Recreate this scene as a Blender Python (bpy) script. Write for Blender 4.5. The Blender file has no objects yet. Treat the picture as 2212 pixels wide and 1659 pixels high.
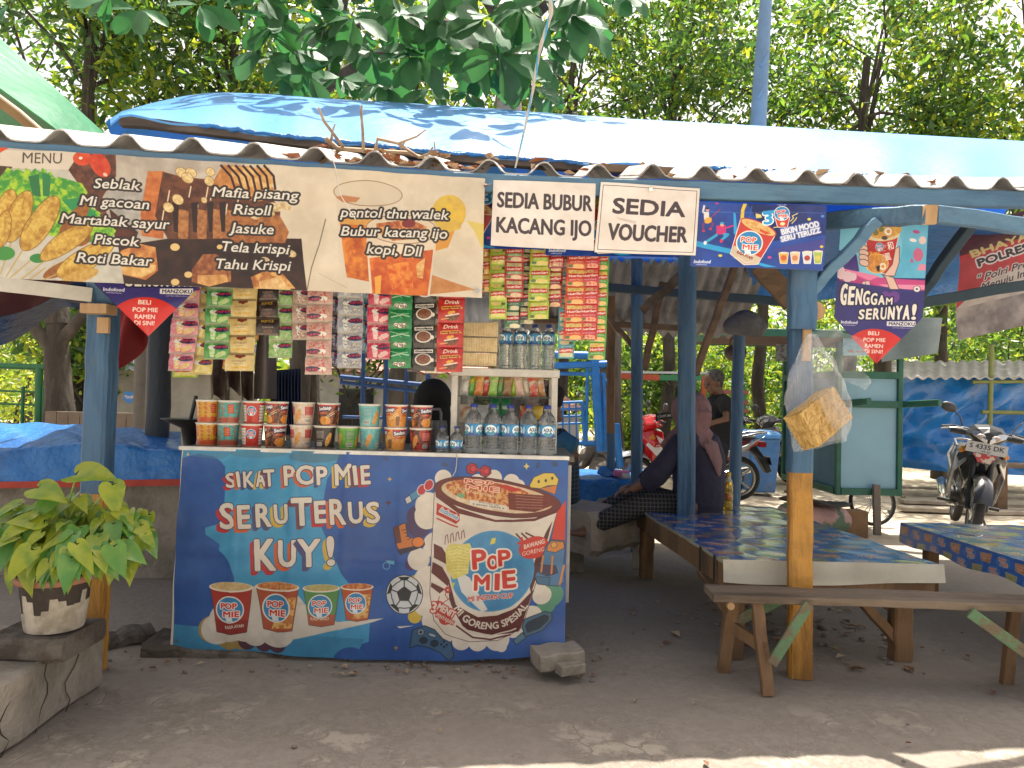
import bpy, math, random
import numpy as np
from mathutils import Vector as V, Matrix
R = math.radians
rnd = random.Random(7)
S = bpy.context.scene
COL = S.collection

# ---------------------------------------------------------------- camera, sky, sun, exposure
CAM_H, PITCH, ROLL = 1.36, R(1.2), R(1.3)
FPX = 1598.0                                   # focal length in units of a 2212 px wide picture
_r, _u = V((1, 0, 0)), V((0, -math.sin(PITCH), math.cos(PITCH)))
FWD = V((0, math.cos(PITCH), math.sin(PITCH)))
RGT = math.cos(ROLL) * _r + math.sin(ROLL) * _u
UPV = -math.sin(ROLL) * _r + math.cos(ROLL) * _u
cam_d = bpy.data.cameras.new('camera'); cam = bpy.data.objects.new('camera', cam_d); COL.objects.link(cam)
cam.matrix_world = Matrix(((RGT.x, UPV.x, -FWD.x, 0), (RGT.y, UPV.y, -FWD.y, 0), (RGT.z, UPV.z, -FWD.z, CAM_H), (0, 0, 0, 1)))
cam_d.sensor_width = 36; cam_d.lens = 36 * FPX / 2212; cam_d.clip_end = 400; cam_d.clip_start = 0.05
S.camera = cam
SUN_EL, SUN_AZ = R(72.1), R(24)                  # azimuth: from straight ahead (+Y) towards the right
w = bpy.data.worlds.new('World'); S.world = w; w.use_nodes = True
nt = w.node_tree; bg = nt.nodes['Background']; sk = nt.nodes.new('ShaderNodeTexSky')
sk.sky_type = 'NISHITA'; sk.sun_disc = False; sk.sun_elevation = SUN_EL; sk.sun_rotation = SUN_AZ
sk.air_density = 1.0; sk.dust_density = 3.0; sk.ozone_density = 1.0
bw = nt.nodes.new('ShaderNodeRGBToBW'); tn = nt.nodes.new('ShaderNodeMix'); tn.data_type = 'RGBA'; tn.blend_type = 'MULTIPLY'; tn.inputs[0].default_value = 1
hz = nt.nodes.new('ShaderNodeMix'); hz.data_type = 'RGBA'; hz.inputs[0].default_value = 0.72        # a milky tropical noon sky: the blue is mostly washed out
nt.links.new(sk.outputs[0], bw.inputs[0]); nt.links.new(bw.outputs[0], tn.inputs[6]); tn.inputs[7].default_value = (1.14, 1.0, 0.86, 1)
nt.links.new(sk.outputs[0], hz.inputs[6]); nt.links.new(tn.outputs[2], hz.inputs[7]); nt.links.new(hz.outputs[2], bg.inputs[0]); bg.inputs[1].default_value = 0.15
sun_d = bpy.data.lights.new('sun', 'SUN'); sun = bpy.data.objects.new('sun', sun_d); COL.objects.link(sun)
sun_d.energy = 4.6; sun_d.angle = R(0.55); sun_d.color = (1, 0.95, 0.86)
_sd = V((math.sin(SUN_AZ) * math.cos(SUN_EL), math.cos(SUN_AZ) * math.cos(SUN_EL), math.sin(SUN_EL)))
sun.rotation_euler = _sd.to_track_quat('Z', 'Y').to_euler()
S.view_settings.view_transform = 'Standard'; S.view_settings.look = 'None'
S.view_settings.exposure = 1.45; S.view_settings.gamma = 1.0

def P(px, py, Y):
    """world point seen at (px, py) of the 2212 x 1659 picture on the upright plane at depth Y"""
    d = FWD + RGT * ((px - 1106) / FPX) - UPV * ((py - 829.5) / FPX)
    t = Y / d.y
    return V((d.x * t, Y, CAM_H + d.z * t))
def PG(px, py, z=0.0):
    """world point seen at (px, py) on the level plane at height z"""
    d = FWD + RGT * ((px - 1106) / FPX) - UPV * ((py - 829.5) / FPX)
    t = (z - CAM_H) / d.z
    return V((d.x * t, d.y * t, z))

# ---------------------------------------------------------------- materials (all procedural)
def _n(nt, t, **kw):
    n = nt.nodes.new(t)
    for k, v in kw.items(): setattr(n, k, v)
    return n
MATS = {}
def M(name, col, rough=0.6, var=0.25, scale=6.0, bump=0.12, bscale=45.0, metal=0.0, col2=None, thr=(0.45, 0.6), coat=0.0,
      stretch=(1, 1, 1), spec=0.5, trans=0.0, alpha=1.0, transl=0.0, tcol=None, img=None, ior=1.45, emit=None, dirt=0.0, dcol=(0.1, 0.085, 0.06)):
    if name in MATS: return MATS[name]
    m = bpy.data.materials.new(name); m.use_nodes = True; MATS[name] = m
    nt = m.node_tree; L = nt.links.new
    b = nt.nodes['Principled BSDF']; out = nt.nodes['Material Output']
    tc = _n(nt, 'ShaderNodeTexCoord'); mp = _n(nt, 'ShaderNodeMapping'); mp.inputs['Scale'].default_value = stretch
    L(tc.outputs['Object'], mp.inputs['Vector'])
    nz = _n(nt, 'ShaderNodeTexNoise'); nz.inputs['Scale'].default_value = scale; nz.inputs['Detail'].default_value = 6; nz.inputs['Roughness'].default_value = 0.62
    L(mp.outputs[0], nz.inputs['Vector'])
    mx = _n(nt, 'ShaderNodeMix', data_type='RGBA')
    if img is not None:
        im = _n(nt, 'ShaderNodeTexImage'); im.image = img; im.extension = 'REPEAT'
        mu = _n(nt, 'ShaderNodeMix', data_type='RGBA', blend_type='MULTIPLY'); mu.inputs[0].default_value = 1
        cr = _n(nt, 'ShaderNodeValToRGB'); cr.color_ramp.elements[0].position = 0.3; cr.color_ramp.elements[1].position = 0.62
        k = 1 - var; cr.color_ramp.elements[0].color = (k, k * 0.98, k * 0.94, 1); cr.color_ramp.elements[1].color = (1, 1, 1, 1)
        L(nz.outputs[0], cr.inputs[0]); L(im.outputs[0], mu.inputs[6]); L(cr.outputs[0], mu.inputs[7]); csock = mu.outputs[2]
    else:
        if col2 is None: col2 = tuple(c * (1 - var) for c in col); lo, hi = 0.35, 0.65
        else: lo, hi = thr
        cr = _n(nt, 'ShaderNodeValToRGB'); cr.color_ramp.elements[0].position = lo; cr.color_ramp.elements[1].position = hi
        L(nz.outputs[0], cr.inputs[0]); L(cr.outputs[0], mx.inputs[0])
        mx.inputs[6].default_value = (*col, 1); mx.inputs[7].default_value = (*col2, 1); csock = mx.outputs[2]
    if dirt:
        n2 = _n(nt, 'ShaderNodeTexNoise'); n2.inputs['Scale'].default_value = scale * 0.45; n2.inputs['Detail'].default_value = 9; n2.inputs['Roughness'].default_value = 0.72
        L(tc.outputs['Object'], n2.inputs['Vector'])
        c2 = _n(nt, 'ShaderNodeValToRGB'); c2.color_ramp.elements[0].position = 0.5; c2.color_ramp.elements[1].position = 0.72
        c2.color_ramp.elements[1].color = (dirt, dirt, dirt, 1); c2.color_ramp.elements[0].color = (0, 0, 0, 1)
        m3 = _n(nt, 'ShaderNodeMix', data_type='RGBA'); L(n2.outputs[0], c2.inputs[0]); L(c2.outputs[0], m3.inputs[0])
        L(csock, m3.inputs[6]); m3.inputs[7].default_value = (*dcol, 1); csock = m3.outputs[2]
    L(csock, b.inputs['Base Color'])
    b.inputs['Roughness'].default_value = rough; b.inputs['Metallic'].default_value = metal
    b.inputs['Coat Weight'].default_value = coat; b.inputs['Coat Roughness'].default_value = 0.12
    b.inputs['Specular IOR Level'].default_value = spec; b.inputs['IOR'].default_value = ior
    b.inputs['Transmission Weight'].default_value = trans
    if bump:
        bn = _n(nt, 'ShaderNodeTexNoise'); bn.inputs['Scale'].default_value = bscale; bn.inputs['Detail'].default_value = 5
        L(mp.outputs[0], bn.inputs['Vector'])
        bp = _n(nt, 'ShaderNodeBump'); bp.inputs['Strength'].default_value = min(1, bump * 3); bp.inputs['Distance'].default_value = 0.15 / bscale * (1 + bump * 4)
        L(bn.outputs[0], bp.inputs['Height']); L(bp.outputs[0], b.inputs['Normal'])
    sh = b.outputs[0]
    if transl:
        tr = _n(nt, 'ShaderNodeBsdfTranslucent'); ms = _n(nt, 'ShaderNodeMixShader'); ms.inputs[0].default_value = transl
        if tcol: 
            mt = _n(nt, 'ShaderNodeMix', data_type='RGBA'); mt.inputs[0].default_value = 0.8
            L(csock, mt.inputs[6]); mt.inputs[7].default_value = (*tcol, 1); L(mt.outputs[2], tr.inputs[0])
        else: L(csock, tr.inputs[0])
        L(sh, ms.inputs[1]); L(tr.outputs[0], ms.inputs[2]); sh = ms.outputs[0]
    if alpha < 1:
        tp = _n(nt, 'ShaderNodeBsdfTransparent'); ms = _n(nt, 'ShaderNodeMixShader'); ms.inputs[0].default_value = alpha
        lw = _n(nt, 'ShaderNodeLayerWeight'); lw.inputs[0].default_value = 0.35
        mm = _n(nt, 'ShaderNodeMapRange'); mm.inputs[3].default_value = alpha; mm.inputs[4].default_value = min(1, alpha * 3.2)
        L(lw.outputs[1], mm.inputs[0]); L(mm.outputs[0], ms.inputs[0])
        L(tp.outputs[0], ms.inputs[1]); L(sh, ms.inputs[2]); sh = ms.outputs[0]
    if sh is not b.outputs[0]: L(sh, out.inputs[0])
    return m

# ---------------------------------------------------------------- mesh builder
class MB:
    def __init__(s): s.v, s.f, s.m, s.uv, s.sm = [], [], [], {}, []
    def add(s, vs, fs, m=0, uvs=None, smooth=False):
        o = len(s.v); s.v.extend([tuple(p) for p in vs])
        for i, f in enumerate(fs):
            if uvs is not None: s.uv[len(s.f)] = [uvs[j] for j in f]
            s.f.append(tuple(j + o for j in f)); s.m.append(m); s.sm.append(smooth)
        return s
    def box(s, c, sz, m=0, rot=None):
        c = V(c); x, y, z = (k / 2 for k in sz); ch = min(x, y, z) * 0.12
        vs = [V((a * x, b * y, d * z)) for d in (-1, 1) for b in (-1, 1) for a in (-1, 1)]
        if rot is not None: vs = [rot @ q for q in vs]
        return s.add([c + q for q in vs], [(0, 2, 3, 1), (4, 5, 7, 6), (0, 1, 5, 4), (2, 6, 7, 3), (0, 4, 6, 2), (1, 3, 7, 5)], m)
    def beam(s, p0, p1, w, h, m=0, up=(0, 0, 1), n=6, wob=0.0, ch=None, twist=0):
        """sawn timber of chamfered section from p0 to p1, w across and h along 'up'"""
        p0, p1 = V(p0), V(p1); d = (p1 - p0).normalized(); up = V(up)
        a = d.cross(up); a = a.normalized() if a.length > 1e-4 else V((1, 0, 0)); b = a.cross(d).normalized()
        if ch is None: ch = min(w, h) * 0.1
        prof = [(-w/2+ch, -h/2), (w/2-ch, -h/2), (w/2, -h/2+ch), (w/2, h/2-ch), (w/2-ch, h/2), (-w/2+ch, h/2), (-w/2, h/2-ch), (-w/2, -h/2+ch)]
        vs, fs = [], []
        for i in range(n + 1):
            t = i / n; c = p0.lerp(p1, t) + (a * rnd.uniform(-wob, wob) + b * rnd.uniform(-wob, wob) if 0 < i < n else V((0, 0, 0)))
            k = 1 + rnd.uniform(-wob, wob) * 3
            vs += [c + a * (x * k) + b * (y * k) for x, y in prof]
        for i in range(n):
            for j in range(8): fs.append((i*8+j, i*8+(j+1) % 8, (i+1)*8+(j+1) % 8, (i+1)*8+j))
        fs.append(tuple(range(7, -1, -1))); fs.append(tuple(range(n*8, n*8+8)))
        return s.add(vs, fs, m)
    def tube(s, pts, r, n=8, m=0, cap=True, flat=1.0, ref=(0, 0, 1), smooth=True):
        pts = [V(p) for p in pts]; k = len(pts); rs = r if isinstance(r, (list, tuple)) else [r] * k
        vs, fs = [], []; a = None
        for i, p in enumerate(pts):
            d = (pts[min(i + 1, k - 1)] - pts[max(i - 1, 0)]).normalized()
            if a is None:
                a = d.cross(V(ref)); a = a.normalized() if a.length > 1e-3 else d.cross(V((0, 1, 0))).normalized()
            else: a = (a - d * a.dot(d)).normalized()
            b = a.cross(d); rr = rs[i]; ra, rb = rr if isinstance(rr, tuple) else (rr, rr * flat)
            vs += [p + a * (ra * math.cos(2*math.pi*j/n)) + b * (rb * math.sin(2*math.pi*j/n)) for j in range(n)]
        for i in range(k - 1):
            for j in range(n): fs.append((i*n+j, i*n+(j+1) % n, (i+1)*n+(j+1) % n, (i+1)*n+j))
        s.add(vs, fs, m, smooth=smooth)
        if cap: s.add(vs[:n], [tuple(range(n - 1, -1, -1))], m); s.add(vs[-n:], [tuple(range(n))], m)
        return s
    def lathe(s, prof, c=(0, 0, 0), n=24, m=0, smooth=True, uvr=None, axis=None, cap=True):
        """prof: (radius, height) from bottom to top; uvr=(u0,u1) gives a wrapped print"""
        c = V(c); vs, uvs, fs = [], [], []; k = len(prof); zs = [q[1] for q in prof]; z0, z1 = min(zs), max(zs)
        for r, z in prof:
            for j in range(n + 1):
                t = 2 * math.pi * j / n; q = V((r * math.cos(t), r * math.sin(t), z))
                if axis is not None: q = axis @ q
                vs.append(c + q); uvs.append((j / n, (z - z0) / (z1 - z0 + 1e-9)))
        for i in range(k - 1):
            for j in range(n): fs.append((i*(n+1)+j, i*(n+1)+j+1, (i+1)*(n+1)+j+1, (i+1)*(n+1)+j))
        s.add(vs, fs, m, uvs, smooth)
        if cap:
            for i, rev in ((0, True), (k - 1, False)):
                if prof[i][0] > 1e-4:
                    ring = vs[i*(n+1):i*(n+1)+n]; s.add(ring, [tuple(range(n - 1, -1, -1)) if rev else tuple(range(n))], m)
        return s
    def ball(s, c, r, m=0, n=12, rot=None):
        c = V(c); r = r if isinstance(r, (tuple, list)) else (r, r, r); vs, fs = [], []; h = n // 2
        for i in range(h + 1):
            a = math.pi * i / h
            for j in range(n):
                t = 2 * math.pi * j / n; q = V((r[0]*math.sin(a)*math.cos(t), r[1]*math.sin(a)*math.sin(t), r[2]*math.cos(a)))
                vs.append(c + (rot @ q if rot is not None else q))
        for i in range(h):
            for j in range(n): fs.append((i*n+j, (i+1)*n+j, (i+1)*n+(j+1) % n, i*n+(j+1) % n))
        return s.add(vs, fs, m, smooth=True)
    def grid(s, fn, nu, nv, m=0, smooth=True, uvf=None):
        vs, uvs, fs = [], [], []
        for j in range(nv + 1):
            for i in range(nu + 1):
                u, v = i / nu, j / nv; vs.append(fn(u, v)); uvs.append(uvf(u, v) if uvf else (u, v))
        for j in range(nv):
            for i in range(nu): q = j * (nu + 1) + i; fs.append((q, q + 1, q + nu + 2, q + nu + 1))
        return s.add(vs, fs, m, uvs, smooth)
    def slab(s, fn, nu, nv, th, m=0, uvf=None, m2=None):
        """a sheet with real thickness: front fn(u,v), back moved by vector th"""
        th = V(th); s.grid(fn, nu, nv, m, True, uvf); s.grid(lambda u, v: V(fn(1 - u, v)) + th, nu, nv, m if m2 is None else m2, True, (lambda u, v: (1 - u, v)))
        for A, n in ((lambda t: fn(t, 0), nu), (lambda t: fn(1 - t, 1), nu), (lambda t: fn(0, 1 - t), nv), (lambda t: fn(1, t), nv)):
            s.grid(lambda u, v: V(A(1-u)) + th * v, n, 1, m if m2 is None else m2, False, lambda u, v: (0.002, 0.002))
        return s
    def prism(s, pts, th, m=0):
        """closed polygon of world points extruded by vector th"""
        n = len(pts); th = V(th); a = [V(p) for p in pts]; b = [p + th for p in a]
        return s.add(a + b, [tuple(range(n - 1, -1, -1)), tuple(range(n, 2 * n))] + [(i, (i+1) % n, n+(i+1) % n, n+i) for i in range(n)], m)
    def build(s, name, mats, parent=None, origin=None, mods=None):
        me = bpy.data.meshes.new(name); mats = mats if isinstance(mats, (list, tuple)) else [mats]
        if parent is not None and origin is None: o = V(parent.get('_o', (0, 0, 0)))
        elif origin is not None: o = V(origin)
        else:
            n = max(1, len(s.v)); o = V((sum(p[0] for p in s.v)/n, sum(p[1] for p in s.v)/n, min((p[2] for p in s.v), default=0)))
        if parent is not None: po = V(parent.get('_o', (0, 0, 0)))
        me.from_pydata([(p[0]-o.x, p[1]-o.y, p[2]-o.z) for p in s.v], [], s.f)
        for m in mats: me.materials.append(m)
        me.polygons.foreach_set('material_index', s.m); me.polygons.foreach_set('use_smooth', s.sm)
        if s.uv:
            ul = me.uv_layers.new(name='UVMap'); fl = []
            for i, f in enumerate(s.f): fl += [c for q in s.uv.get(i, [(0.002, 0.002)] * len(f)) for c in q]
            ul.data.foreach_set('uv', fl)
        me.validate(); me.update()
        ob = bpy.data.objects.new(name, me); COL.objects.link(ob)
        if parent is not None: ob.parent = parent; ob.location = o - po
        else: ob.location = o
        ob['_o'] = tuple(o)
        for md in mods or ():
            k = ob.modifiers.new(md[0].lower(), md[0])
            for a, q in md[1].items(): setattr(k, a, q)
        return ob
def tag(o, label=None, cat=None, group=None, kind=None):
    if label: o['label'] = label
    if cat: o['category'] = cat
    if group: o['group'] = group
    if kind: o['kind'] = kind
    return o
def thing(name, loc, label, cat, group=None):
    o = bpy.data.objects.new(name, None); COL.objects.link(o); o.location = V(loc); o.empty_display_size = 0.1; o['_o'] = tuple(loc)
    return tag(o, label, cat, group)
def copy_tree(o, parent=None):
    c = o.copy(); COL.objects.link(c)
    if parent is not None: c.parent = parent
    for ch in list(o.children): copy_tree(ch, c)
    return c
def rotm(ax, deg): return Matrix.Rotation(R(deg), 3, ax)
def fuse(vox=0.012, sm=6, dec=None):
    return [('REMESH', dict(mode='VOXEL', voxel_size=vox, use_smooth_shade=True)), ('SMOOTH', dict(factor=0.5, iterations=sm))]

# ---------------------------------------------------------------- prints: a small vector rasteriser
_TXT = {}
def glyphs(s, bold=0.0):
    """triangles of a line of lettering in font units, and its extent"""
    k = (s, bold)
    if k not in _TXT:
        cu = bpy.data.curves.new('lettering', 'FONT'); cu.body = s; cu.size = 1; cu.offset = bold; cu.resolution_u = 3; cu.fill_mode = 'FRONT'
        ob = bpy.data.objects.new('lettering', cu); COL.objects.link(ob)
        dg = bpy.context.evaluated_depsgraph_get(); me = ob.evaluated_get(dg).to_mesh(); me.calc_loop_triangles()
        co = np.zeros(len(me.vertices) * 3); me.vertices.foreach_get('co', co); co = co.reshape(-1, 3)[:, :2]
        tr = np.zeros(len(me.loop_triangles) * 3, dtype=np.int32); me.loop_triangles.foreach_get('vertices', tr); tr = tr.reshape(-1, 3)
        ob.evaluated_get(dg).to_mesh_clear(); bpy.data.objects.remove(ob); bpy.data.curves.remove(cu)
        t3 = co[tr] if len(tr) else np.zeros((0, 3, 2)); ar = (t3[:, 1, 0]-t3[:, 0, 0])*(t3[:, 2, 1]-t3[:, 0, 1]) - (t3[:, 1, 1]-t3[:, 0, 1])*(t3[:, 2, 0]-t3[:, 0, 0])
        t3[ar < 0] = t3[ar < 0][:, ::-1]; _TXT[k] = t3
    return _TXT[k]
_rs = np.random.RandomState(3)
def vnoise(h, w, cell):
    """smooth random field 0..1"""
    out = np.zeros((h, w)); amp = 1.0; tot = 0
    for o in range(4):
        c = max(1.0, cell / 2 ** o); gh, gw = int(h / c) + 3, int(w / c) + 3; g = _rs.rand(gh, gw)
        y = np.arange(h) / c; x = np.arange(w) / c; yi, xi = y.astype(int), x.astype(int); fy, fx = (y - yi)[:, None], (x - xi)[None, :]
        fy, fx = fy * fy * (3 - 2 * fy), fx * fx * (3 - 2 * fx)
        q = g[yi][:, xi] * (1-fy) * (1-fx) + g[yi+1][:, xi] * fy * (1-fx) + g[yi][:, xi+1] * (1-fy) * fx + g[yi+1][:, xi+1] * fy * fx
        out += q * amp; tot += amp; amp *= 0.6
    return np.clip((out / tot - 0.5) * 1.6 + 0.5, 0, 1)
def hx(c):
    if isinstance(c, str): return np.array([int(c[i:i+2], 16) / 255 for i in (0, 2, 4)])
    return np.array(c, float)
class Art:
    SS = 2
    def __init__(s, w, h, bg='ffffff', quad=None):
        s.w, s.h = w, h; s.W, s.H = w * s.SS, h * s.SS; s.a = np.empty((s.H, s.W, 3)); s.a[:] = hx(bg)
        q = quad or [(0, 0), (w, 0), (w, h), (0, h)]; A, b = [], []
        for (x, y), (u, v) in zip(q, [(0, 0), (s.W, 0), (s.W, s.H), (0, s.H)]):
            A += [[x, y, 1, 0, 0, 0, -u*x, -u*y], [0, 0, 0, x, y, 1, -v*x, -v*y]]; b += [u, v]
        s.Hm = np.append(np.linalg.solve(np.array(A, float), np.array(b, float)), 1).reshape(3, 3); s.vw = (0, 0, 1)
    def view(s, x0, y0, sc): s.vw = (x0, y0, sc); return s
    def t(s, p):
        p = np.asarray(p, float).reshape(-1, 2); x = s.vw[0] + p[:, 0] / s.vw[2]; y = s.vw[1] + p[:, 1] / s.vw[2]
        q = s.Hm @ np.stack([x, y, np.ones_like(x)]); return (q[:2] / q[2]).T
    def px(s, r): 
        a = s.t([(0, 0), (1, 0), (0, 1)]); return r * (np.linalg.norm(a[1]-a[0]) + np.linalg.norm(a[2]-a[0])) / 2
    def mask(s, tris):
        """coverage of closed loops given as (k, n, 2) arrays in raster pixels -> (y0, x0, mask)"""
        x0 = max(0, int(tris[..., 0].min()) - 12); x1 = min(s.W, int(tris[..., 0].max()) + 14); y0 = max(0, int(tris[..., 1].min()) - 12); y1 = min(s.H, int(tris[..., 1].max()) + 14)
        if x1 <= x0 or y1 <= y0: return None
        m = np.zeros((y1 - y0, x1 - x0 + 1), np.int32)
        p = tris.reshape(-1, 2); q = np.roll(tris, -1, axis=1).reshape(-1, 2)
        p, q = p - (x0, y0), q - (x0, y0)
        lo = np.where((p[:, 1] < q[:, 1])[:, None], p, q); hi = np.where((p[:, 1] < q[:, 1])[:, None], q, p)
        ya = np.ceil(lo[:, 1] - 0.5).astype(int); yb = np.ceil(hi[:, 1] - 0.5).astype(int); ya = np.clip(ya, 0, y1 - y0); yb = np.clip(yb, 0, y1 - y0)
        n = np.maximum(yb - ya, 0); idx = np.repeat(np.arange(len(n)), n)
        if len(idx) == 0: return None
        yy = np.arange(len(idx)) - np.repeat(np.cumsum(n) - n, n) + ya[idx]
        d = (hi[:, 1] - lo[:, 1]); d[d == 0] = 1
        xx = lo[idx, 0] + (yy + 0.5 - lo[idx, 1]) / d[idx] * (hi[idx, 0] - lo[idx, 0])
        xi = np.clip(np.ceil(xx - 0.5).astype(int), 0, x1 - x0)
        np.add.at(m, (yy, xi), 1)
        return y0, x0, (np.cumsum(m, axis=1) % 2 == 1)[:, :-1]
    def grow(s, k, r):
        y0, x0, m = k; r = int(round(r))
        if r < 1: return k
        yp, xp = min(y0, r), min(x0, r); yq, xq = min(s.H - y0 - m.shape[0], r), min(s.W - x0 - m.shape[1], r)
        m = np.pad(m, ((yp, max(yq, 0)), (xp, max(xq, 0)))); o = m.copy(); h, w = m.shape
        for dy in range(-r, r + 1):
            e = int(math.sqrt(max(0, r * r - dy * dy)) + 0.3)
            for dx in {-e, -e // 2, 0, e // 2, e}:
                a, b = max(0, dy), max(0, dx); c, d = max(0, -dy), max(0, -dx)
                if h - a - c > 0 and w - b - d > 0: o[a:h-c, b:w-d] |= m[c:h-a, d:w-b]
        return y0 - yp, x0 - xp, o
    def put(s, k, col, al=1.0):
        if k is None: return s
        y0, x0, m = k; h, w = m.shape; sub = s.a[y0:y0+h, x0:x0+w]; m = m[:sub.shape[0], :sub.shape[1]]
        if isinstance(col, tuple) and isinstance(col[0], str):      # (colour, colour, cell): blotchy print
            n = vnoise(h, w, col[2])[:sub.shape[0], :sub.shape[1], None]; n = np.clip((n - 0.5) * (col[3] if len(col) > 3 else 1.6) + 0.5, 0, 1)
            c = hx(col[0]) * (1 - n) + hx(col[1]) * n; sub[m] = sub[m] * (1 - al) + c[m] * al
        else: sub[m] = sub[m] * (1 - al) + hx(col) * al
        return s
    def poly(s, pts, col, edge=None, ew=0, al=1.0):
        k = s.mask(s.t(pts)[None])
        if k is None: return s
        if edge is not None: s.put(s.grow(k, s.px(ew)), edge, al)
        return s.put(k, col, al)
    def ell(s, cx, cy, rx, ry=None, col='000000', rot=0, edge=None, ew=0, a0=0, a1=360, al=1.0):
        ry = ry or rx; t = np.radians(np.linspace(a0, a1, 49)); c, d = math.cos(R(rot)), math.sin(R(rot)); x, y = rx*np.cos(t), ry*np.sin(t)
        return s.poly(np.stack([cx + x*c - y*d, cy + x*d + y*c], 1), col, edge, ew, al)
    def line(s, pts, w, col, al=1.0):
        pts = np.asarray(pts, float)
        for a, b in zip(pts[:-1], pts[1:]):
            d = b - a; n = np.array([-d[1], d[0]]) / (np.linalg.norm(d) + 1e-9) * w / 2; s.poly([a+n, b+n, b-n, a-n], col, al=al)
        for a in pts[1:-1]: s.ell(a[0], a[1], w/2, w/2, col, al=al)
        return s
    def blob(s, cs, col, edge=None, ew=0):
        if edge is not None:
            for x, y, r in cs: s.ell(x, y, r + ew, r + ew, edge)
        for x, y, r in cs: s.ell(x, y, r, r, col)
        return s
    def tmask(s, txt, p0, p1, h, bold=0.0, shear=0.0, warp=None, serif=0):
        g = glyphs(txt)
        if not len(g): return None
        mn, mx = g.reshape(-1, 2).min(0), g.reshape(-1, 2).max(0); cap = 0.729 if not bold else 0.729 + 2 * bold
        x = (g[..., 0] - mn[0] + bold) / (mx[0] - mn[0] + 2*bold + 1e-9); y = (g[..., 1] + bold) / cap
        p0, p1 = np.array(p0, float), np.array(p1, float); d = p1 - p0; L = np.linalg.norm(d); e = d / L; nrm = np.array([e[1], -e[0]])
        if warp: q = warp(x, y)
        else: q = p0 + (x * L)[..., None] * e + (y * h)[..., None] * nrm + (y * h * shear)[..., None] * e
        sh = q.shape; k = s.mask(s.t(q.reshape(-1, 2)).reshape(sh)); return k if k is None else s.grow(k, s.px(62 if warp else h) * bold / cap * .6)
    def text(s, txt, p0, p1, h, col='000000', bold=0.02, shear=0.0, edge=None, ew=0, drop=None, warp=None, edge2=None, ew2=0, al=1.0):
        k = s.tmask(txt, p0, p1, h, bold, shear, warp)
        if k is None: return s
        if drop: 
            dx, dy = s.t([(drop[0], drop[1])])[0] - s.t([(0, 0)])[0]; n = max(2, int(max(abs(dx), abs(dy)) / 2))
            for i in range(n, 0, -1): s.put((max(0, int(k[0] + dy * i / n)), max(0, int(k[1] + dx * i / n)), k[2]), drop[2])
        if edge2 is not None: s.put(s.grow(k, s.px(ew2)), edge2, al)
        if edge is not None: s.put(s.grow(k, s.px(ew)), edge, al)
        return s.put(k, col, al)
    def image(s, name):
        a = s.a.reshape(s.h, s.SS, s.w, s.SS, 3).mean((1, 3)); im = bpy.data.images.new(name, s.w, s.h)
        b = np.ones((s.h, s.w, 4), np.float32); b[..., :3] = np.clip(a[::-1], 0, 1); im.pixels.foreach_set(b.ravel()); im.update(); im.pack()
        return im
# ---------------------------------------------------------------- printed artwork
def lerp(a, b, t): return (a[0] + (b[0]-a[0])*t, a[1] + (b[1]-a[1])*t)
def popmie_logo(a, cx, cy, r, rot=0.0, ring='f0e8dc', disc='2f7fb5'):
    c, s_ = math.cos(R(rot)), math.sin(R(rot)); q = lambda x, y: (cx + (x*c - y*s_)*r, cy + (x*s_ + y*c)*r)
    a.ell(cx, cy, r*1.1, r*1.1, ring); a.ell(cx, cy, r, r, disc)
    a.poly([q(-.5, .2), q(.0, .1), q(.3, .95), q(-.2, .98)], 'dfe6e8')
    a.text('POP', q(-.72, .02), q(.55, -.08), r*.52, 'd02a22', .05, 0, 'f4ece0', r*.07)
    a.text('MIE', q(-.5, .66), q(.8, .56), r*.52, 'd02a22', .05, 0, 'f4ece0', r*.07)
def cup_pic(a, x0, y0, x1, y1, body, lid, logo=True, noodle=True, tilt=0.0, foot=None):
    """a picture of a noodle cup printed in the box x0..y1"""
    w, h = x1 - x0, y1 - y0; q = lambda u, v: (x0 + w*u + tilt*h*(0.5 - v), y0 + h*v + tilt*w*(u - .5)*.6)
    a.poly([q(.0, .1), q(1, .1), q(.86, .95), q(.5, 1.0), q(.16, .95)], body, '3a2a26', w*.012)
    if noodle: a.poly([q(.6, .3), q(.95, .3), q(.85, .9), q(.35, .95)], ('b9672a', 'e0b060', max(3, a.px(w*.06)), 3))
    if foot: a.poly([q(.1, .72), q(.9, .72), q(.86, .95), q(.5, 1.0), q(.16, .95)], foot)
    cx, cy = q(.5, .1); a.ell(cx, cy, w*.53, h*.1, 'e8dcc8', R(0)); a.ell(cx, cy-h*.015, w*.48, h*.08, lid)
    if logo: popmie_logo(a, *q(.46, .53), w*.31, 4)

# -- menu banner
a = Art(1240, 310, 'b8ad9e', [(-40, 574), (1897, 697), (1884, 1164), (-40, 1086)])
a.view(0, 500, 2.212)
a.poly([(0, 0), (2400, 150), (2400, 1500), (0, 1500)], ('a79c8d', 'c3b8a8', 90))
a.view(900, 500, 2.212)
a.poly([(120, 200), (2400, 200), (2400, 1600), (60, 1600)], ('cbbca4', 'd8cab2', 120))
a.view(0, 500, 2.212)
a.poly([(590, 370), (690, 190), (1000, 215), (1000, 420), (880, 600), (960, 900), (1050, 1340), (760, 1300), (900, 900)], ('4a2a1d', '74452f', 30))
a.poly([(900, 560), (1250, 520), (1200, 760), (1010, 980), (960, 760)], ('99948c', 'b3ada3', 40))
a.poly([(940, 700), (1180, 900), (1060, 1340), (1000, 1000)], ('5a3024', '3b211a', 26))
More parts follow.
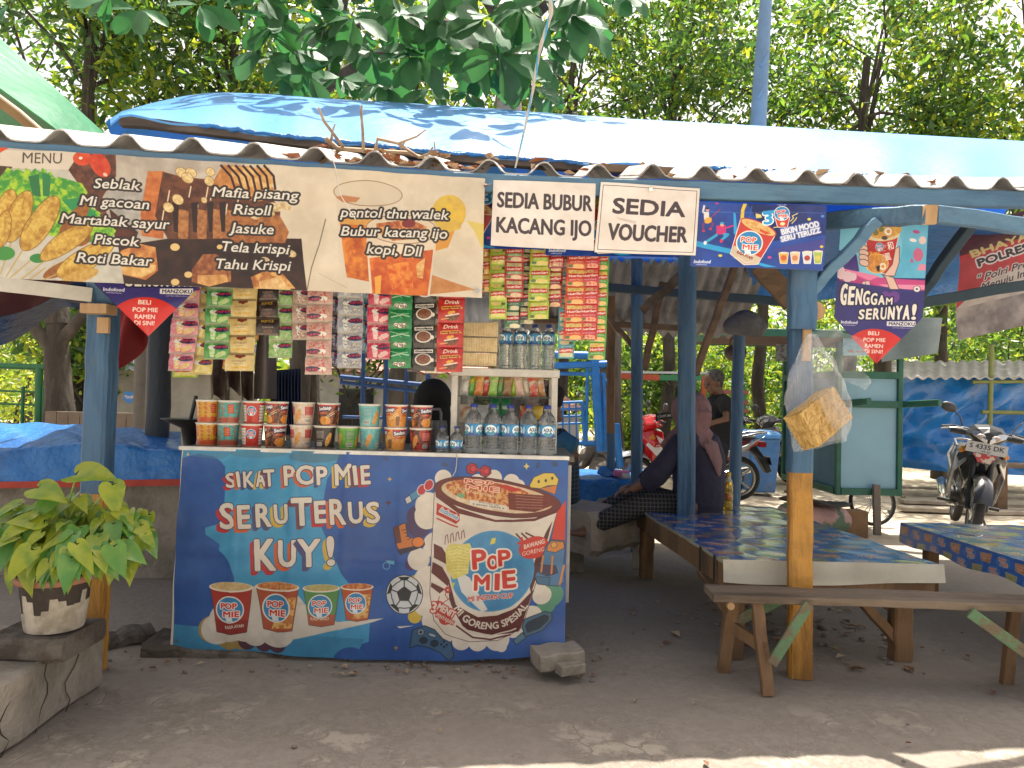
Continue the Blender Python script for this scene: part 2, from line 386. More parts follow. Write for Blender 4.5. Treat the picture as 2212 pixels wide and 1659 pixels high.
# dark tray of chocolate bread
a.poly([(1050, 1010), (1500, 950), (2600, 960), (2660, 1500), (1055, 1400)], ('2a1811', '3d241a', 40))
a.poly([(1265, 370), (1420, 375), (1440, 640), (1400, 960), (1210, 930), (1200, 740)], ('a9592a', 'c9783c', 30))
a.poly([(1400, 380), (1560, 420), (1860, 450), (2300, 560), (2420, 700), (2400, 960), (1440, 960), (1330, 760)], ('4b2a1b', '6f4128', 34))
for x in (1530, 1690, 1830, 1910, 2060, 2160): a.poly([(x, 700), (x+90, 720), (x+80, 960), (x, 955)], ('b57a45', '8d5730', 14))
for x in (1410, 1460, 1640, 1700, 1790, 1830, 1960, 2060): a.line([(x, 460+(x*7 % 260)), (x-18, 560+(x*7 % 260))], 11, 'e3cfae')
for x in (1480, 1640, 1780, 1890, 2010): a.poly([(x, 650), (x+60, 640), (x+46, 900), (x+16, 900)], '2b1710')
a.poly([(1040, 1060), (1200, 1000), (1330, 1030), (1350, 1230), (1240, 1310), (1060, 1270), (970, 1210)], ('a7622f', 'd69a55', 34))
a.poly([(1010, 1190), (1180, 1170), (1330, 1180), (1330, 1230), (1200, 1290), (1040, 1260)], ('e0bc7c', 'c79450', 22))
a.poly([(1640, 1220), (1740, 1090), (1860, 1090), (1990, 1210), (1990, 1330), (1800, 1360), (1640, 1330)], ('7c4325', 'b87a45', 26))
a.poly([(1690, 1270), (1950, 1270), (1970, 1330), (1800, 1370), (1690, 1340)], ('d7a665', 'b98246', 18))
for x, y, r in ((1500, 1330, 36), (1610, 1265, 34), (1500, 1030, 40), (1890, 1030, 26)): a.ell(x, y, r, r*.8, 'd9b878')
for x, y, r in ((1560, 385, 50), (1640, 385, 48), (1610, 430, 52), (1810, 380, 42), (1800, 460, 46), (1530, 620, 50), (1450, 690, 48), (1755, 625, 28)): a.ell(x, y, r, r*.78, ('e6cf9d', 'c9a765', 12), 40, '7a5a35', 4)
a.poly([(1850, 440), (1920, 320), (2140, 330), (2300, 430), (2420, 620), (2200, 640), (1830, 540)], ('c98d4e', 'a4652f', 24))
a.view(900, 500, 2.212)
a.poly([(0, 330), (330, 345), (375, 470), (340, 560), (100, 520), (0, 430)], ('c08749', 'ddb777', 20))
for i in range(7): a.line([(-90 + i*62, 320), (0 + i*62, 420), (40 + i*58, 540)], 20, '3a2015')
a.poly([(0, 740), (420, 760), (500, 900), (470, 1000), (0, 990)], ('b0713a', '8a522a', 20))
for x, y, r in ((380, 690, 60), (470, 680, 50), (200, 760, 50), (350, 740, 34), (520, 1090, 50), (300, 1150, 46)): a.ell(x, y, r, r*.6, ('dcc79c', 'b79a69', 12), 20)
a.poly([(170, 1290), (300, 1240), (440, 1250), (560, 1390), (200, 1400)], ('9b5a2b', 'd8a45c', 26))
a.poly([(240, 1330), (430, 1290), (520, 1400), (260, 1410)], ('e2c08a', 'c99a5c', 18))
# iced tea glasses and lemon
a.ell(1890, 740, 150, 160, ('d2b040', 'c9a94e', 40)); a.poly([(1880, 590), (2040, 700), (1990, 880), (1830, 900)], ('d9b23c', 'c3a04a', 40))
a.poly([(2040, 810), (2200, 840), (2190, 1060), (2110, 900)], 'cdb860'); a.poly([(1780, 930), (1940, 890), (1880, 1030), (1770, 1060)], 'cc8d33')
a.poly([(1720, 1260), (2120, 1400), (1700, 1440)], ('c58a55', 'b87a44', 30))
a.poly([(900, 560), (1470, 560), (1440, 1400), (960, 1400)], 'cfc0aa', al=.6)
a.poly([(930, 740), (1210, 760), (1200, 1330), (1000, 1290)], ('a8481a', 'd9832f', 40)); a.poly([(980, 1300), (1200, 1330), (1190, 1390), (1040, 1390)], 'cfc3ae')
a.poly([(930, 740), (1220, 770), (1210, 850), (940, 830)], ('d58e34', 'c8a060', 20))
a.ell(1185, 565, 292, 105, 'cbbca5', 3, '8b6b4b', 7); a.poly([(905, 600), (960, 580), (1120, 600), (1080, 640), (960, 640)], 'b77b4e')
a.poly([(1170, 840), (1780, 860), (1720, 1460), (1200, 1460)], 'd9c8ae')
a.poly([(1200, 1130), (1750, 1050), (1700, 1460), (1225, 1460)], ('b4461a', 'd9742a', 50)); a.poly([(1350, 1180), (1560, 1150), (1580, 1420), (1400, 1440)], ('c24a18', 'e08a35', 24))
a.poly([(1240, 1290), (1300, 1270), (1290, 1440), (1250, 1440)], 'e2a040'); a.poly([(1600, 1180), (1680, 1120), (1660, 1300), (1610, 1290)], ('e3b878', 'c88845', 12))
a.ell(1480, 880, 305, 120, 'd5c3a8', 3, '8a6a4c', 7); a.poly([(1260, 830), (1540, 790), (1700, 860), (1650, 960), (1400, 980), (1260, 900)], ('9a4a2c', 'd69a55', 18)); a.ell(1540, 830, 60, 40, '7b2f30')
a.line([(820, 790), (770, 1010), (700, 1220), (660, 1400)], 9, '6f6552'); a.line([(760, 1260), (1000, 1380)], 4, 'a99b85')
# lettuce, skewers, tomatoes, heading
a.view(0, 500, 2.212)
a.poly([(0, 190), (690, 205), (590, 365), (0, 345)], 'd3c6b2'); a.poly([(0, 160), (95, 165), (0, 220)], 'cf4a22')
a.poly([(590, 365), (1010, 990), (1060, 1345), (0, 1300), (0, 345)], ('b3ad9e', 'c6c1b2', 60))
a.poly([(0, 330), (110, 340), (60, 430), (0, 430)], '49331f')
lt = [(0, 440)]; 
for i in range(19): lt.append((70 + i*24 + (i % 2)*16, 345 + (i % 3)*18 + max(0, i-13)*16)); 
lt += [(700, 480), (750, 560), (700, 620), (800, 700), (870, 740), (830, 800), (960, 850), (1000, 890), (960, 960), (700, 1000), (300, 900), (0, 700)]
a.poly(lt, ('3f8f35', 'a8c832', 26, 2.4))
a.poly([(240, 420), (330, 400), (350, 600), (280, 580)], '2b6e3c'); a.poly([(360, 380), (440, 420), (430, 600), (370, 590)], '2f7a42'); a.poly([(540, 630), (690, 600), (830, 760), (720, 800), (600, 700)], '2d8a4d')
for cx, cy, rx, ry, rot in ((640, 800, 190, 62, -52), (700, 960, 80, 60, -30), (600, 1200, 240, 60, -22)): a.ell(cx, cy, rx, ry, ('8a5222', '9d642b', 14), rot)
for x0, y0, x1, y1 in ((110, 990, 20, 1270), (200, 1060, 70, 1290), (330, 1090, 100, 1300), (390, 1150, 190, 1310), (400, 1210, 260, 1310), (520, 1260, 380, 1315)): a.line([(x0, y0), (x1, y1)], 11, 'b59a5e')
a.ell(50, 1090, 90, 60, '3f8a3a'); a.ell(330, 1130, 70, 40, '35803c')
for cx, cy, rx, ry, rot in ((45, 780, 250, 88, -75), (165, 770, 235, 88, -70), (350, 830, 270, 105, -57), (570, 990, 260, 82, -35), (740, 1130, 280, 90, -32), (40, 880, 160, 60, -80)):
    a.ell(cx, cy, rx, ry, ('a87a2c', 'd8b456', 18, 1.5), rot, '7d5520', 5); a.ell(cx - ry*.3, cy - ry*.2, rx*.62, ry*.36, ('d9b95c', 'c79b40', 12), rot)
a.ell(690, 1280, 160, 50, ('b88a3e', 'c9a556', 12), -18)
a.ell(705, 262, 78, 62, ('c23a18', 'd8542a', 30)); a.ell(860, 320, 120, 78, ('b93216', 'd4502a', 30), 55); a.ell(690, 258, 16, 13, 'f2d9c8'); a.ell(905, 405, 22, 14, 'eec0aa', 30)
a.text('MENU', (190, 300), (535, 312), 98, '4b4036', .0)
SER = dict(col='ddd6c8', bold=.022, edge='2c241e', ew=14)
def menu(tx, p0, p1, h=92):
    k = a.tmask(tx, p0, p1, h, .018, .2)
    y0, x0, m = k; b = a.t([p0])[0]; e = a.t([p1])[0]; rows = np.arange(m.shape[0])[:, None] + y0; cols = np.arange(m.shape[1])[None, :] + x0
    bl = b[1] + (e[1]-b[1]) * (cols - b[0]) / (e[0]-b[0]); hp = a.px(h); foot = np.abs(rows - bl + hp*.04) < hp*.045
    sr = np.pad(m, ((0, 0), (3, 3)))[:, :-6] | np.pad(m, ((0, 0), (3, 3)))[:, 6:] | m; m2 = np.where(foot, sr, m)
    k = (y0, x0, m2); a.put(a.grow(k, a.px(17)), '2c241e'); a.put(k, 'ddd6c8')
menu('Seblak', (795, 520), (1195, 540)); menu('Mi gacoan', (680, 668), (1270, 704)); menu('Martabak sayur', (525, 825), (1450, 878)); menu('Piscok', (800, 1003), (1180, 1025)); menu('Roti Bakar', (655, 1160), (1290, 1192))
a.view(900, 500, 2.212)
menu('Mafia pisang', (-165, 595), (575, 628)); menu('Risoll', (18, 745), (335, 760)); menu('Jasuke', (-20, 905), (365, 925)); menu('Tela krispi', (-100, 1065), (495, 1098)); menu('Tahu Krispi', (-150, 1215), (510, 1240))
menu('pentol thu walek', (945, 770), (1885, 798)); menu('Bubur kacang ijo', (950, 935), (1870, 958)); menu('kopi, Dll', (1175, 1090), (1640, 1112))
a.a = a.a*.93
I_MENU = a.image('menu_print')

# -- counter banner
a = Art(1260, 670, '1f4f9c', [(706, 1737), (2226, 1779), (2206, 2588), (652, 2530)])
a.view(600, 1700, 1.8433)
a.poly([(0, 0), (3200, 0), (3200, 1700), (0, 1700)], ('1d4793', '22539f', 160))
CY = ('2e86b8', '3a95c4', 120)
a.poly([(190, 60), (1330, 90), (1290, 200), (1230, 290), (1210, 410), (1190, 640), (1330, 960), (1400, 1060), (1540, 1310), (1530, 1450), (1430, 1480), (1330, 1560), (1270, 1640), (90, 1560), (110, 1380), (300, 1420), (560, 1300), (560, 1000), (450, 830), (455, 760), (360, 690), (360, 640), (490, 600), (500, 200), (420, 130), (310, 110), (200, 140)], CY)
a.poly([(120, 1360), (1500, 1430), (1420, 1590), (100, 1560)], ('2a7aa8', '3488b5', 100)); a.ell(1400, 1600, 130, 110, ('1d4793', '22539f', 100)); a.ell(340, 220, 155, 100, ('1d4793', '22539f', 100)); a.ell(300, 1050, 260, 300, ('1c458f', '20509c', 100))
a.poly([(195, 100), (560, 100), (480, 150), (300, 130)], '3d7391', al=.5); a.ell(1150, 130, 190, 45, '3b5360', al=.45); a.ell(740, 110, 200, 30, '3b6575', al=.4)
cl = [(430, 1390, 110), (520, 1330, 150), (640, 1310, 170), (740, 1230, 170), (900, 1260, 180), (700, 1420, 90), (860, 1360, 150), (1010, 1300, 130)]
a.blob([(400, 1390, 100), (520, 1450, 90), (600, 1470, 70)], 'a08545'); a.blob([(640, 1480, 60), (760, 1490, 60), (860, 1480, 70)], '4a2a3a'); a.blob(cl, ('c9c0b2', 'd8cfc0', 80))
a.poly([(860, 1420), (1000, 1260), (1300, 1310), (1640, 1283), (1560, 1310), (1250, 1380), (980, 1440)], 'cfc8ba')
cup_pic(a, 385, 1035, 680, 1425, 'a52d22', ('c8a46a', 'd9c08c', 12), foot='8a1f1a', noodle=False); cup_pic(a, 712, 1030, 1020, 1395, 'a8482a', ('b5532c', 'd8a05a', 12))
cup_pic(a, 1060, 1040, 1312, 1345, '4f8a4a', ('c0b070', 'a8a060', 12), foot='a8502f', noodle=False); cup_pic(a, 1330, 1035, 1555, 1305, 'b14a22', ('b04528', 'd8a052', 12))
a.text('RASA AYAM', (490, 1385), (620, 1370), 26, 'd8cfc0', .03); a.text('RASA BASO', (1110, 1300), (1240, 1300), 24, 'd8c0a8', .03)
cols = ['b2212a', 'c9552a', '3f3f70', 'c9a63c', '6a3040']
def fat(ch, x0, x1, y0, y1, i, d=(-24, 26)):
    """one chunky letter with a coloured block side"""
    a.text(ch, (x0, y1), (x1, y1 - 4), y1 - y0, 'd9cebf', .045, 0, '2a2a4c', 5, (d[0], d[1], cols[i % 5]))
for i, (ch, x0, x1, y0, y1) in enumerate([('S', 500, 580, 240, 358), ('I', 588, 618, 226, 354), ('K', 630, 715, 226, 356), ('A', 720, 790, 222, 350), ('T', 775, 858, 212, 350), ('P', 918, 1010, 182, 344), ('O', 1005, 1165, 182, 336), ('P', 1155, 1240, 190, 338), ('M', 1285, 1415, 172, 342), ('I', 1425, 1462, 184, 338), ('E', 1478, 1550, 184, 334)]): fat(ch, x0, x1, y0, y1, i + (i == 5), (-20, 18))
for i, (ch, x0, x1, y0, y1) in enumerate([('S', 458, 578, 446, 656), ('E', 590, 690, 460, 652), ('R', 720, 832, 450, 640), ('U', 848, 952, 458, 616), ('T', 972, 1130, 404, 630), ('E', 1140, 1232, 430, 610), ('R', 1248, 1372, 414, 622), ('U', 1386, 1496, 436, 612), ('S', 1512, 1620, 440, 612)]): fat(ch, x0, x1, y0, y1, i)
for i, (ch, x0, x1, y0, y1) in enumerate([('K', 705, 860, 700, 960), ('U', 872, 1010, 712, 926), ('Y', 1010, 1190, 700, 922), ('!', 1222, 1298, 680, 912)]): fat(ch, x0, x1, y0, y1, i, (-28, 30))
a.view(1450, 1700, 1.8435)
WH = ('d3c8b9', 'dfd4c4', 90)
a.blob([(330, 620, 90), (320, 560, 80), (270, 900, 40)], '3d2a55'); a.blob([(330, 1180, 80), (300, 1270, 50), (310, 1010, 40)], 'c9ab3a'); a.blob([(1300, 1180, 90), (1260, 1250, 70)], '4a8a6c')
a.poly([(1340, 560), (1410, 470), (1400, 830), (1290, 820)], 'c9301f')
a.blob([(510, 290, 62), (880, 290, 60), (760, 320, 60), (1010, 320, 60), (1060, 350, 50), (400, 480, 95), (390, 560, 90), (350, 540, 50), (450, 760, 90), (330, 860, 80), (400, 1020, 110), (380, 1180, 90), (430, 1300, 80), (520, 1400, 70), (640, 1460, 70), (760, 1480, 70), (900, 1470, 90), (1030, 1400, 70), (1150, 1320, 80), (1230, 1170, 70), (1200, 1100, 60), (930, 1530, 40)], WH)
# the big cup
a.poly([(447, 380), (1366, 480), (1300, 700), (1240, 900), (1150, 1180), (1080, 1400), (900, 1480), (700, 1470), (520, 1400), (440, 1300), (410, 1100), (430, 700)], WH, '4a3a3a', 4)
a.poly([(1310, 620), (1260, 800), (1190, 1030), (1150, 1150), (1140, 1100), (1180, 900), (1260, 700)], '4a1a1c')
for q in ([(438, 750), (500, 780), (560, 880), (530, 900), (440, 850)], [(430, 880), (500, 920), (555, 1020), (540, 1060), (420, 960)], [(420, 1030), (520, 1080), (480, 1110), (415, 1060)]): a.poly(q, '55201f')
a.poly([(448, 345), (470, 400), (620, 500), (890, 590), (1180, 590), (1340, 540), (1366, 490), (1340, 560), (1180, 610), (890, 605), (620, 540), (455, 420)], '5a1a1a')
a.ell(907, 430, 470, 128, '5a1d1a', 10, '3a1512', 4); a.ell(905, 424, 415, 104, ('c9ab86', 'ddc8a8', 30), 10); a.ell(860, 400, 340, 82, ('a5441d', 'd8a25c', 16, 2.6), 10)
a.poly([(985, 395), (1300, 430), (1330, 500), (1180, 545), (990, 515)], ('5a1712', '6e2015', 20)); a.poly([(705, 440), (975, 490), (972, 528), (700, 476)], 'dcd2c2')
a.poly([(590, 320), (900, 380), (960, 340), (720, 290)], ('8f2d14', 'c0642a', 14))
for i in range(5): a.line([(1040, 415+i*22), (1240, 440+i*20)], 4, 'a07060')
a.text('POP', (660, 318), (880, 342), 30, 'c23324', .05, 0, 'e8d8b8', 5); a.text('MIE', (670, 362), (925, 392), 34, 'c23324', .05, 0, 'e8d8b8', 5)
a.text('GORENG SPESIAL', (600, 370), (905, 436), 22, 'e0d0b0', .03); a.text('BARCODE UPC', (770, 464), (920, 494), 12, '444444', .02); a.text('0 89686 06074 4', (722, 478), (955, 516), 14, '333333', .02); a.text('BUKA DISINI', (815, 572), (945, 590), 14, 'd8b8a8', .03)
a.ell(640, 410, 32, 16, '6a9a6a', 10); a.poly([(920, 350), (960, 335), (1080, 370), (1090, 385), (1000, 385)], 'b5241c')
a.poly([(462, 462), (628, 545), (628, 590), (600, 615), (456, 545)], 'b5251f'); a.text('Indomie', (478, 525), (608, 588), 40, '4f87b8', .03, .2, 'e4dccf', 6); a.line([(458, 572), (560, 620), (616, 636)], 10, 'b5251f')
for x in (520, 560, 600, 640): a.line([(x, 760 - (x-520)*.3), (x+4, 700 - (x-520)*.25), (x+18, 690 - (x-520)*.25), (x+26, 750 - (x-520)*.3)], 5, '6a2420')
for i, (x0, y0, x1, y1) in enumerate(((1040, 690, 1100, 760), (1080, 690, 1150, 760), (1110, 690, 1200, 740))): a.line([(x0, y0), (x1, y1)], 12, '55201f')
a.poly([(545, 1000), (600, 1190), (760, 1290), (900, 1290), (1040, 1240), (1170, 1120), (1130, 1230), (1075, 1400), (860, 1400), (700, 1330), (590, 1240), (550, 1150)], ('4c1a1b', '57201f', 60))
a.poly([(560, 1180), (700, 1330), (880, 1400), (1080, 1380), (1060, 1425), (860, 1440), (660, 1370)], '4c1a1b')
a.line([(580, 1290), (700, 1400), (860, 1440), (1040, 1400)], 10, 'd0c4b4'); a.line([(600, 1340), (720, 1440), (850, 1470), (1000, 1440)], 12, '55201f')
a.ell(868, 962, 308, 296, '3d89b8', -10); a.ell(868, 962, 296, 284, ('3a8abd', '2f79ad', 90), -10)
a.poly([(590, 930), (700, 1000), (830, 1240), (790, 1255), (640, 1100)], 'd6d3cb')
a.poly([(525, 800), (560, 750), (640, 760), (700, 750), (725, 800), (700, 880), (690, 970), (580, 1010), (530, 940)], ('d9cc6a', 'c9bb55', 14, 2)); 
for i in range(9): a.line([(540 + i*4, 790 + i*22), (610, 770 + i*24), (700 - i*3, 800 + i*20)], 4, 'eadf95')
a.poly([(850, 765), (862, 722), (893, 716), (888, 757)], 'd6c540'); a.poly([(575, 1085), (570, 1035), (595, 1030)], 'c9bb45')
def wob(txt, x0, x1, yb, h, dy):
    a.text(txt, (x0, yb), (x1, yb + dy), h, 'c4261f', .06, 0, 'e9dfd0', 12)
wob('P', 715, 835, 950, 165, -6); wob('O', 830, 915, 955, 120, -4); wob('P', 905, 1010, 935, 140, -4)
wob('M', 725, 850, 1100, 130, 4); wob('I', 868, 930, 1108, 140, 2); wob('E', 935, 1050, 1100, 150, -6)
a.text('MI INSTAN CUP', (690, 1172), (1018, 1165), 40, 'c4261f', .03, 0, 'dfd6c8', 3)
def arc(x, y):
    t = np.radians(150 - 116 * x); r = 330 - 6*np.abs(x-.4) ; return np.stack([862 + (r + (-56 + (1-y)*62)) * np.cos(t) * .98, 1040 + (r + (-30 + (1-y)*62)) * np.sin(t) * .98], -1)
a.text('MI GORENG SPESIAL', (0, 0), (1, 0), 1, 'd8cdbe', .05, 0, warp=arc)
a.ell(1172, 805, 112, 82, 'bf281f', -10); a.line([(1052, 765), (1120, 750)], 20, 'bf281f'); a.line([(1080, 720), (1092, 800)], 20, 'bf281f')
a.text('BAWANG', (1100, 812), (1252, 780), 36, 'e4d8c8', .02, .15); a.text('GORENG', (1085, 862), (1250, 838), 34, 'e4d8c8', .02, .15)
a.blob([(470, 1210, 50), (520, 1290, 45)], 'b5352c'); a.text('3', (412, 1244), (455, 1250), 84, 'd9cbbc', .05, 0, 'b02a22', 8); a.text('MENIT', (455, 1222), (580, 1290), 60, 'd9cbbc', .05, 0, 'b02a22', 8); a.text('PENYAJIAN', (450, 1272), (575, 1336), 32, 'd9cbbc', .04, 0, 'b02a22', 6)
for k in range(5): a.line([(540 + 22*math.cos(t*.5)*(1-k*.15), 1085 + 22*math.sin(t*.5)*(1-k*.15)) for t in range(0, 13)], 5, 'b5352c')
a.line([(480, 1130), (470, 1160), (500, 1180), (545, 1150), (520, 1120), (530, 1090)], 6, 'b5352c')
# football, boot, pad, pack, helmet, dumb-bell, whistle, goggles, cup of drink, stars
a.ell(222, 1112, 131, 136, 'c5c9cb', 0, '14161c', 6)
for k in range(5):
    t = R(-90 + 72*k); b = R(-54 + 72*k); x, y = 222 + 55*math.cos(t), 1112 + 55*math.sin(t); a.line([(x, y), (222 + 100*math.cos(t), 1112 + 100*math.sin(t))], 8, '14161c')
    a.poly([(222 + 100*math.cos(t-.22), 1112+103*math.sin(t-.22)), (222+100*math.cos(t+.22), 1112+103*math.sin(t+.22)), (222+129*math.cos(t+.34), 1112+134*math.sin(t+.34)), (222+129*math.cos(t-.34), 1112+134*math.sin(t-.34))], '17191f')
    a.line([(222 + 100*math.cos(t+.22), 1112+103*math.sin(t+.22)), (222+96*math.cos(b), 1112+99*math.sin(b)), (222 + 100*math.cos(t+1.03), 1112+103*math.sin(t+1.03))], 7, '2a2d35')
a.poly([(222 + 58*math.cos(R(-90+72*k)), 1112 + 58*math.sin(R(-90+72*k))) for k in range(5)], '17191f')
a.poly([(145, 640), (230, 605), (245, 700), (300, 715), (360, 730), (372, 755), (200, 822), (165, 750)], 'c46a2a', '2a1a2a', 5); a.poly([(170, 790), (365, 752), (372, 770), (195, 828)], '2a2238'); a.poly([(145, 640), (185, 620), (205, 740), (165, 750)], '5a2e28'); a.ell(325, 738, 42, 34, 'd8762c', 0, '2a1a2a', 4)
for k in range(4): a.line([(205 + k*14, 655 + k*22), (240 + k*12, 648 + k*20)], 5, '2a1a2a')
pad = [(285, 1370), (370, 1340), (440, 1370), (500, 1440), (560, 1470), (580, 1570), (545, 1600), (480, 1540), (400, 1500), (320, 1480), (262, 1500)]
a.poly(pad, '33587c', '141a26', 6); a.ell(342, 1385, 22, 22, '8aa0b0', 0, '141a26', 4); a.line([(326, 1385), (358, 1385)], 9, '141a26'); a.line([(342, 1369), (342, 1401)], 9, '141a26')
for x, y, r in ((360, 1448, 26), (440, 1472, 26)): a.ell(x, y, r, r*.85, '1d2c40', 0, '0f141c', 4)
a.ell(425, 1410, 28, 9, 'a8b4bc', 20, '141a26', 3)
for x, y in ((510, 1460), (530, 1485), (490, 1480), (510, 1500)): a.ell(x, y, 9, 9, '16202e')
a.poly([(1265, 800), (1300, 760), (1390, 775), (1400, 830), (1385, 1000), (1395, 1090), (1350, 1115), (1200, 1080), (1180, 1030), (1230, 900)], '3d6a94', '1c2238', 5); a.poly([(1275, 800), (1305, 768), (1390, 785), (1396, 828), (1330, 855), (1270, 840)], 'c87a35', '1c2238', 4); a.ell(1320, 800, 20, 20, 'd89a45', 0, '1c2238', 3)
a.poly([(1210, 940), (1330, 960), (1345, 1015), (1270, 1030), (1200, 990)], '352a48', '1c2238', 4); a.line([(1240, 870), (1225, 1000)], 14, 'c87a35'); a.line([(1310, 880), (1300, 1020)], 14, 'c87a35'); a.line([(1360, 1110), (1395, 960)], 16, 'c87a35'); a.poly([(1185, 1030), (1290, 1045), (1280, 1100), (1200, 1082)], '2f6288', '1c2238', 4)
a.poly([(1145, 345), (1175, 290), (1250, 260), (1320, 262), (1355, 310), (1345, 350), (1280, 350), (1220, 370), (1150, 360)], 'd5b648', '3a3020', 4); a.poly([(1220, 372), (1345, 352), (1330, 420), (1260, 390)], 'c06a30', '3a3020', 3)
for x, y in ((1262, 315), (1310, 298), (1210, 320)): a.ell(x, y, 9, 12, '3a3020')
for x, y in ((720, 222), (818, 240)): a.poly([(x + 42*math.cos(R(20+60*k)), y + 40*math.sin(R(20+60*k))) for k in range(6)], 'a8222c', '2a1228', 5); a.ell(x+8, y, 20, 20, 'c2323a', 0, '2a1228', 4)
a.line([(740, 225), (810, 240)], 18, 'a8222c')
a.poly([(262, 402), (320, 368), (345, 405), (285, 445)], '3f7fa8', '1c2238', 4); a.poly([(232, 430), (265, 408), (280, 448), (245, 466)], 'c2c2c0', '1c2238', 4)
for x, y in ((355, 368), (405, 335)): a.ell(x, y, 28, 36, 'b02a34', 30, 'c8c4bc', 7)
a.ell(92, 908, 22, 22, '1d4793', 0, '5aa0c4', 6); a.poly([(85, 868), (152, 872), (150, 900), (110, 890)], '5aa0c4')
a.poly([(1085, 1400), (1100, 1340), (1250, 1300), (1300, 1320), (1300, 1370), (1230, 1440), (1110, 1470)], '3f6078', '141a26', 6); a.poly([(1110, 1390), (1130, 1365), (1250, 1325), (1275, 1340), (1270, 1370), (1210, 1420), (1125, 1440)], '22303e', '141a26', 4); a.poly([(1020, 1490), (1085, 1440), (1110, 1480), (1040, 1520)], '4a7088', '141a26', 5)
def star(x, y, r, c): a.poly([(x + (r if k % 2 == 0 else r*.42)*math.cos(R(45*k)), y + (r if k % 2 == 0 else r*.42)*math.sin(R(45*k))) for k in range(8)], c)
star(1121, 207, 26, 'd8bf60'); star(118, 293, 18, 'c99a4a'); star(108, 460, 26, '45243c'); star(160, 1500, 20, 'a8803a')
a.poly([(170, 1340), (300, 1335), (190, 1355)], 'cfc8b8'); a.poly([(0, 1290), (70, 1283), (0, 1300)], 'cfc8b8')
for x, y, rx, ry in ((520, 192, 26, 14), (1205, 200, 16, 24), (1330, 195, 28, 18), (90, 150, 20, 12), (940, 145, 14, 8)): a.ell(x, y, rx, ry, '2b3448', 20, al=.6)
a.view(600, 1700, 1.8433); a.poly([(190, 60), (204, 62), (150, 700), (116, 1530), (90, 1530)], 'd8d0c4')
a.a = a.a*.86 + np.array([.085, .08, .072])*.9
I_COUNTER = a.image('counter_print')

# -- small blue party banner (three of them hang behind the signs)
a = Art(420, 220, '1d3a86', [(238, 398), (1405, 430), (1385, 1020), (224, 972)])
a.poly([(200, 380), (1450, 400), (1450, 1060), (200, 1000)], ('1c3580', '21459a', 120))
a.poly([(700, 400), (1420, 430), (1400, 700), (900, 760)], ('141f55', '1c2f78', 90)); a.poly([(930, 830), (1400, 730), (1400, 850), (930, 850)], '3a3a86')
for q in ([(240, 740), (600, 830), (580, 870), (240, 790)], [(560, 900), (860, 990), (960, 990), (700, 920)], [(585, 490), (605, 500), (620, 680), (590, 690)]): a.poly(q, '2a9ad0')
a.poly([(300, 600), (560, 760), (560, 800), (300, 660)], '172f78'); a.line([(690, 400), (665, 470), (660, 560)], 30, 'd8b83a'); a.line([(745, 430), (710, 600)], 8, '2a5aa0')
def fig(x, y, s, top, leg, skin='e0a47a'):
    a.line([(x-20*s, y-80*s), (x-30*s, y-20*s), (x, y)], 17*s, top); a.ell(x+8*s, y-42*s, 15*s, 17*s, skin); a.ell(x+8*s, y-52*s, 15*s, 10*s, '2a2030'); a.poly([(x-24*s, y-20*s), (x+20*s, y-24*s), (x+26*s, y+50*s), (x-20*s, y+50*s)], top)
    a.line([(x, y+46*s), (x-30*s, y+100*s), (x-22*s, y+140*s)], 20*s, leg); a.line([(x+8*s, y+46*s), (x+60*s, y+84*s), (x+40*s, y+124*s)], 20*s, leg); a.ell(x-22*s, y+150*s, 14*s, 10*s, 'c03050'); a.ell(x+36*s, y+132*s, 14*s, 10*s, 'c03050')
fig(352, 510, 1.0, 'd8d0c8', '6a3070'); a.line([(370, 560), (470, 462)], 7, 'a03040'); a.ell(368, 565, 34, 26, 'd8a030', -30)
a.line([(520, 632), (590, 608)], 15, 'c02a6a'); a.poly([(440, 610), (520, 605), (525, 690), (440, 690)], 'c02a6a'); a.ell(488, 600, 16, 18, 'e0a47a'); a.ell(488, 588, 18, 10, '3a9ac0'); a.line([(450, 690), (380, 740), (350, 760)], 24, '2f9ac4'); a.line([(500, 690), (540, 690), (486, 740)], 24, '2f9ac4'); a.ell(346, 766, 14, 18, 'e0e0e0'); a.ell(484, 748, 14, 16, 'd03050')
q = lambda u, v: (650 + 290*u - 100*v + 5*v, 555 + 145*u + 320*v - 30*u*v)
a.poly([q(0, 0), q(1, 0), q(.80, .98), q(.45, 1.12), q(.02, .96)], 'c0392b', 'f0e0d0', 6); a.poly([q(.03, .72), q(.85, .78), q(.80, .98), q(.45, 1.12), q(.02, .96)], 'c9b8a0'); a.ell(798, 628, 158, 44, 'd8b070', 26, 'b03a2a', 9); a.ell(798, 626, 130, 32, ('d8b878', 'c88a40', 14), 26); a.poly([(815, 640), (905, 690), (860, 695), (810, 665)], 'c8502a')
popmie_logo(a, 722, 770, 104, 10); a.text('RASA AYAM', (612, 860), (740, 925), 30, '8a2a22', .03); a.line([(615, 895), (690, 945), (755, 940)], 5, 'e8d8c0')
a.poly([(775, 500), (820, 510), (830, 540), (780, 545)], 'd9c878')
a.text('3', (838, 610), (930, 605), 130, '2f97cf', .06, 0, 'e8f0f4', 10); a.poly([(835, 480), (950, 470), (945, 500), (838, 508)], '2f97cf')
a.poly([(940, 540), (1065, 540), (1045, 630), (965, 628)], 'c0392b', 'e8e8e8', 5); popmie_logo(a, 1000, 505, 62, 0); a.ell(1005, 600, 22, 16, 'e8d8a0'); a.text('TAHUN', (958, 436), (1042, 434), 18, 'd8d8e0', .03)
for q_ in ([(1070, 580), (1100, 550), (1090, 530), (1140, 505)], [(1085, 600), (1120, 560), (1130, 540)], [(925, 635), (960, 628)]): a.line(q_, 9, 'd0c078')
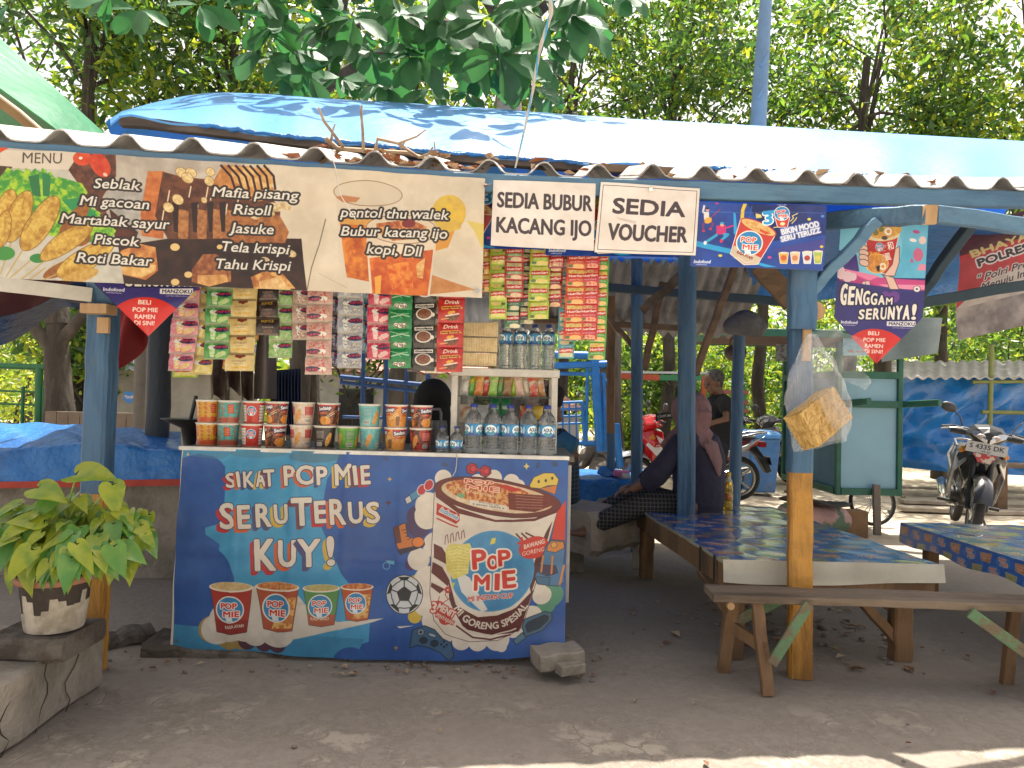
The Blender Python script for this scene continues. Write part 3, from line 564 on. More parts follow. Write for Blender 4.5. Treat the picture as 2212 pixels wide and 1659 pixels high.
a.text('BIKIN MOOD', (1000, 705), (1342, 625), 62, 'dcdce2', .06, 0, '6a78b0', 6); a.text('SERU TERUZZ', (995, 768), (1355, 678), 56, 'dcdce2', .06, 0, '6a78b0', 6)
for x, c1, c2 in ((1018, 'd8a03a', 'c85a2a'), (1122, 'e0b890', 'c07a50'), (1232, 'c8ccd0', 'a03a30'), (1330, '9ab04a', 'c8b858')): a.poly([(x-40, 865-(x-1018)*.05), (x+40, 862-(x-1018)*.05), (x+30, 955), (x-26, 955)], c1, 'e8e0d8', 5); a.ell(x, 908, 26, 24, c2); a.ell(x, 863-(x-1018)*.05, 40, 10, 'e0d0b8')
for x, y, c in ((476, 880, 'd8c838'), (1244, 557, 'd8c838'), (1362, 805, 'd0b040'), (893, 903, 'c8408a'), (440, 408, 'b03070'), (1368, 528, '4a8ac8')): a.ell(x, y, 17, 12, c)
a.text('Indofood', (250, 948), (392, 950), 34, 'e4e4ea', .04, .2); a.line([(270, 960), (362, 962)], 4, 'd8d8e0')
a.line([(240, 486), (1400, 500)], 8, '6a8acc', .35)
I_PARTY = a.image('party_banner_print')

# -- pointed hanging poster
a = Art(300, 460, '2f2a66', [(322, 425), (1154, 400), (1078, 1704), (240, 1722)])
a.poly([(200, 380), (1200, 380), (1200, 900), (200, 900)], ('58a8c8', '6ab4d0', 120)); a.ell(560, 640, 350, 300, '78bcd4', -10); a.poly([(200, 640), (470, 700), (500, 850), (200, 860)], '45307a')
a.poly([(280, 830), (700, 900), (1130, 920), (1110, 1080), (900, 1060), (560, 1040), (290, 900)], 'c0457f'); a.poly([(300, 820), (700, 890), (600, 930)], 'dd7aa0'); a.poly([(690, 960), (1130, 960), (1130, 1000), (800, 1000)], 'e08aa8'); a.poly([(480, 900), (900, 1060), (300, 930)], 'ad3572')
a.blob([(330, 880, 45), (390, 900, 50), (440, 900, 36), (330, 840, 30)], 'd8b8c0'); a.poly([(510, 1000), (540, 940), (600, 935), (615, 1005)], 'd8bdb8', '6a3050', 4); a.line([(560, 940), (575, 1005)], 5, '7a4060')
a.poly([(200, 930), (1150, 1020), (1150, 1800), (200, 1800)], ('302a68', '362e70', 120)); a.blob([(860, 1110, 60), (940, 1080, 55), (1040, 1060, 60), (1100, 1070, 60)], '30296a'); a.blob([(840, 1070, 50), (760, 1060, 40)], '6a3a8a')
a.poly([(560, 540), (870, 510), (800, 870), (580, 830)], 'b5302a', 'efe0cc', 6); a.ell(715, 520, 170, 55, 'd8c49a', -4); a.ell(740, 480, 160, 70, ('d8a848', 'c88a35', 12), -8); a.ell(768, 487, 38, 36, 'e8dcc8', 0, 'a06a30', 4); a.ell(770, 488, 18, 16, 'd88a30'); a.blob([(650, 500, 26), (700, 470, 24)], ('8a6a30', '5a7a35', 8)); a.ell(735, 545, 30, 18, '4a3a30')
a.ell(668, 775, 108, 84, ('d89a45', 'c27a35', 14), 0, 'e8c890', 6); a.ell(725, 800, 34, 32, 'e4d8c0'); a.ell(727, 800, 16, 15, 'd88a30'); a.poly([(660, 800), (700, 790), (695, 850), (670, 840)], '2a1a18')
popmie_logo(a, 688, 628, 36, 0); a.text('TORI MISO', (570, 700), (690, 705), 34, 'e0a030', .05); a.text('和', (772, 655), (832, 640), 66, 'eae0d6', .03); a.text('風', (752, 750), (808, 735), 62, 'eae0d6', .03)
for i, ch in enumerate('ラーメン'): a.text(ch, (722 - i*4, 640 + i*38), (758 - i*4, 634 + i*38), 30, 'eae0d6', .02)
SK = 'dcb7a4'
a.poly([(720, 870), (830, 900), (880, 1000), (800, 1000), (760, 900)], SK, '3a2a40', 5); a.poly([(880, 620), (845, 640), (820, 780), (740, 880), (840, 880), (880, 760)], SK, '3a2a40', 5)
for i in range(4): a.ell(540 - (i == 0)*10 + (i == 3)*4, 640 + i*44, 46, 27, SK, 14, '3a2a40', 5)
for x, y, c in ((1040, 485, 'b04a80'), (1100, 560, 'e0c0b8'), (1010, 560, 'e8e0dc')): a.ell(x, y, 34, 16 if x != 1100 else 36, c, 10)
a.ell(1060, 690, 46, 60, 'c8688a'); a.ell(1048, 997, 30, 26, 'e0dcd8', 0, '2a2038', 4); a.ell(1048, 997, 10, 9, '2a2038'); a.poly([(985, 760), (1000, 715), (1020, 760)], 'c05a88'); a.poly([(1050, 830), (1075, 770), (1130, 780), (1130, 830)], 'd88aa0')
a.poly([(190, 1270), (275, 1265), (640, 1712), (200, 1740)], '3a3a3a')
def gw(txt, x0, x1, y0, y1, hs):
    n = len(txt); xs = np.linspace(x0, x1, n + 1)
    for i, ch in enumerate(txt):
        b = lerp((x0, y0), (x1, y1), i / n); e = lerp((x0, y0), (x1, y1), (i + .94) / n); h = hs[0] + (hs[1]-hs[0]) * i / (n-1)
        a.text(ch, (xs[i] + 4, b[1]), (xs[i+1] - 4, e[1]), h, 'e6ddd0', .05, .1, '1c1c40', 13)
gw('GENGGAM', 318, 828, 1162, 1142, (212, 72)); gw('SERUNYA!', 495, 1050, 1282, 1278, (100, 160))
a.text('Indofood', (330, 1326), (490, 1328), 34, 'dcdce4', .04, .2); a.line([(350, 1340), (470, 1342)], 4, 'd0d0dc')
a.poly([(770, 1295), (1034, 1290), (1030, 1345), (765, 1340)], 'dcd8d8'); a.text('MANZOKU', (782, 1334), (1022, 1336), 38, '2a2648', .05, .15); a.text('EXTRA MEMUASKAN', (815, 1364), (1016, 1366), 14, 'c8c4d0', .03)
a.poly([(395, 1450)] + [(650 + 330*math.cos(R(t)), 1690 + 320*math.sin(R(t))) for t in range(-142, -38, 8)] + [(908, 1478), (690, 1720), (640, 1720)], 'c82a20')
for tx, x0, x1, y in (('BELI', 585, 690, 1434), ('POP MIE', 538, 742, 1500), ('RAMEN', 550, 716, 1560), ('DI SINI!', 543, 710, 1615)): a.text(tx, (x0, y), (x1, y+3), 44, 'eadbcf', .05, .12)
I_POINT = a.image('pointed_poster_print')

# -- paper signs
a = Art(330, 230, 'd8cdc2'); a.poly([(0, 0), (330, 0), (330, 230), (0, 230)], ('d3c8bd', 'ddd3c9', 120))
a.text('SEDIA BUBUR', (14, 98), (322, 98), 62, '453a3a', .05); a.text('KACANG IJO', (14, 186), (322, 184), 62, '453a3a', .05); I_SIGN1 = a.image('sign_print')
a = Art(330, 240, 'd8cdc2'); a.poly([(0, 0), (330, 0), (330, 240), (0, 240)], ('d3c8bd', 'ddd3c9', 120))
for q_ in ([(9, 10), (321, 10), (321, 230), (9, 230), (9, 10)],): a.line(q_, 2.2, '4a4040')
a.text('SEDIA', (42, 108), (290, 108), 62, '453a3a', .06); a.text('VOUCHER', (36, 198), (300, 198), 64, '453a3a', .05)
a.poly([(60, 118), (130, 128), (124, 138), (70, 126)], 'a89888', al=.5); I_SIGN2 = a.image('voucher_print')

# -- red and white police banner
a = Art(420, 300, 'a02a30', [(1385, 420), (2400, 130), (2420, 1300), (1430, 1470)])
a.view(0, 0, 1); a.poly([(1300, 0), (2500, 0), (2500, 1600), (1300, 1600)], ('98262e', 'ab3036', 80)); a.poly([(1340, 420), (2500, 130), (2500, 380), (1380, 680)], ('3a1c26', '512530', 60))
a.poly([(1540, 1000), (1620, 920), (1800, 850), (2500, 640), (2500, 1600), (1430, 1600), (1400, 1200)], ('a59a92', 'b7ada4', 60)); a.poly([(1400, 1180), (2500, 980), (2500, 1600), (1400, 1600)], ('6f6663', 'a09690', 90))
a.text('BHAYANGKARA', (1470, 712), (2330, 430), 80, 'b8a870', .05); a.text('DEWI', (1600, 480), (1900, 400), 80, 'b0a8a8', .05); a.text('POLRES BOJONEGORO', (1520, 805), (2560, 470), 84, '2a2226', .05, 0, 'c8bfc0', 9)
a.text('" Polri Presisi Untuk', (1520, 950), (2180, 760), 70, '3a2f33', .02, .35, 'b8aca8', 6); a.text('Menuju Indonesia Maju "', (1560, 1030), (2250, 820), 70, '3a2f33', .02, .35, 'b8aca8', 6)
I_POLICE = a.image('police_banner_print')

# -- oilcloth with repeated ovals
a = Art(256, 256, '2a5fae'); a.poly([(0, 0), (256, 0), (256, 256), (0, 256)], ('2558a6', '2f6abb', 60))
def oval(x, y, k):
    if k == 0: a.ell(x, y, 46, 26, '2a6fb0', 0, '6a9ac8', 3); a.text('POP', (x-32, y+1), (x+22, y-1), 20, 'b8402f', .05, 0, 'cfc8c0', 3); a.text('MIE', (x-20, y+22), (x+36, y+20), 20, 'b8402f', .05, 0, 'cfc8c0', 3)
    elif k == 1: a.poly([(x-44, y-16), (x+40, y-22), (x+32, y+22), (x-34, y+18)], ('a8603a', 'c8a070', 10), 'b0a090', 3); a.text('POP MIE', (x-28, y+6), (x+26, y+4), 14, 'b03028', .04, 0, 'd0c8b8', 2)
    else: a.poly([(x-40, y-18), (x+40, y-18), (x+30, y+22), (x-30, y+22)], ('7a8a58', 'b8a878', 10), 'a8a898', 3)
for i, (x, y) in enumerate(((50, 40), (178, 40), (114, 104), (242, 104), (-14, 104), (50, 168), (178, 168), (114, 232), (242, 232), (-14, 232))): oval(x, y, (0, 1, 2, 0, 0, 1, 0, 0, 2, 2)[i])
I_OIL = a.image('oilcloth_print')

# -- sachets
def art_popice(bg, bg2, fruit, flip=False):
    a = Art(72, 64, bg); a.poly([(0, 0), (72, 0), (72, 64), (0, 64)], (bg, bg2, 20, 2)); a.line([(0, 3), (72, 3)], 6, 'b8b0a0', .7); a.line([(0, 61), (72, 61)], 5, 'a8a294', .7)
    a.poly([(16, 20), (36, 22), (32, 56), (20, 56)], (fruit, 'd8d8c8', 8)); a.ell(25, 20, 11, 8, 'e0ddd0'); a.line([(25, 18), (22, 4)], 3, fruit); a.blob([(50, 46, 9), (58, 42, 8), (42, 52, 7)], (fruit, 'c8c0a8', 6))
    a.poly([(28, 22), (40, 12), (60, 10), (70, 16), (70, 26), (54, 30), (38, 28)], '26284c'); a.text('POP ICE', (36, 25), (69, 21), 10, 'c83040', .06, .1)
    return a
def art_nutri(bg, sub, fruit, tag_='Jeruk'):
    a = Art(64, 74, bg); a.poly([(0, 0), (64, 0), (64, 74), (0, 74)], (bg, bg, 8)); a.poly([(6, 6), (58, 6), (58, 22), (6, 22)], (fruit, 'd8d090', 9)); a.poly([(4, 24), (60, 21), (60, 39), (4, 42)], 'b52a20'); a.text('NutriSari', (7, 38), (58, 34), 11, 'efe6da', .05)
    a.poly([(4, 42), (60, 40), (60, 52), (4, 53)], sub); a.text(tag_, (10, 51), (54, 49), 7, 'e4dccc', .03, .15); a.ell(38, 64, 20, 9, (fruit, 'e8c090', 6)); a.ell(13, 63, 8, 6, '4a6a3a'); a.line([(4, 71), (60, 71)], 3, 'd8c8a8', .7)
    return a
SA = {}
def sac(k, a, flip=False):
    if flip: a.a = a.a[::-1, ::-1].copy()
    SA[k] = M('sachet_' + k, (.5, .5, .5), rough=.32, var=.12, scale=30, bump=.12, bscale=60, coat=.3, img=a.image('sachet_print_' + k))
sac('pink', art_popice('c86a80', 'd9a0a8', 'd8a040')); sac('yellow', art_popice('c9a93a', 'd8c878', 'd8c060')); sac('green', art_popice('3f8a45', '5aa050', '8ac850')); sac('lime', art_popice('6aa050', '98b870', '5a9a40'))
sac('mauve', art_popice('a08078', 'b8988c', '7a4a38')); sac('rose', art_popice('b88a80', 'c8a498', 'c04a48'), True); sac('navy', art_popice('34345e', '4a4a72', '5a5a90')); sac('grey', art_popice('888a96', 'a8a8b0', '6a6a78')); sac('blue', art_popice('2a78b0', '4a98c8', '88c0d8')); sac('red', art_popice('b82a48', 'd05a70', 'e09aa8'))
a = Art(72, 64, 'c8b070'); a.poly([(0, 0), (72, 0), (72, 64), (0, 64)], ('c6ad6c', 'd6c088', 30)); a.line([(2, 5), (70, 5)], 7, '8a7858'); a.blob([(30, 12, 5), (38, 14, 6), (46, 11, 4)], '7a3020'); a.text('COKELAT', (18, 33), (54, 32), 8, '6a4a30', .04); a.text('KLASIK', (24, 40), (48, 40), 4, '7a6a4a', .03); a.text('Drink Choco', (16, 56), (60, 54), 8, 'c89a20', .05, .15); sac('cream', a)
a = Art(72, 64, '2a1c18'); a.poly([(0, 0), (72, 0), (72, 64), (0, 64)], ('241814', '34231c', 20)); a.line([(2, 4), (70, 4)], 5, '5a4a40'); a.line([(2, 60), (70, 60)], 5, '6a5a50'); a.text('POP ICE', (18, 20), (56, 17), 11, 'b09030', .05, .1); a.ell(38, 36, 22, 7, '3a2620'); a.text('Chocolate', (20, 39), (56, 37), 7, 'c8c0b0', .04); a.blob([(30, 52, 7), (44, 50, 8)], '5a3626'); sac('black', a)
a = Art(72, 76, '1f7a45'); a.poly([(0, 0), (72, 0), (72, 76), (0, 76)], ('1c7040', '278a50', 24)); a.blob([(24, 16, 9), (36, 14, 10), (48, 16, 9)], '5a3a22'); a.blob([(24, 16, 7.5), (36, 14, 8.5), (48, 16, 7.5)], 'e4dfcf'); a.text('MILO', (18, 20), (54, 20), 12, '3a2a20', .06)
a.line([(6, 50), (30, 56), (64, 46)], 4, 'c8d8c0'); a.line([(10, 62), (40, 58), (66, 66)], 3, 'a8c8a0'); a.line([(30, 44), (50, 62)], 3, '8ab88a'); sac('milo', a, True)
a = Art(72, 88, '262220'); a.poly([(0, 0), (72, 0), (72, 88), (0, 88)], ('201c1a', '34302e', 20)); a.poly([(6, 6), (66, 4), (66, 18), (6, 20)], 'dcd6cc'); a.text('chocolatos', (9, 16), (64, 15), 9, '2a201c', .05); a.ell(36, 44, 27, 23, 'd8cfc2'); a.ell(36, 43, 20, 17, ('6a3a26', '8a5a40', 8), 0, '4a2a1c', 2); a.ell(64, 46, 6, 8, 'd8cfc2')
for k in range(3): a.line([(4, 70 + k*5), (30, 73 + k*5), (68, 69 + k*5)], 2, '5a5652')
sac('cocoa', a)
a = Art(60, 90, 'd8cbb4'); a.poly([(0, 0), (60, 0), (60, 14), (0, 14)], 'c8a850'); a.text('Good Day', (2, 26), (56, 25), 12, 'a03030', .04, .1); a.text('Cappuccino', (10, 36), (56, 33), 7, '7a5030', .03, .2); a.ell(30, 62, 24, 20, 'ece4d6'); a.ell(30, 58, 14, 10, ('6a4430', '8a6448', 6)); sac('coffee', a)
a = Art(72, 92, 'b02420'); a.poly([(0, 0), (72, 0), (72, 92), (0, 92)], ('a81e1c', 'bc2e26', 20)); a.line([(0, 4), (72, 4)], 6, '8a1a18'); a.text('Drink', (16, 24), (58, 22), 17, 'e8dcc8', .05, .2); a.poly([(8, 32), (60, 28), (68, 38), (10, 44)], 'd8a848'); a.text('beng-beng', (12, 41), (62, 36), 9, '7a2a1c', .05); a.blob([(34, 56, 7), (42, 52, 5)], 'd8a040'); a.poly([(18, 66), (60, 62), (50, 84), (26, 84)], ('4a2418', '7a4a30', 8)); a.line([(20, 68), (58, 58)], 5, 'd8cfc0'); a.line([(8, 80), (30, 76)], 4, 'c89858'); sac('drink', a)
sac('n_orange', art_nutri('c85028', 'b83a28', 'd89a40', 'Jeruk Manis')); sac('n_red', art_nutri('bc2e3c', 'b02a40', 'c8504a', 'Sweet Guava')); sac('n_green', art_nutri('5a9a3a', '4a8a38', 'd8a038', 'Jeruk Peras')); sac('n_lime', art_nutri('98b030', '8aa830', 'c0c048', 'Jeruk Nipis')); sac('n_limeflip', art_nutri('98b030', '8aa830', 'c0c048', 'Jeruk Nipis'), True)
sac('n_sirsak', art_nutri('2f6a50', '2a6048', 'c8d0c0', 'Sirsak')); sac('n_rose', art_nutri('b03a38', '6a8a58', 'b0a090', 'Jambu')); sac('n_cocopandan', art_nutri('2a2624', '221e1e', '8a9a80', 'Es Cocopandan')); sac('n_markisa', art_nutri('8a3028', '6a2028', 'c89a78', 'Markisa')); sac('n_teal', art_nutri('5a9aa0', '4a8a98', 'b0b8a0', 'Jeruk'), True); sac('n_maroon', art_nutri('8a2038', '781a34', 'a84a58', 'Anggur'), True); sac('n_amber', art_nutri('c87a28', 'b85a28', 'd8b050', 'Mangga'))

# -- noodle cups: wrapped prints, 3 repeats round
def cup_art(bg, bg2, kind, word):
    a = Art(360, 120, bg); a.poly([(0, 0), (360, 0), (360, 120), (0, 120)], (bg, bg2, 26, 1.8))
    for k in range(3):
        x = 120 * k
        if kind == 'sedaap':
            a.poly([(x, 0), (x+70, 0), (x+110, 14), (x+60, 34), (x, 22)], 'b83028'); a.text('Sedaap', (x+6, 40), (x+84, 30), 22, 'e9e4dc', .05, .15, '24285a', 5); a.poly([(x+10, 48), (x+60, 44), (x+56, 56), (x+8, 58)], 'a8342a'); a.text('GORENG', (x+14, 56), (x+52, 53), 7, 'e8d8a0', .04)
            a.ell(x+46, 92, 36, 24, ('c86a28', 'e0b058', 7, 2.6)); a.line([(x+50, 74), (x+104, 40)], 3, 'd8cfa8'); a.line([(x+56, 78), (x+108, 50)], 3, 'd8cfa8'); a.poly([(x+92, 60), (x+116, 60), (x+112, 110), (x+92, 110)], '2a2422', al=.5)
        elif kind == 'info':
            a.poly([(x+18, 18), (x+64, 18), (x+62, 108), (x+20, 108)], 'd8d2c6')
            for i in range(5): a.line([(x+26, 30 + i*16), (x+58, 30 + i*16)], 3, '8a7a70'); a.ell(x+22, 30 + i*16, 4, 4, '4a8ab0')
            popmie_logo(a, x+94, 50, 24)
        elif kind == 'back':
            a.poly([(x+20, 20), (x+78, 20), (x+76, 66), (x+22, 66)], word)
            for i in range(6): a.line([(x+26, 26 + i*7), (x+72, 26 + i*7)], 2.4, 'd8c8b8', .8)
            a.line([(x+30, 78), (x+70, 78)], 3, 'b8b0a0'); a.poly([(x+24, 86), (x+62, 86), (x+62, 106), (x+24, 106)], 'dcd8d0')
            for i in range(9): a.line([(x+27+i*4, 88), (x+27+i*4, 104)], 1.6, '3a3a3a')
            a.ell(x+98, 70, 14, 40, ('c87a38', 'd8b068', 7), 20)
        elif kind == 'wild':
            for i in range(26): a.line([(x + rnd.random()*120, 12 + rnd.random()*100) for _ in range(2)] if False else [(x + (i*37 % 110), 14 + (i*23 % 90)), (x + (i*37 % 110) + 12, 8 + (i*23 % 90))], 4, word)
            a.poly([(x+70, 20), (x+104, 16), (x+108, 66), (x+74, 66)], 'b0342a'); 
            for i in range(4): a.line([(x+76, 28 + i*10), (x+102, 26 + i*10)], 3, 'e0a050')
            a.poly([(x, 92), (x+120, 86), (x+120, 120), (x, 120)], 'b8402a', al=.8)
    a.line([(0, 3), (360, 3)], 6, 'd8cdb8'); a.line([(0, 117), (360, 117)], 5, 'c8b8a0', .6)
    return a
CUPM = {}
for k, args in dict(fiery=('c8a030', 'd08a30', 'wild', 'a83a20'), teal=('3f8f8a', '5aa8a0', 'wild', 'c85a38'), redinfo=('b02a22', 'c03a2c', 'info', ''), sedaap=('b85a34', '3a2c28', 'sedaap', ''), white=('d2c8b8', 'c8a890', 'back', 'b02a2a'), dark=('2f2a28', '453c38', 'back', '3a3634'), green=('5a9438', '6ea848', 'back', '3f7a40'), aqua=('5aa0a0', '78b4b0', 'back', '4a98a0'), orange=('c8803a', 'd89a50', 'sedaap', ''), pepper=('b8382c', '34302e', 'back', 'b83a34')).items():
    CUPM[k] = M('cup_' + k, (.5, .5, .5), rough=.35, var=.08, scale=20, bump=.03, coat=.25, img=cup_art(*args).image('cup_print_' + k))

# -- water bottle label, plates, small lettering
a = Art(400, 80, '2a7fae'); a.poly([(0, 0), (400, 0), (400, 80), (0, 80)], ('2273a6', '3f97bf', 30))
for k in range(3):
    x = 133 * k; a.poly([(x, 70), (x+40, 52), (x+90, 60), (x+133, 46), (x+133, 80), (x, 80)], '1c4a86'); a.ell(x+58, 40, 46, 34, 'e4eef0'); a.poly([(x+18, 62), (x+40, 44), (x+58, 56), (x+78, 42), (x+100, 62), (x+58, 76)], '3a8aa0'); a.text('AQUA', (x+24, 44), (x+92, 44), 26, '26344f', .045); a.poly([(x+110, 14), (x+124, 14), (x+124, 60), (x+110, 60)], 'd8dcdc', al=.7)
I_AQUA = a.image('water_label_print')
a = Art(200, 64, 'b8b9bc'); a.text('S 4335 DK', (14, 40), (186, 40), 32, '3c4046', .05); a.text('03 27', (78, 57), (122, 57), 10, '4a4e54', .04); I_PLATE = a.image('plate_print')
def word_img(nm, txt, bg, fg, w, h, bold=.05, shear=0, m=.1, hh=.6):
    a = Art(w, h, bg); a.text(txt, (w*m, h*(.5+hh/2)), (w*(1-m), h*(.5+hh/2)), h*hh, fg, bold, shear); return a.image(nm)
I_PASEO = word_img('tissue_print', 'PASEO', '2a7a4c', 'd8e0d4', 90, 90, hh=.22)
a = Art(200, 260, '8fb8cc'); a.poly([(0, 0), (200, 0), (200, 260), (0, 260)], ('84b0c6', '9cc4d4', 50)); a.ell(60, 110, 44, 40, ('b89a68', 'd8c8a0', 8)); a.ell(150, 90, 34, 30, ('b08a58', 'd0b890', 8)); a.ell(140, 190, 40, 34, ('c0a878', 'e0d8c0', 8)); a.text('BAKSO', (24, 46), (120, 46), 26, 'c05a40', .05); a.text('MIE AYAM', (20, 240), (110, 240), 20, 'c05a40', .05); I_CART = a.image('cart_poster_print')
# ---------------------------------------------------------------- common materials
BLUEP = M('blue_painted_wood', (.050, .122, .215), .6, scale=9, col2=(.026, .070, .135), bump=.5, bscale=30, stretch=(1, 1, .14), dirt=.55, dcol=(.10, .11, .12))
BLUEB = M('blue_beam_paint', (.08, .17, .255), .6, scale=6, col2=(.05, .115, .19), bump=.35, bscale=34, stretch=(.25, 1, 1), dirt=.3, dcol=(.11, .12, .13))
YELP = M('yellow_painted_wood', (.44, .215, .035), .6, scale=8, col2=(.27, .125, .025), bump=.9, bscale=20, stretch=(1, 1, .22), dirt=.75, dcol=(.16, .09, .03))
RAWW = M('raw_sawn_wood', (.42, .27, .14), .7, scale=6, col2=(.30, .18, .085), bump=.2, bscale=30, stretch=(1, 1, .2))
OLDW = M('weathered_wood', (.16, .10, .058), .8, scale=5, col2=(.085, .055, .034), bump=.3, bscale=34, stretch=(.3, 1, 1), dirt=.35, dcol=(.2, .17, .13))
DARKW = M('dark_weathered_wood', (.055, .042, .034), .85, scale=7, col2=(.11, .085, .07), bump=.35, bscale=40, stretch=(.25, 1, 1))
GREYW = M('grey_bench_wood', (.18, .135, .092), .8, scale=6, col2=(.085, .06, .04), bump=.5, bscale=36, stretch=(.2, 1, 1), dirt=.3, dcol=(.08, .06, .045))
BROWNW = M('brown_leg_wood', (.20, .115, .055), .75, scale=5, col2=(.11, .062, .032), bump=.3, bscale=30, stretch=(1, 1, .25), dirt=.3)
GREENP = M('peeling_green_paint', (.105, .19, .095), .8, scale=9, col2=(.15, .115, .07), thr=(.47, .56), bump=.35, bscale=40, dirt=.5)
TARP = M('blue_tarpaulin', (.10, .36, .74), .42, var=.12, scale=1.6, bump=.1, bscale=14, transl=.28, tcol=(.02, .22, .75), coat=.15)
TARPD = M('blue_tarpaulin_dark', (.02, .17, .48), .4, scale=1.6, col2=(.015, .11, .34), bump=.55, bscale=13, transl=.12, coat=.2)
TARPS = M('shiny_blue_tarpaulin', (.012, .20, .58), .25, scale=2, col2=(.012, .15, .44), bump=.2, bscale=4, transl=.12, coat=.5)
TARPG = M('green_tarpaulin', (.015, .25, .11), .45, var=.2, scale=2, bump=.12, bscale=10, transl=.45, tcol=(.02, .5, .2))
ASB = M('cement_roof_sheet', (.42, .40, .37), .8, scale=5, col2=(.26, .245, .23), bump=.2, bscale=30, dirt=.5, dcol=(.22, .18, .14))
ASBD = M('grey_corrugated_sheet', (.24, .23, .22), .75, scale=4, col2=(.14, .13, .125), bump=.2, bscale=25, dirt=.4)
BLACKR = M('black_rubber', (.018, .018, .018), .7, scale=20, bump=.1)
BLACKP = M('black_plastic', (.018, .019, .021), .38, scale=20, bump=.03)
GREYM = M('grey_metal', (.35, .35, .36), .35, metal=.8, scale=12, bump=.04)
CHROME = M('bright_metal', (.7, .7, .7), .18, metal=1, scale=10, bump=.02)
BLUEM = M('blue_pipe_paint', (.02, .18, .55), .35, scale=8, bump=.05)
CONC = M('old_concrete', (.28, .245, .20), .9, scale=3.5, col2=(.19, .165, .13), bump=.35, bscale=28, dirt=.4, dcol=(.10, .11, .075))
CONCG = M('mossy_concrete', (.17, .19, .14), .85, scale=3, col2=(.24, .22, .18), bump=.25, bscale=26)
CONCD = M('dark_stone', (.07, .055, .042), .9, scale=9, col2=(.13, .11, .09), bump=.4, bscale=40)
CLEAR = M('clear_plastic_film', (.85, .87, .9), .10, var=.05, scale=20, bump=1.0, bscale=15, alpha=.12, spec=1.0, coat=.6)
CLEAR2 = M('thin_clear_film', (.85, .87, .9), .10, var=.05, scale=20, bump=1.0, bscale=25, alpha=.05, spec=1.0)
SCREW = GREYM

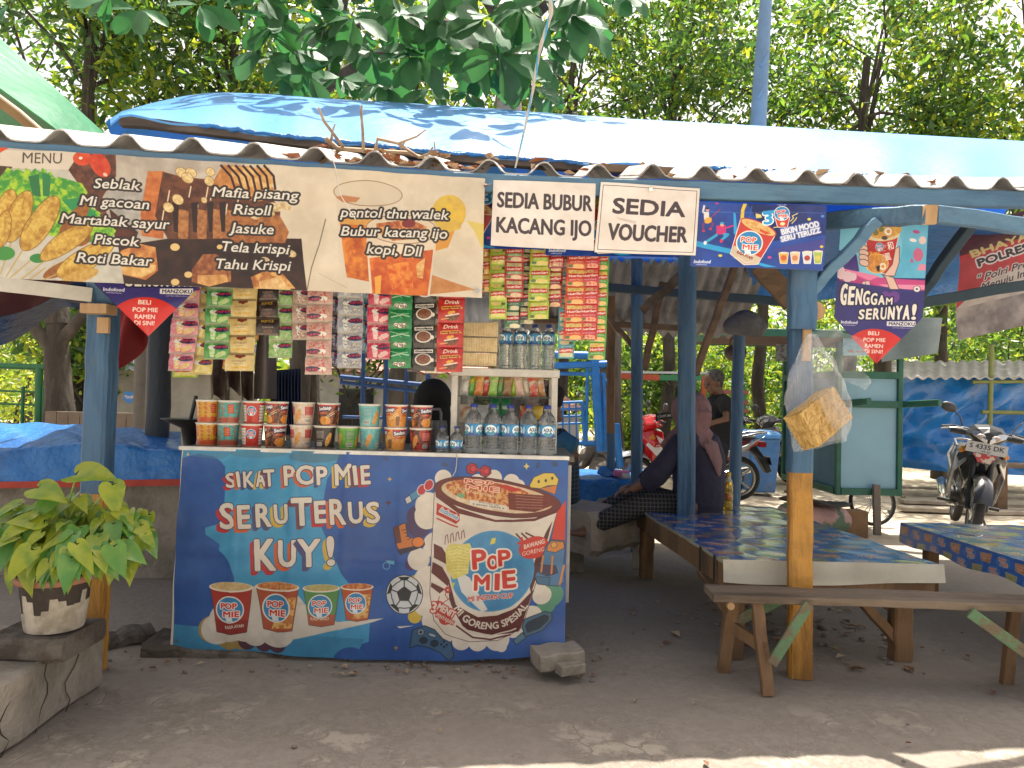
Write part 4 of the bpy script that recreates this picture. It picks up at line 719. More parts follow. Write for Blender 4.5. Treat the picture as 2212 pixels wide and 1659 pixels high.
# ---------------------------------------------------------------- ground
def ground():
    m = bpy.data.materials.new('bare_ground'); m.use_nodes = True; nt = m.node_tree; L = nt.links.new; b = nt.nodes['Principled BSDF']
    tc = _n(nt, 'ShaderNodeTexCoord'); o = tc.outputs['Object']
    def noise(sc, det=8, ro=.65):
        n = _n(nt, 'ShaderNodeTexNoise'); n.inputs['Scale'].default_value = sc; n.inputs['Detail'].default_value = det; n.inputs['Roughness'].default_value = ro; L(o, n.inputs[0]); return n.outputs[0]
    def ramp(s, p0, p1, c0=(0, 0, 0, 1), c1=(1, 1, 1, 1)):
        r = _n(nt, 'ShaderNodeValToRGB'); r.color_ramp.elements[0].position = p0; r.color_ramp.elements[1].position = p1; r.color_ramp.elements[0].color = c0; r.color_ramp.elements[1].color = c1; L(s, r.inputs[0]); return r.outputs[0]
    def mix(f, a, c, bt='MIX'):
        x = _n(nt, 'ShaderNodeMix', data_type='RGBA', blend_type=bt)
        for s, k in ((f, 0), (a, 6), (c, 7)):
            if hasattr(s, 'is_output'): L(s, x.inputs[k])
            else: x.inputs[k].default_value = s
        return x.outputs[2]
    base = mix(ramp(noise(1.4), .3, .7), (.222, .194, .162, 1), (.30, .268, .228, 1)); base = mix(ramp(noise(22, 6), .35, .7), base, (.225, .192, .156, 1))
    base = mix(ramp(noise(70, 3), .62, .72), base, (.30, .26, .21, 1))
    # pale patches split by thin dark lines, fading out towards the stall
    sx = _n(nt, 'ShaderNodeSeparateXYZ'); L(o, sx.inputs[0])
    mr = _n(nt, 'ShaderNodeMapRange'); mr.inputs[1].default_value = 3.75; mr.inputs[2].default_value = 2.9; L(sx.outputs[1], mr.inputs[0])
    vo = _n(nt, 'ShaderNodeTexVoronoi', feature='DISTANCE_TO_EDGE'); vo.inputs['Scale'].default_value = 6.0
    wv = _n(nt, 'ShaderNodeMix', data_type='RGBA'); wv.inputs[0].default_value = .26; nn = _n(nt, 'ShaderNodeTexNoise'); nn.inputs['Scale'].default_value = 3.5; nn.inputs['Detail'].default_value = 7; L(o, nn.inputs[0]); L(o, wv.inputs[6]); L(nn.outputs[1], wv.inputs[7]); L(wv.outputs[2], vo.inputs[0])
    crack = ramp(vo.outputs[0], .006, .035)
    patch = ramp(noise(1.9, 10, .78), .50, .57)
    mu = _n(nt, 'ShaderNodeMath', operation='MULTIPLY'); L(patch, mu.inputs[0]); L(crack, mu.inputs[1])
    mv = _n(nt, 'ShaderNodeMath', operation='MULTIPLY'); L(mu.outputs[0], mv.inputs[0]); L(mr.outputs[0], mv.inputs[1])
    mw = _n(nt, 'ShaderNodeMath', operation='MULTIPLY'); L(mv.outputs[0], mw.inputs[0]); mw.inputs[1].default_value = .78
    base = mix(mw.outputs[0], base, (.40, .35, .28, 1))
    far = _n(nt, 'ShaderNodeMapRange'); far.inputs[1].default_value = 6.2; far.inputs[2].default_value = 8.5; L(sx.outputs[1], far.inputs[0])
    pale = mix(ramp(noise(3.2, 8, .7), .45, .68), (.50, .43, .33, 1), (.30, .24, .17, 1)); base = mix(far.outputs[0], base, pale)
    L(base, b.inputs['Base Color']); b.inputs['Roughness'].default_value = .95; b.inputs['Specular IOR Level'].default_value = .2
    bp = _n(nt, 'ShaderNodeBump'); bp.inputs['Strength'].default_value = .6; bp.inputs['Distance'].default_value = .02
    ad = _n(nt, 'ShaderNodeMath', operation='ADD'); L(noise(16, 8, .7), ad.inputs[0]); L(mw.outputs[0], ad.inputs[1]); L(ad.outputs[0], bp.inputs['Height']); L(bp.outputs[0], b.inputs['Normal'])
    from mathutils import noise as mn
    xs = [-120, -60, -30, -16] + [(-8 + .25*i) for i in range(65)] + [16, 30, 60, 120]; ys = [-60, -25, -8, -2] + [(.25*i) for i in range(57)] + [17, 22, 30, 50, 90, 200]
    vs, fs = [], []
    for y in ys:
        for x in xs:
            k = max(0, min(1, (y - 1) / 2)); z = .012 * mn.noise((x*1.1, y*1.1, 0)) + .03 * mn.noise((x*.3, y*.3, 5)) * max(0, min(1, (y-6.5)/2)); vs.append((x, y, z))
    nx = len(xs)
    for j in range(len(ys)-1):
        for i in range(nx-1): q = j*nx+i; fs.append((q, q+1, q+nx+1, q+nx))
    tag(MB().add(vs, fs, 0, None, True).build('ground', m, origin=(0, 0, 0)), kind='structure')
ground()
from mathutils import noise as mno
BOUNCE_ROAD = M('pale_bounce_road', (.46, .42, .35), .9, scale=2.2, col2=(.36, .32, .26), bump=.25, bscale=30, dirt=.35, dcol=(.24, .2, .16))  # pale paving added in front to bounce warm sunlight onto the stall
pv_ = MB(); pv_.grid(lambda u, v: V((-40 + 80*u, -40 + (42.62 + .05*mno.noise((u*60, 3, 1)) + .14*max(0, min(1, (u-.5)*16)))*v, .016)), 240, 2); tag(pv_.build('bounce_road', BOUNCE_ROAD), kind='structure')
lit = MB(); LM = [M('fallen_leaf_brown', (.20, .10, .05), .8, scale=9), M('fallen_leaf_pale', (.36, .27, .17), .8, scale=9), M('pebble', (.20, .17, .14), .9, scale=12)]
for i in range(560):
    if i < 170: x, y = rnd.gauss(1.75, .38), rnd.gauss(4.6, .42)
    elif i < 420: x, y = rnd.uniform(-2.0, .6), rnd.uniform(3.6, 4.3)
    elif i < 450: x, y = rnd.uniform(-2.2, 3.2), rnd.uniform(2.6, 4.4)
    else: x, y = rnd.uniform(-7, 9), rnd.uniform(6.5, 13)
    s = rnd.uniform(.006, .026) if i < 170 else rnd.uniform(.004, .014) if i < 520 else rnd.uniform(.02, .06); a = rnd.uniform(0, 6.3); k = rnd.choice((0, 1, 2, 2)); c, d = math.cos(a)*s, math.sin(a)*s
    if k < 2: lit.add([(x-c*2, y-d*2, .012), (x+d, y-c, .016+s*rnd.uniform(0, .6)), (x+c*2, y+d*2, .014), (x-d, y+c, .016+s*rnd.uniform(0, .8))], [(0, 1, 2, 3)], k)
    else: lit.ball((x, y, .008), (s, s*.8, s*.55), 2, 6)
tag(lit.build('leaf_litter', LM), kind='stuff')

# ---------------------------------------------------------------- roof of the stall
def ipl(xs, ys):
    return lambda x: float(np.interp(x, xs, ys))
lowY = ipl([238, 266, 664, 1000, 1273, 1787, 2212, 2400], [268, 248, 298, 331, 350, 373, 398, 408]); rdgY = ipl([238, 265, 330, 400, 450, 560, 700, 1000, 1350, 1700, 2212, 2400], [256, 240, 222, 207, 201, 203, 212, 230, 256, 275, 305, 316])
root = thing('tarpaulin_roof', P(1200, 300, 6), 'large bright blue tarpaulin roof stretched over the noodle stall, sunlit on top', 'tarp roof')
def rf(u, v):
    x = 238 + u * 2010; a, b = P(x, lowY(x), 4.22), P(x, rdgY(x), 5.9)
    p = a.lerp(b, v); p.z += .07 * math.sin(v * math.pi) * min(1, u * 8) + .010 * math.sin(u*70) * (1-v) + .012*math.sin(u*23+v*5)*math.sin(v*3.1); return p
b_ = MB().slab(rf, 90, 10, (0, .004, -.012)); b_.build('front_sheet', TARP, root)
def rb(u, v):
    x = 238 + u * 2010; a = P(x, rdgY(x), 5.9) + V((0, -.06, -.045)); b = V((a.x, 7.15, 2.62)); p = a.lerp(b, v); p.z -= .10 * math.sin(v*math.pi); return p
MB().slab(rb, 60, 8, (0, .004, -.012)).build('back_sheet', TARP, root)
hem = MB()
for (x0, x1) in ((430, 1260), (1500, 1700), (1740, 1980)):
    pts = []
    for i in range(60): t = i/59; x = x0+(x1-x0)*t; p = P(x, lowY(x)+rnd.uniform(-1, 3), 4.20); pts.append(p)
    hem.tube(pts, [rnd.uniform(.006, .016) for _ in pts], 6)
hem.build('rolled_hem', TARPD, root)
for x0, x1, Y, w_, h_, mt, lab in ((262, 1276, 4.25, .06, .055, DARKW, 'dark weathered eaves timber under the left edge of the blue tarpaulin roof'), (1272, 2330, 4.24, .05, .05, OLDW, 'brown eaves board under the right edge of the blue tarpaulin roof')):
    s = MB(); k = 6
    for i in range(k):
        pass
    s.tube([P(x0 + (x1-x0)*i/24, lowY(x0 + (x1-x0)*i/24) + 12.5 + rnd.uniform(-.6, .6), Y) for i in range(25)], [(w_*.6*rnd.uniform(.95, 1.05), h_*.62) for i in range(25)], 4, 0, smooth=False, ref=(0, 1, 1))
    tag(s.build('eaves_timber', mt), lab, 'roof timber')
# corrugated cement sheets at the front
FBL = [P(x, y, 3.12 + .73*(x+80)/2410) - V((0, 0, .0425)) for x, y in ((-80, 300), (0, 306), (387, 334), (700, 357), (1000, 375), (1280, 387), (1520, 394), (1800, 404), (2212, 415), (2330, 418))]   # eaves beam, sagging a little
FB0, FB1 = FBL[0], FBL[-1]
def fb(x):
    xs = [p.x for p in FBL]; return V((x, float(np.interp(x, xs, [p.y for p in FBL])), float(np.interp(x, xs, [p.z for p in FBL]))))
def wave(x, ph=0): 
    t = (x / .262 + ph) % 1.0; return .062 * math.exp(-(abs(t-.5)/.19)**2.6) - .002
sheets = thing('corrugated_roof', fb(0) + V((0, .4, .1)), 'wavy grey cement roof sheets along the front eaves, under the blue tarpaulin', 'roof')
x = FB0.x - .2; k = 0
while x < FB1.x + .1:
    x1 = x + .262 * 4 + .05; off = rnd.uniform(-.05, .03); tl = rnd.uniform(-.006, .012)
    def sf(u, v, x=x, x1=x1, off=off, tl=tl):
        X = x + (x1-x)*u; p = fb(X); yy = p.y - .022 + off*.3 + v * (1.2 - off*.3)
        return V((X, yy, p.z + .046 + tl + .30*(yy - p.y + .03) + wave(X) + .004*(k % 2)))
    MB().slab(sf, 60, 5, (0, 0, -.007)).build('roof_sheet', ASB, sheets); x = x1 - .05; k += 1
eb = MB()
for a_, c_ in zip(FBL[:-1], FBL[1:]): eb.beam(a_, c_, .05, .085, n=2)
tag(eb.build('eaves_beam', BLUEB), 'long blue painted eaves beam carrying the menu banner and paper signs', 'beam')
# debris and branch on the sheets
br = MB()
def twig(pts, r0, r1): br.tube(pts, [1.25*(r0 + (r1-r0)*i/(len(pts)-1)) for i in range(len(pts))], 5)
Yb = 3.58
tw = lambda *q: [P(x_, y_, Yb + d) for x_, y_, d in q]
twig(tw((692, 352, .1), (742, 318, 0), (700, 262, -.1), (688, 232, -.12)), .010, .004); twig(tw((705, 300, 0), (730, 322, 0), (800, 326, 0), (880, 330, .05), (950, 352, .05)), .012, .006)
twig(tw((785, 330, 0), (784, 285, -.05), (780, 240, -.1), (782, 228, -.1)), .007, .004); twig(tw((812, 326, 0), (815, 300, 0), (860, 310, 0), (905, 340, 0), (925, 333, -.05), (935, 318, -.05)), .009, .004)
twig(tw((860, 310, 0), (900, 295, 0), (920, 280, 0)), .006, .003); twig(tw((716, 305, 0), (718, 285, 0), (724, 268, 0)), .006, .003); twig(tw((930, 332, -.05), (942, 340, 0), (938, 306, -.05)), .004, .003); twig(tw((865, 322, 0), (878, 300, 0)), .005, .003)
tag(br.build('dry_branch', M('dry_twig', (.34, .25, .16), .8, scale=10, col2=(.22, .15, .09))), 'pale dry forked branch lying on the corrugated roof edge', 'branch')
db = MB(); DM = [M('dry_leaf_rust', (.30, .10, .035), .7, scale=9, var=.4), M('dry_leaf_tan', (.42, .27, .15), .7, scale=9, var=.3)]
for i in range(120):
    x_ = rnd.gauss(850, 90) if i < 80 else rnd.uniform(600, 2150); p = P(x_, 0, 3.5); f_ = fb(p.x); yy = f_.y + rnd.uniform(.02, .45); c = V((f_.x, yy, f_.z + .062 + .30*(yy-f_.y+.03) + wave(f_.x)))
    s = rnd.uniform(.02, .05); m_ = Matrix.Rotation(rnd.uniform(0, 6.3), 3, 'Z') @ Matrix.Rotation(rnd.uniform(-.8, .8), 3, 'X')
    db.add([c + m_ @ V(q) * s for q in ((-1.3, 0, 0), (-.3, .55, .25), (1.2, 0, .1), (-.3, -.55, .3), (0, 0, -.1))], [(0, 3, 4), (0, 4, 1), (1, 4, 2), (4, 3, 2)], i % 2)
tag(db.build('dry_leaves', DM), kind='stuff')
# rope and bamboo, pole
rp = MB(); pts = [P(1210 - 20, -60, 3.6), P(1190, 30, 3.6), P(1165, 110, 3.6), P(1150, 200, 3.58), P(1132, 285, 3.55), P(1113, 362, 3.5)]
fine = [];
for i in range(60):
    t = i/59*5; k = min(4, int(t)); fine.append(pts[k].lerp(pts[k+1], t-k))
for ph, mi in ((0, 0), (2.1, 1), (4.2, 0)): rp.tube([p + V((math.cos(i*.55+ph), math.sin(i*.55+ph), 0))*.005*(1 - i/80) for i, p in enumerate(fine)], [.008 - .005*i/59 for i in range(60)], 5, mi)
tag(rp.build('rope', [M('rope_white', (.5, .45, .38), .8), M('rope_blue', (.08, .35, .55), .7)]), 'blue and white twisted rope tied down to the front roof edge', 'rope')
pl = thing('pole', P(1640, 300, 7.5), 'tall pale blue pole with climbing pegs rising behind the tarpaulin roof', 'pole')
MB().tube([P(1636, 300, 7.5), P(1645, 140, 7.5), P(1656, -20, 7.5)], [.085, .075, .06], 12).build('shaft', M('pale_blue_pole', (.16, .26, .38), .55, scale=4, bump=.1), pl)
for x_, y_ in ((1642, 208), (1650, 138)): MB().tube([P(x_-6, y_+4, 7.42), P(x_+2, y_-8, 7.36), P(x_+10, y_-28, 7.33)], [.018, .016, .008], 6).build('peg', M('pale_blue_pole', (0, 0, 0)), pl)

# ---------------------------------------------------------------- posts, braces and inner timbers of the stall
def post(name, pts, w_, mats, lab, cat='post', rz=0, wob=.003, split=None, round_=False):
    """timber post through the listed points; split gives the height where the lower paint starts"""
    r = thing(name, pts[0], lab, cat)
    def seg(a, b_, nm, mt):
        s = MB()
        if round_: s.tube([a.lerp(b_, i/8) + V((rnd.uniform(-.006, .006), 0, 0)) for i in range(9)], [w_/2*(1 + rnd.uniform(-.04, .04)) for _ in range(9)], 14)
        else: s.beam(a, b_, w_, w_*.95, up=(math.sin(R(rz)), math.cos(R(rz)), 0), n=12, wob=wob, ch=w_*.12)
        s.build(nm, mt, r)
    a, b_ = V(pts[0]), V(pts[-1])
    if split is None: seg(a, b_, 'shaft', mats[0])
    else: m_ = a.lerp(b_, (split - a.z) / (b_.z - a.z)); seg(a, m_, 'lower_shaft', mats[1]); seg(m_, b_, 'upper_shaft', mats[0])
    return r
def gz(p, z=0.0): return V((p.x, p.y, z))
p1 = post('stall_post', [gz(P(199, 1330, 3.62)), P(229, 560, 3.62)], .118, (BLUEP, YELP), 'leaning blue post with yellow foot behind the potted plant', split=.86, rz=4)
p_ = P(223, 672, 3.56); MB().box(p_ + V((-.01, -.02, .005)), (.125, .10, .045), 0).build('wooden_block', RAWW, p1); MB().box(P(224, 703, 3.545), (.055, .02, .075)).build('raw_tenon', RAWW, p1); MB().beam(P(222, 655, 3.56), P(208, 560, 3.5), .11, .05, n=3).build('cap_board', BLUEP, p1)
DKLOG = M('dark_log_paint', (.028, .038, .050), .7, scale=6, col2=(.05, .045, .035), thr=(.5, .66), bump=.3, bscale=20, stretch=(1, 1, .3))
p2 = post('log_post', [gz(P(331, 1200, 5.85), .08), P(353, 560, 5.85)], .175, (DKLOG,), 'dark round log post on a stone footing, left of the counter', round_=True)
MB().beam(P(285, 1222, 5.75) + V((0, 0, -.02)), P(372, 1222, 5.75) + V((0, 0, -.02)), .3, .12, n=3, wob=.006).build('stone_footing', CONC, p2)
p5 = post('stall_post', [gz(P(1727, 1440, 3.76)), P(1729, 470, 3.76)], .112, (BLUEP, YELP), 'thick blue post with yellow lower half beside the bench, bag of noodles hanging on it', split=P(1726, 1021, 3.72).z, rz=12, wob=.004)
MB().beam(P(1731, 712, 3.70), P(1736, 470, 3.70), .13, .07, n=6, wob=.004, up=(0, 1, 0)).build('splice_plank', BLUEP, p5)
MB().tube([P(1763, 672, 3.69), P(1752, 672, 3.75)], [.048, .05], 14).build('log_end', RAWW, p5)
MB().beam(P(1741, 780, 3.697), P(1742, 698, 3.697), .042, .02, n=4, up=(0, 1, 0), wob=.003).build('bare_patch', RAWW, p5)
post('stall_post', [gz(P(1482, 1110, 5.45), .54), P(1485, 480, 5.45)], .118, (BLUEP,), 'blue square post standing through the near left table, in front of the seated woman', rz=24)
post('stall_post', [gz(P(1378, 1060, 6.75)), P(1376, 560, 6.75)], .098, (BLUEP,), 'blue post behind the seated woman at the left, beside the tarp covered bench', rz=18)
post('stall_post', [gz(P(1322, 1000, 7.3)), P(1320, 640, 7.3)], .08, (BROWNW, BLUEP), 'thin brown post with blue foot near the blue climbing frame', rz=10, split=1.05)
post('stall_post', [gz(P(1586, 1060, 7.2)), P(1597, 720, 7.2)], .115, (BLUEP,), 'round blue post between the standing man and the blue bin', round_=True)
def timber(name, a, b_, w_, h_, mt, lab, cat='timber', up=(0, 0, 1)): tag(MB().beam(a, b_, w_, h_, n=8, wob=.005, up=up).build(name, mt), lab, cat)
timber('cross_beam', P(1080, 600, 6.5), P(1712, 655, 6.5), .07, .07, M('dark_blue_paint', (.03, .055, .075), .7, scale=5, bump=.2), 'dark blue tie beam running across under the roof behind the middle post')
timber('roof_purlin', P(1100, 688, 7.6), P(1500, 712, 7.6), .06, .06, OLDW, 'brown purlin under the lower edge of the grey corrugated sheet')
timber('strut', P(1588, 570, 5.8), P(1502, 810, 5.8), .05, .07, OLDW, 'long slanting brown strut right of the middle blue post', up=(0, 1, 0))
timber('strut', P(1432, 610, 6.9), P(1391, 800, 6.9), .06, .07, OLDW, 'rough brown strut leaning between the two left blue posts', up=(0, 1, 0))
timber('strut', P(1312, 684, 6.9), P(1370, 752, 6.8), .045, .06, OLDW, 'short brown brace up at the thin brown post', up=(0, 1, 0))
timber('strut', P(1392, 666, 5.9), P(1478, 590, 5.5), .07, .10, DARKW, 'wide dark brace reaching up left of the middle post', up=(0, 1, 0))
timber('wedge_board', P(1640, 572, 4.9), P(1712, 655, 4.9), .04, .14, OLDW, 'brown board slanting under the tarpaulin left of the thick blue post', up=(1, 0, .5))
timber('tie_beam', P(1766, 478, 3.95), P(2006, 464, 3.42), .06, .088, BLUEB, 'blue tie beam whose sawn pale end points at the viewer', 'beam')
MB()
tag(MB().beam(P(2006, 464, 3.425), P(2009, 464, 3.405), .063, .090, n=1).build('beam_end', RAWW), 'pale sawn end grain face on the blue tie beam', 'beam end')
timber('side_beam', P(2018, 463, 3.47), P(2330, 505, 3.75), .05, .08, BLUEB, 'blue side beam running off to the right below the eaves beam', 'beam')
timber('knee_brace', P(1745, 636, 3.72), P(1893, 478, 3.62), .05, .085, BLUEB, 'blue knee brace rising from the thick right post across the pointed poster', 'brace', up=(0, 1, 0))
timber('knee_brace', P(1962, 670, 4.6), P(2106, 470, 4.2), .05, .085, M('dark_blue_paint', (0, 0, 0)), 'dark blue brace behind the right of the pointed poster', 'brace', up=(0, 1, 0))
timber('rail', P(1925, 665, 4.9), P(2300, 600, 4.9), .04, .07, M('dark_blue_paint', (0, 0, 0)), 'dark horizontal rail in front of the red and white banner', 'rail')
timber('cross_beam', P(150, 640, 5.4), P(520, 655, 5.4), .07, .08, DARKW, 'dark roof beam above the log post at the left')
# grey corrugated sheet seen from below, and the tarpaulin lining on the right
cs = MB(); A0, A1 = P(760, 560, 7.0), P(1655, 582, 7.0)
def cf(u, v):
    x = A0.x + (A1.x - A0.x)*u; y = 6.95 + .85*v; return V((x, y, 2.70 - .62*v/0.85*.85 + .028*math.sin(x/.115*math.pi*2/1.0)))
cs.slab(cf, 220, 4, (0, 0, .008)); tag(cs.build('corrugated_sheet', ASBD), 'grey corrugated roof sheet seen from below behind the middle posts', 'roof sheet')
ln = MB().slab(lambda u, v: P(1560 + 740*u, 470 - 30*v, 4.6 + 2.3*v).lerp(P(1640 + 700*u, 650, 7.4), v) + V((0, 0, .03*math.sin(u*14+v*4))), 30, 8, (0, .004, .01))
tag(ln.build('tarpaulin_lining', TARPD), 'blue tarpaulin lining hanging under the roof behind the pointed poster', 'tarp')
sk_ = MB(); c = P(1610, 698, 7.0); sk_.ball(c, (.16, .14, .13), 0, 14); sk_.ball(c + V((-.12, 0, -.03)), (.10, .1, .09), 0, 12); sk_.ball(c + V((.10, 0, -.04)), (.11, .1, .1), 0, 12)
tag(sk_.build('sack', M('grey_sack', (.10, .10, .105), .8, scale=5, bump=.5, bscale=9), mods=fuse(.02, 8)), 'dark grey bulging sack stored under the roof above the standing man', 'sack')

# ---------------------------------------------------------------- tarps on the left
gt = MB(); 
def quad(a, b_, c_, d, nu=14, nv=5, amp=.02):
    return lambda u, v: a.lerp(b_, u).lerp(d.lerp(c_, u), v) + V((0, 0, amp*math.sin(u*9+v*3)*math.sin(v*3.1)))
gt.slab(quad(P(-90, 0, 4.9), P(246, 306, 4.9), P(176, 318, 4.25), P(-90, 125, 4.25)), 16, 5, (0, .006, -.006))
gt.slab(quad(P(-90, 126, 4.24), P(176, 318.6, 4.24), P(150, 360, 5.6), P(-90, 360, 5.6)), 16, 5, (0, .006, -.006))
tag(gt.build('tarpaulin_awning', TARPG), 'bright green tarpaulin awning of the neighbouring stall at the top left', 'tarp')
tag(MB().tube([P(-60, 175, 4.15), P(40, 248, 4.2), P(130, 325, 4.25)], [.035, .033, .03], 10).build('bamboo_pole', M('old_bamboo', (.22, .13, .05), .6, scale=6, bump=.1)), 'brown bamboo pole under the green tarpaulin', 'pole')
vf = MB().slab(quad(P(-60, 590, 3.45), P(200, 622, 3.5), P(196, 652, 3.5), P(-60, 622, 3.45), 10, 2, .01), 12, 3, (0, .006, 0)); tag(vf.build('awning_valance', M('cream_fabric', (.55, .52, .45), .7, scale=6)), 'cream canvas valance strip below the left end of the menu banner', 'valance')
dt = MB().slab(lambda u, v: P(-60 + 330*u, 560, 5.0).lerp(P(-60 + 330*u, 740 - 100*u + 26*math.sin(u*9), 5.6), v) + V((0, .12*math.sin(v*5+u*6), 0)), 24, 8, (0, .008, 0)); tag(dt.build('hanging_tarpaulin', M('navy_tarpaulin', (.006, .025, .07), .5, scale=2, bump=.3, bscale=8, transl=.1)), 'dark navy tarpaulin sagging under the left roof', 'tarp')
dr = MB().slab(lambda u, v: P(-60 + 210*u, 575, 4.7).lerp(P(-60 + 200*u, 700 - 60*u, 4.9), v) + V((0, .05*math.sin(v*5+u*6), 0)), 14, 5, (0, .008, 0)); tag(dr.build('hanging_cloth', M('dark_red_cloth', (.045, .006, .008), .8, scale=3)), 'dark red cloth hanging at the far left under the roof', 'cloth')
rc = MB().slab(lambda u, v: P(240 + 98*u, 640, 6.3).lerp(P(240 + 96*u, 790 - 60*u*u + 14*math.sin(u*7), 6.4), v) + V((0, .10*math.sin(u*8+v*3), 0)), 18, 8, (0, .01, 0)); tag(rc.build('hammock_cloth', M('red_cloth', (.28, .02, .02), .75, scale=3, bump=.2, transl=.25)), 'red cloth bundle hung behind the left blue post', 'cloth')
rt = MB().slab(lambda u, v: P(-30 + 120*u, 700, 3.95).lerp(P(-40+40*u, 560, 3.95), v), 3, 2, (0, .01, 0))

# tarpaulin-covered bench on the left
lb = thing('covered_bench', gz(P(180, 1150, 5.6)), 'long bench covered with a blue tarpaulin with red hem, behind the potted plant', 'bench')
def lt_(u, v):
    x = -150 + 540*u; f = P(x, 962 + 8*math.sin(u*7) + 12*u, 5.35); bk = P(x, 918 - 10*math.sin(u*3.4) + 14*u, 6.0); bt = P(x, 1046 - 8*u, 5.28)
    p = bk.lerp(f, v*2) if v < .5 else f.lerp(bt, v*2-1); p.y += .015*math.sin(u*40+v*9)*math.sin(v*14); p.z += .008*math.sin(u*33-v*11); return p
MB().slab(lt_, 60, 14, (0, .012, -.012)).build('tarpaulin_cover', TARPD, lb)
MB().slab(lambda u, v: P(-150 + 540*u, (1043 + 14*v) - 8*u, 5.262), 20, 1, (0, .01, 0)).build('red_hem', M('red_hem_fabric', (.42, .05, .03), .7), lb)
MB().box((P(120, 1150, 5.55).x, 5.62, .34), (2.5, .42, .68)).build('masonry_base', CONC, lb)
# ---------------------------------------------------------------- banners and signs
def sheet_on(tl, tr, br_, bl, wob=None, sag=None):
    def f(u, v):
        p = tl.lerp(tr, u).lerp(bl.lerp(br_, u), v); d = wob(u, v) if wob else 0; p = p + V((0, -d, 0)); return p
    return f
UVF = lambda u, v: (u, 1 - v)
def printed(name, img, tl, tr, br_, bl, lab, cat, nu=40, nv=14, wob=None, th=.003, rough=.45, group=None, var=.12, back=(.5, .5, .48), coat=.1, transl=0):
    m = M('print_' + name + img.name, (.5, .5, .5), rough=rough, var=var, scale=5, bump=.03, bscale=30, img=img, coat=coat, dirt=.12)
    mb = M('back_' + name, back, .7)
    return tag(MB().slab(sheet_on(tl, tr, br_, bl, wob), nu, nv, (0, th, 0), 0, UVF, 1).build(name, [m, mb]), lab, cat, group)
ym = 3.08
wf = lambda u, v: .010*math.sin(u*11+1) * v + .018*math.exp(-((u-.985)/.08)**2 - ((v-.12)/.25)**2) + .006*math.sin(u*37+v*6)*math.exp(-(1-u)*7) + .012*math.sin((u*1.3+v)*9)*u*u + .004*math.sin(u*60)
mb_ = printed('menu_banner', I_MENU, P(-22, 317.5, ym), P(1048, 385.5, 3.40), P(1041, 643.5, 3.39), P(-22, 600.5, ym-.01), 'long printed menu banner with food pictures tied along the left eaves', 'banner', 90, 20, wf)
MB().tube([P(1050, 399, 3.40), P(1048, 402, 3.37)], .006, 8).tube([P(1046, 400, 3.37), P(1062, 398, 3.40)], .0025, 5).build('nail', M('rusty_iron', (.10, .05, .03), .7, scale=20), mb_)
ey = MB(); ey.tube([P(1031, 628, 3.385), P(1031, 628, 3.37)], .011, 12); ey.build('eyelet', GREYM, mb_)
wr = MB(); wr.tube([P(x_, y_, 3.24) for x_, y_ in ((712, 330), (724, 360), (728, 390), (735, 420), (752, 450), (768, 474))], .0022, 5); tag(wr.build('string', M('pale_string', (.5, .46, .4), .8)), 'thin pale string dangling over the menu banner', 'string')
printed('paper_sign', I_SIGN1, P(1066, 389, 3.44), P(1287, 396, 3.50), P(1282, 542, 3.49), P(1060, 530, 3.43), 'laminated white sign about bubur kacang ijo beside the menu banner', 'sign', 12, 8, lambda u, v: .004*math.sin(u*5+v*3), .002, .25)
v2 = printed('paper_sign', I_SIGN2, P(1298, 393, 3.50), P(1512, 407, 3.56), P(1502, 552, 3.54), P(1284, 545, 3.49), 'laminated white voucher sign with a thin black frame hanging from a pin', 'sign', 12, 8, lambda u, v: .004*math.sin(u*6+v*2), .002, .25)
MB().tube([P(1406, 409, 3.53), P(1406, 409, 3.51)], [.011, .009], 12).build('pin', CHROME, v2)
# three party banners behind the signs
for i, (x, y, Y, lab) in enumerate(((890, 388, 3.56, 'blue noodle party banner mostly hidden behind the menu banner and the bubur sign'), (1183, 405, 3.64, 'blue noodle party banner half hidden behind the voucher sign'), (1497, 436, 3.585, 'blue noodle party banner in full view right of the voucher sign'))):
    dx = 291 if i < 2 else 289
    printed('party_banner', I_PARTY, P(x, y, Y), P(x+dx, y+8, Y+(.02 if i < 2 else .05)), P(x+dx-6, y+(148 if i == 2 else 152), Y+(.01 if i < 2 else .04)), P(x-5, y+(138 if i == 2 else 146), Y-.01), lab, 'banner', 24, 10, lambda u, v, i=i: .008*math.sin(u*7+v*2+i) + .012*math.sin(u*18+v*5)*max(0, u-.6), .002, .22, 'blue noodle cup banners', coat=.35)
# pointed posters: a rectangle with the two lower corners cut to a point
def pointed(lab, tl, tr, bx, tipy, cut, Y):
    """tl,tr: picture x,y of the top corners; bx: x of the tip"""
    m = M('print_pointed', (.5, .5, .5), rough=.3, var=.08, scale=5, bump=.02, img=I_POINT, coat=.2)
    A, B = P(*tl, Y), P(*tr, Y); T = P(bx, tipy, Y-.02); L_ = P(tl[0] + (bx - (tl[0]+tr[0])/2)*.8, cut, Y-.015); R_ = P(tr[0] + (bx - (tl[0]+tr[0])/2)*.8, cut, Y-.015)
    down = (T - A.lerp(B, .5)); s = MB(); cu = .653
    def fr(u, v):
        if v <= cu: k = v/cu; return A.lerp(B, u).lerp(L_.lerp(R_, u), k) + V((0, -.006*math.sin(u*5+v*4), 0))
        k = (v-cu)/(1-cu); c_ = lerp_v(L_.lerp(R_, u), T, k); return c_ + V((0, -.006*math.sin(u*5+v*4), 0))
    def uvf(u, v):
        if v <= cu: return (u, 1-v)
        k = (v-cu)/(1-cu); return (u + (.49-u)*k, 1-v)
    s.slab(fr, 12, 23, (0, .002, 0), 0, uvf, 1)
    return tag(s.build('pointed_poster', [m, M('poster_back', (.3, .3, .4))]), lab, 'poster', 'pointed ramen posters')
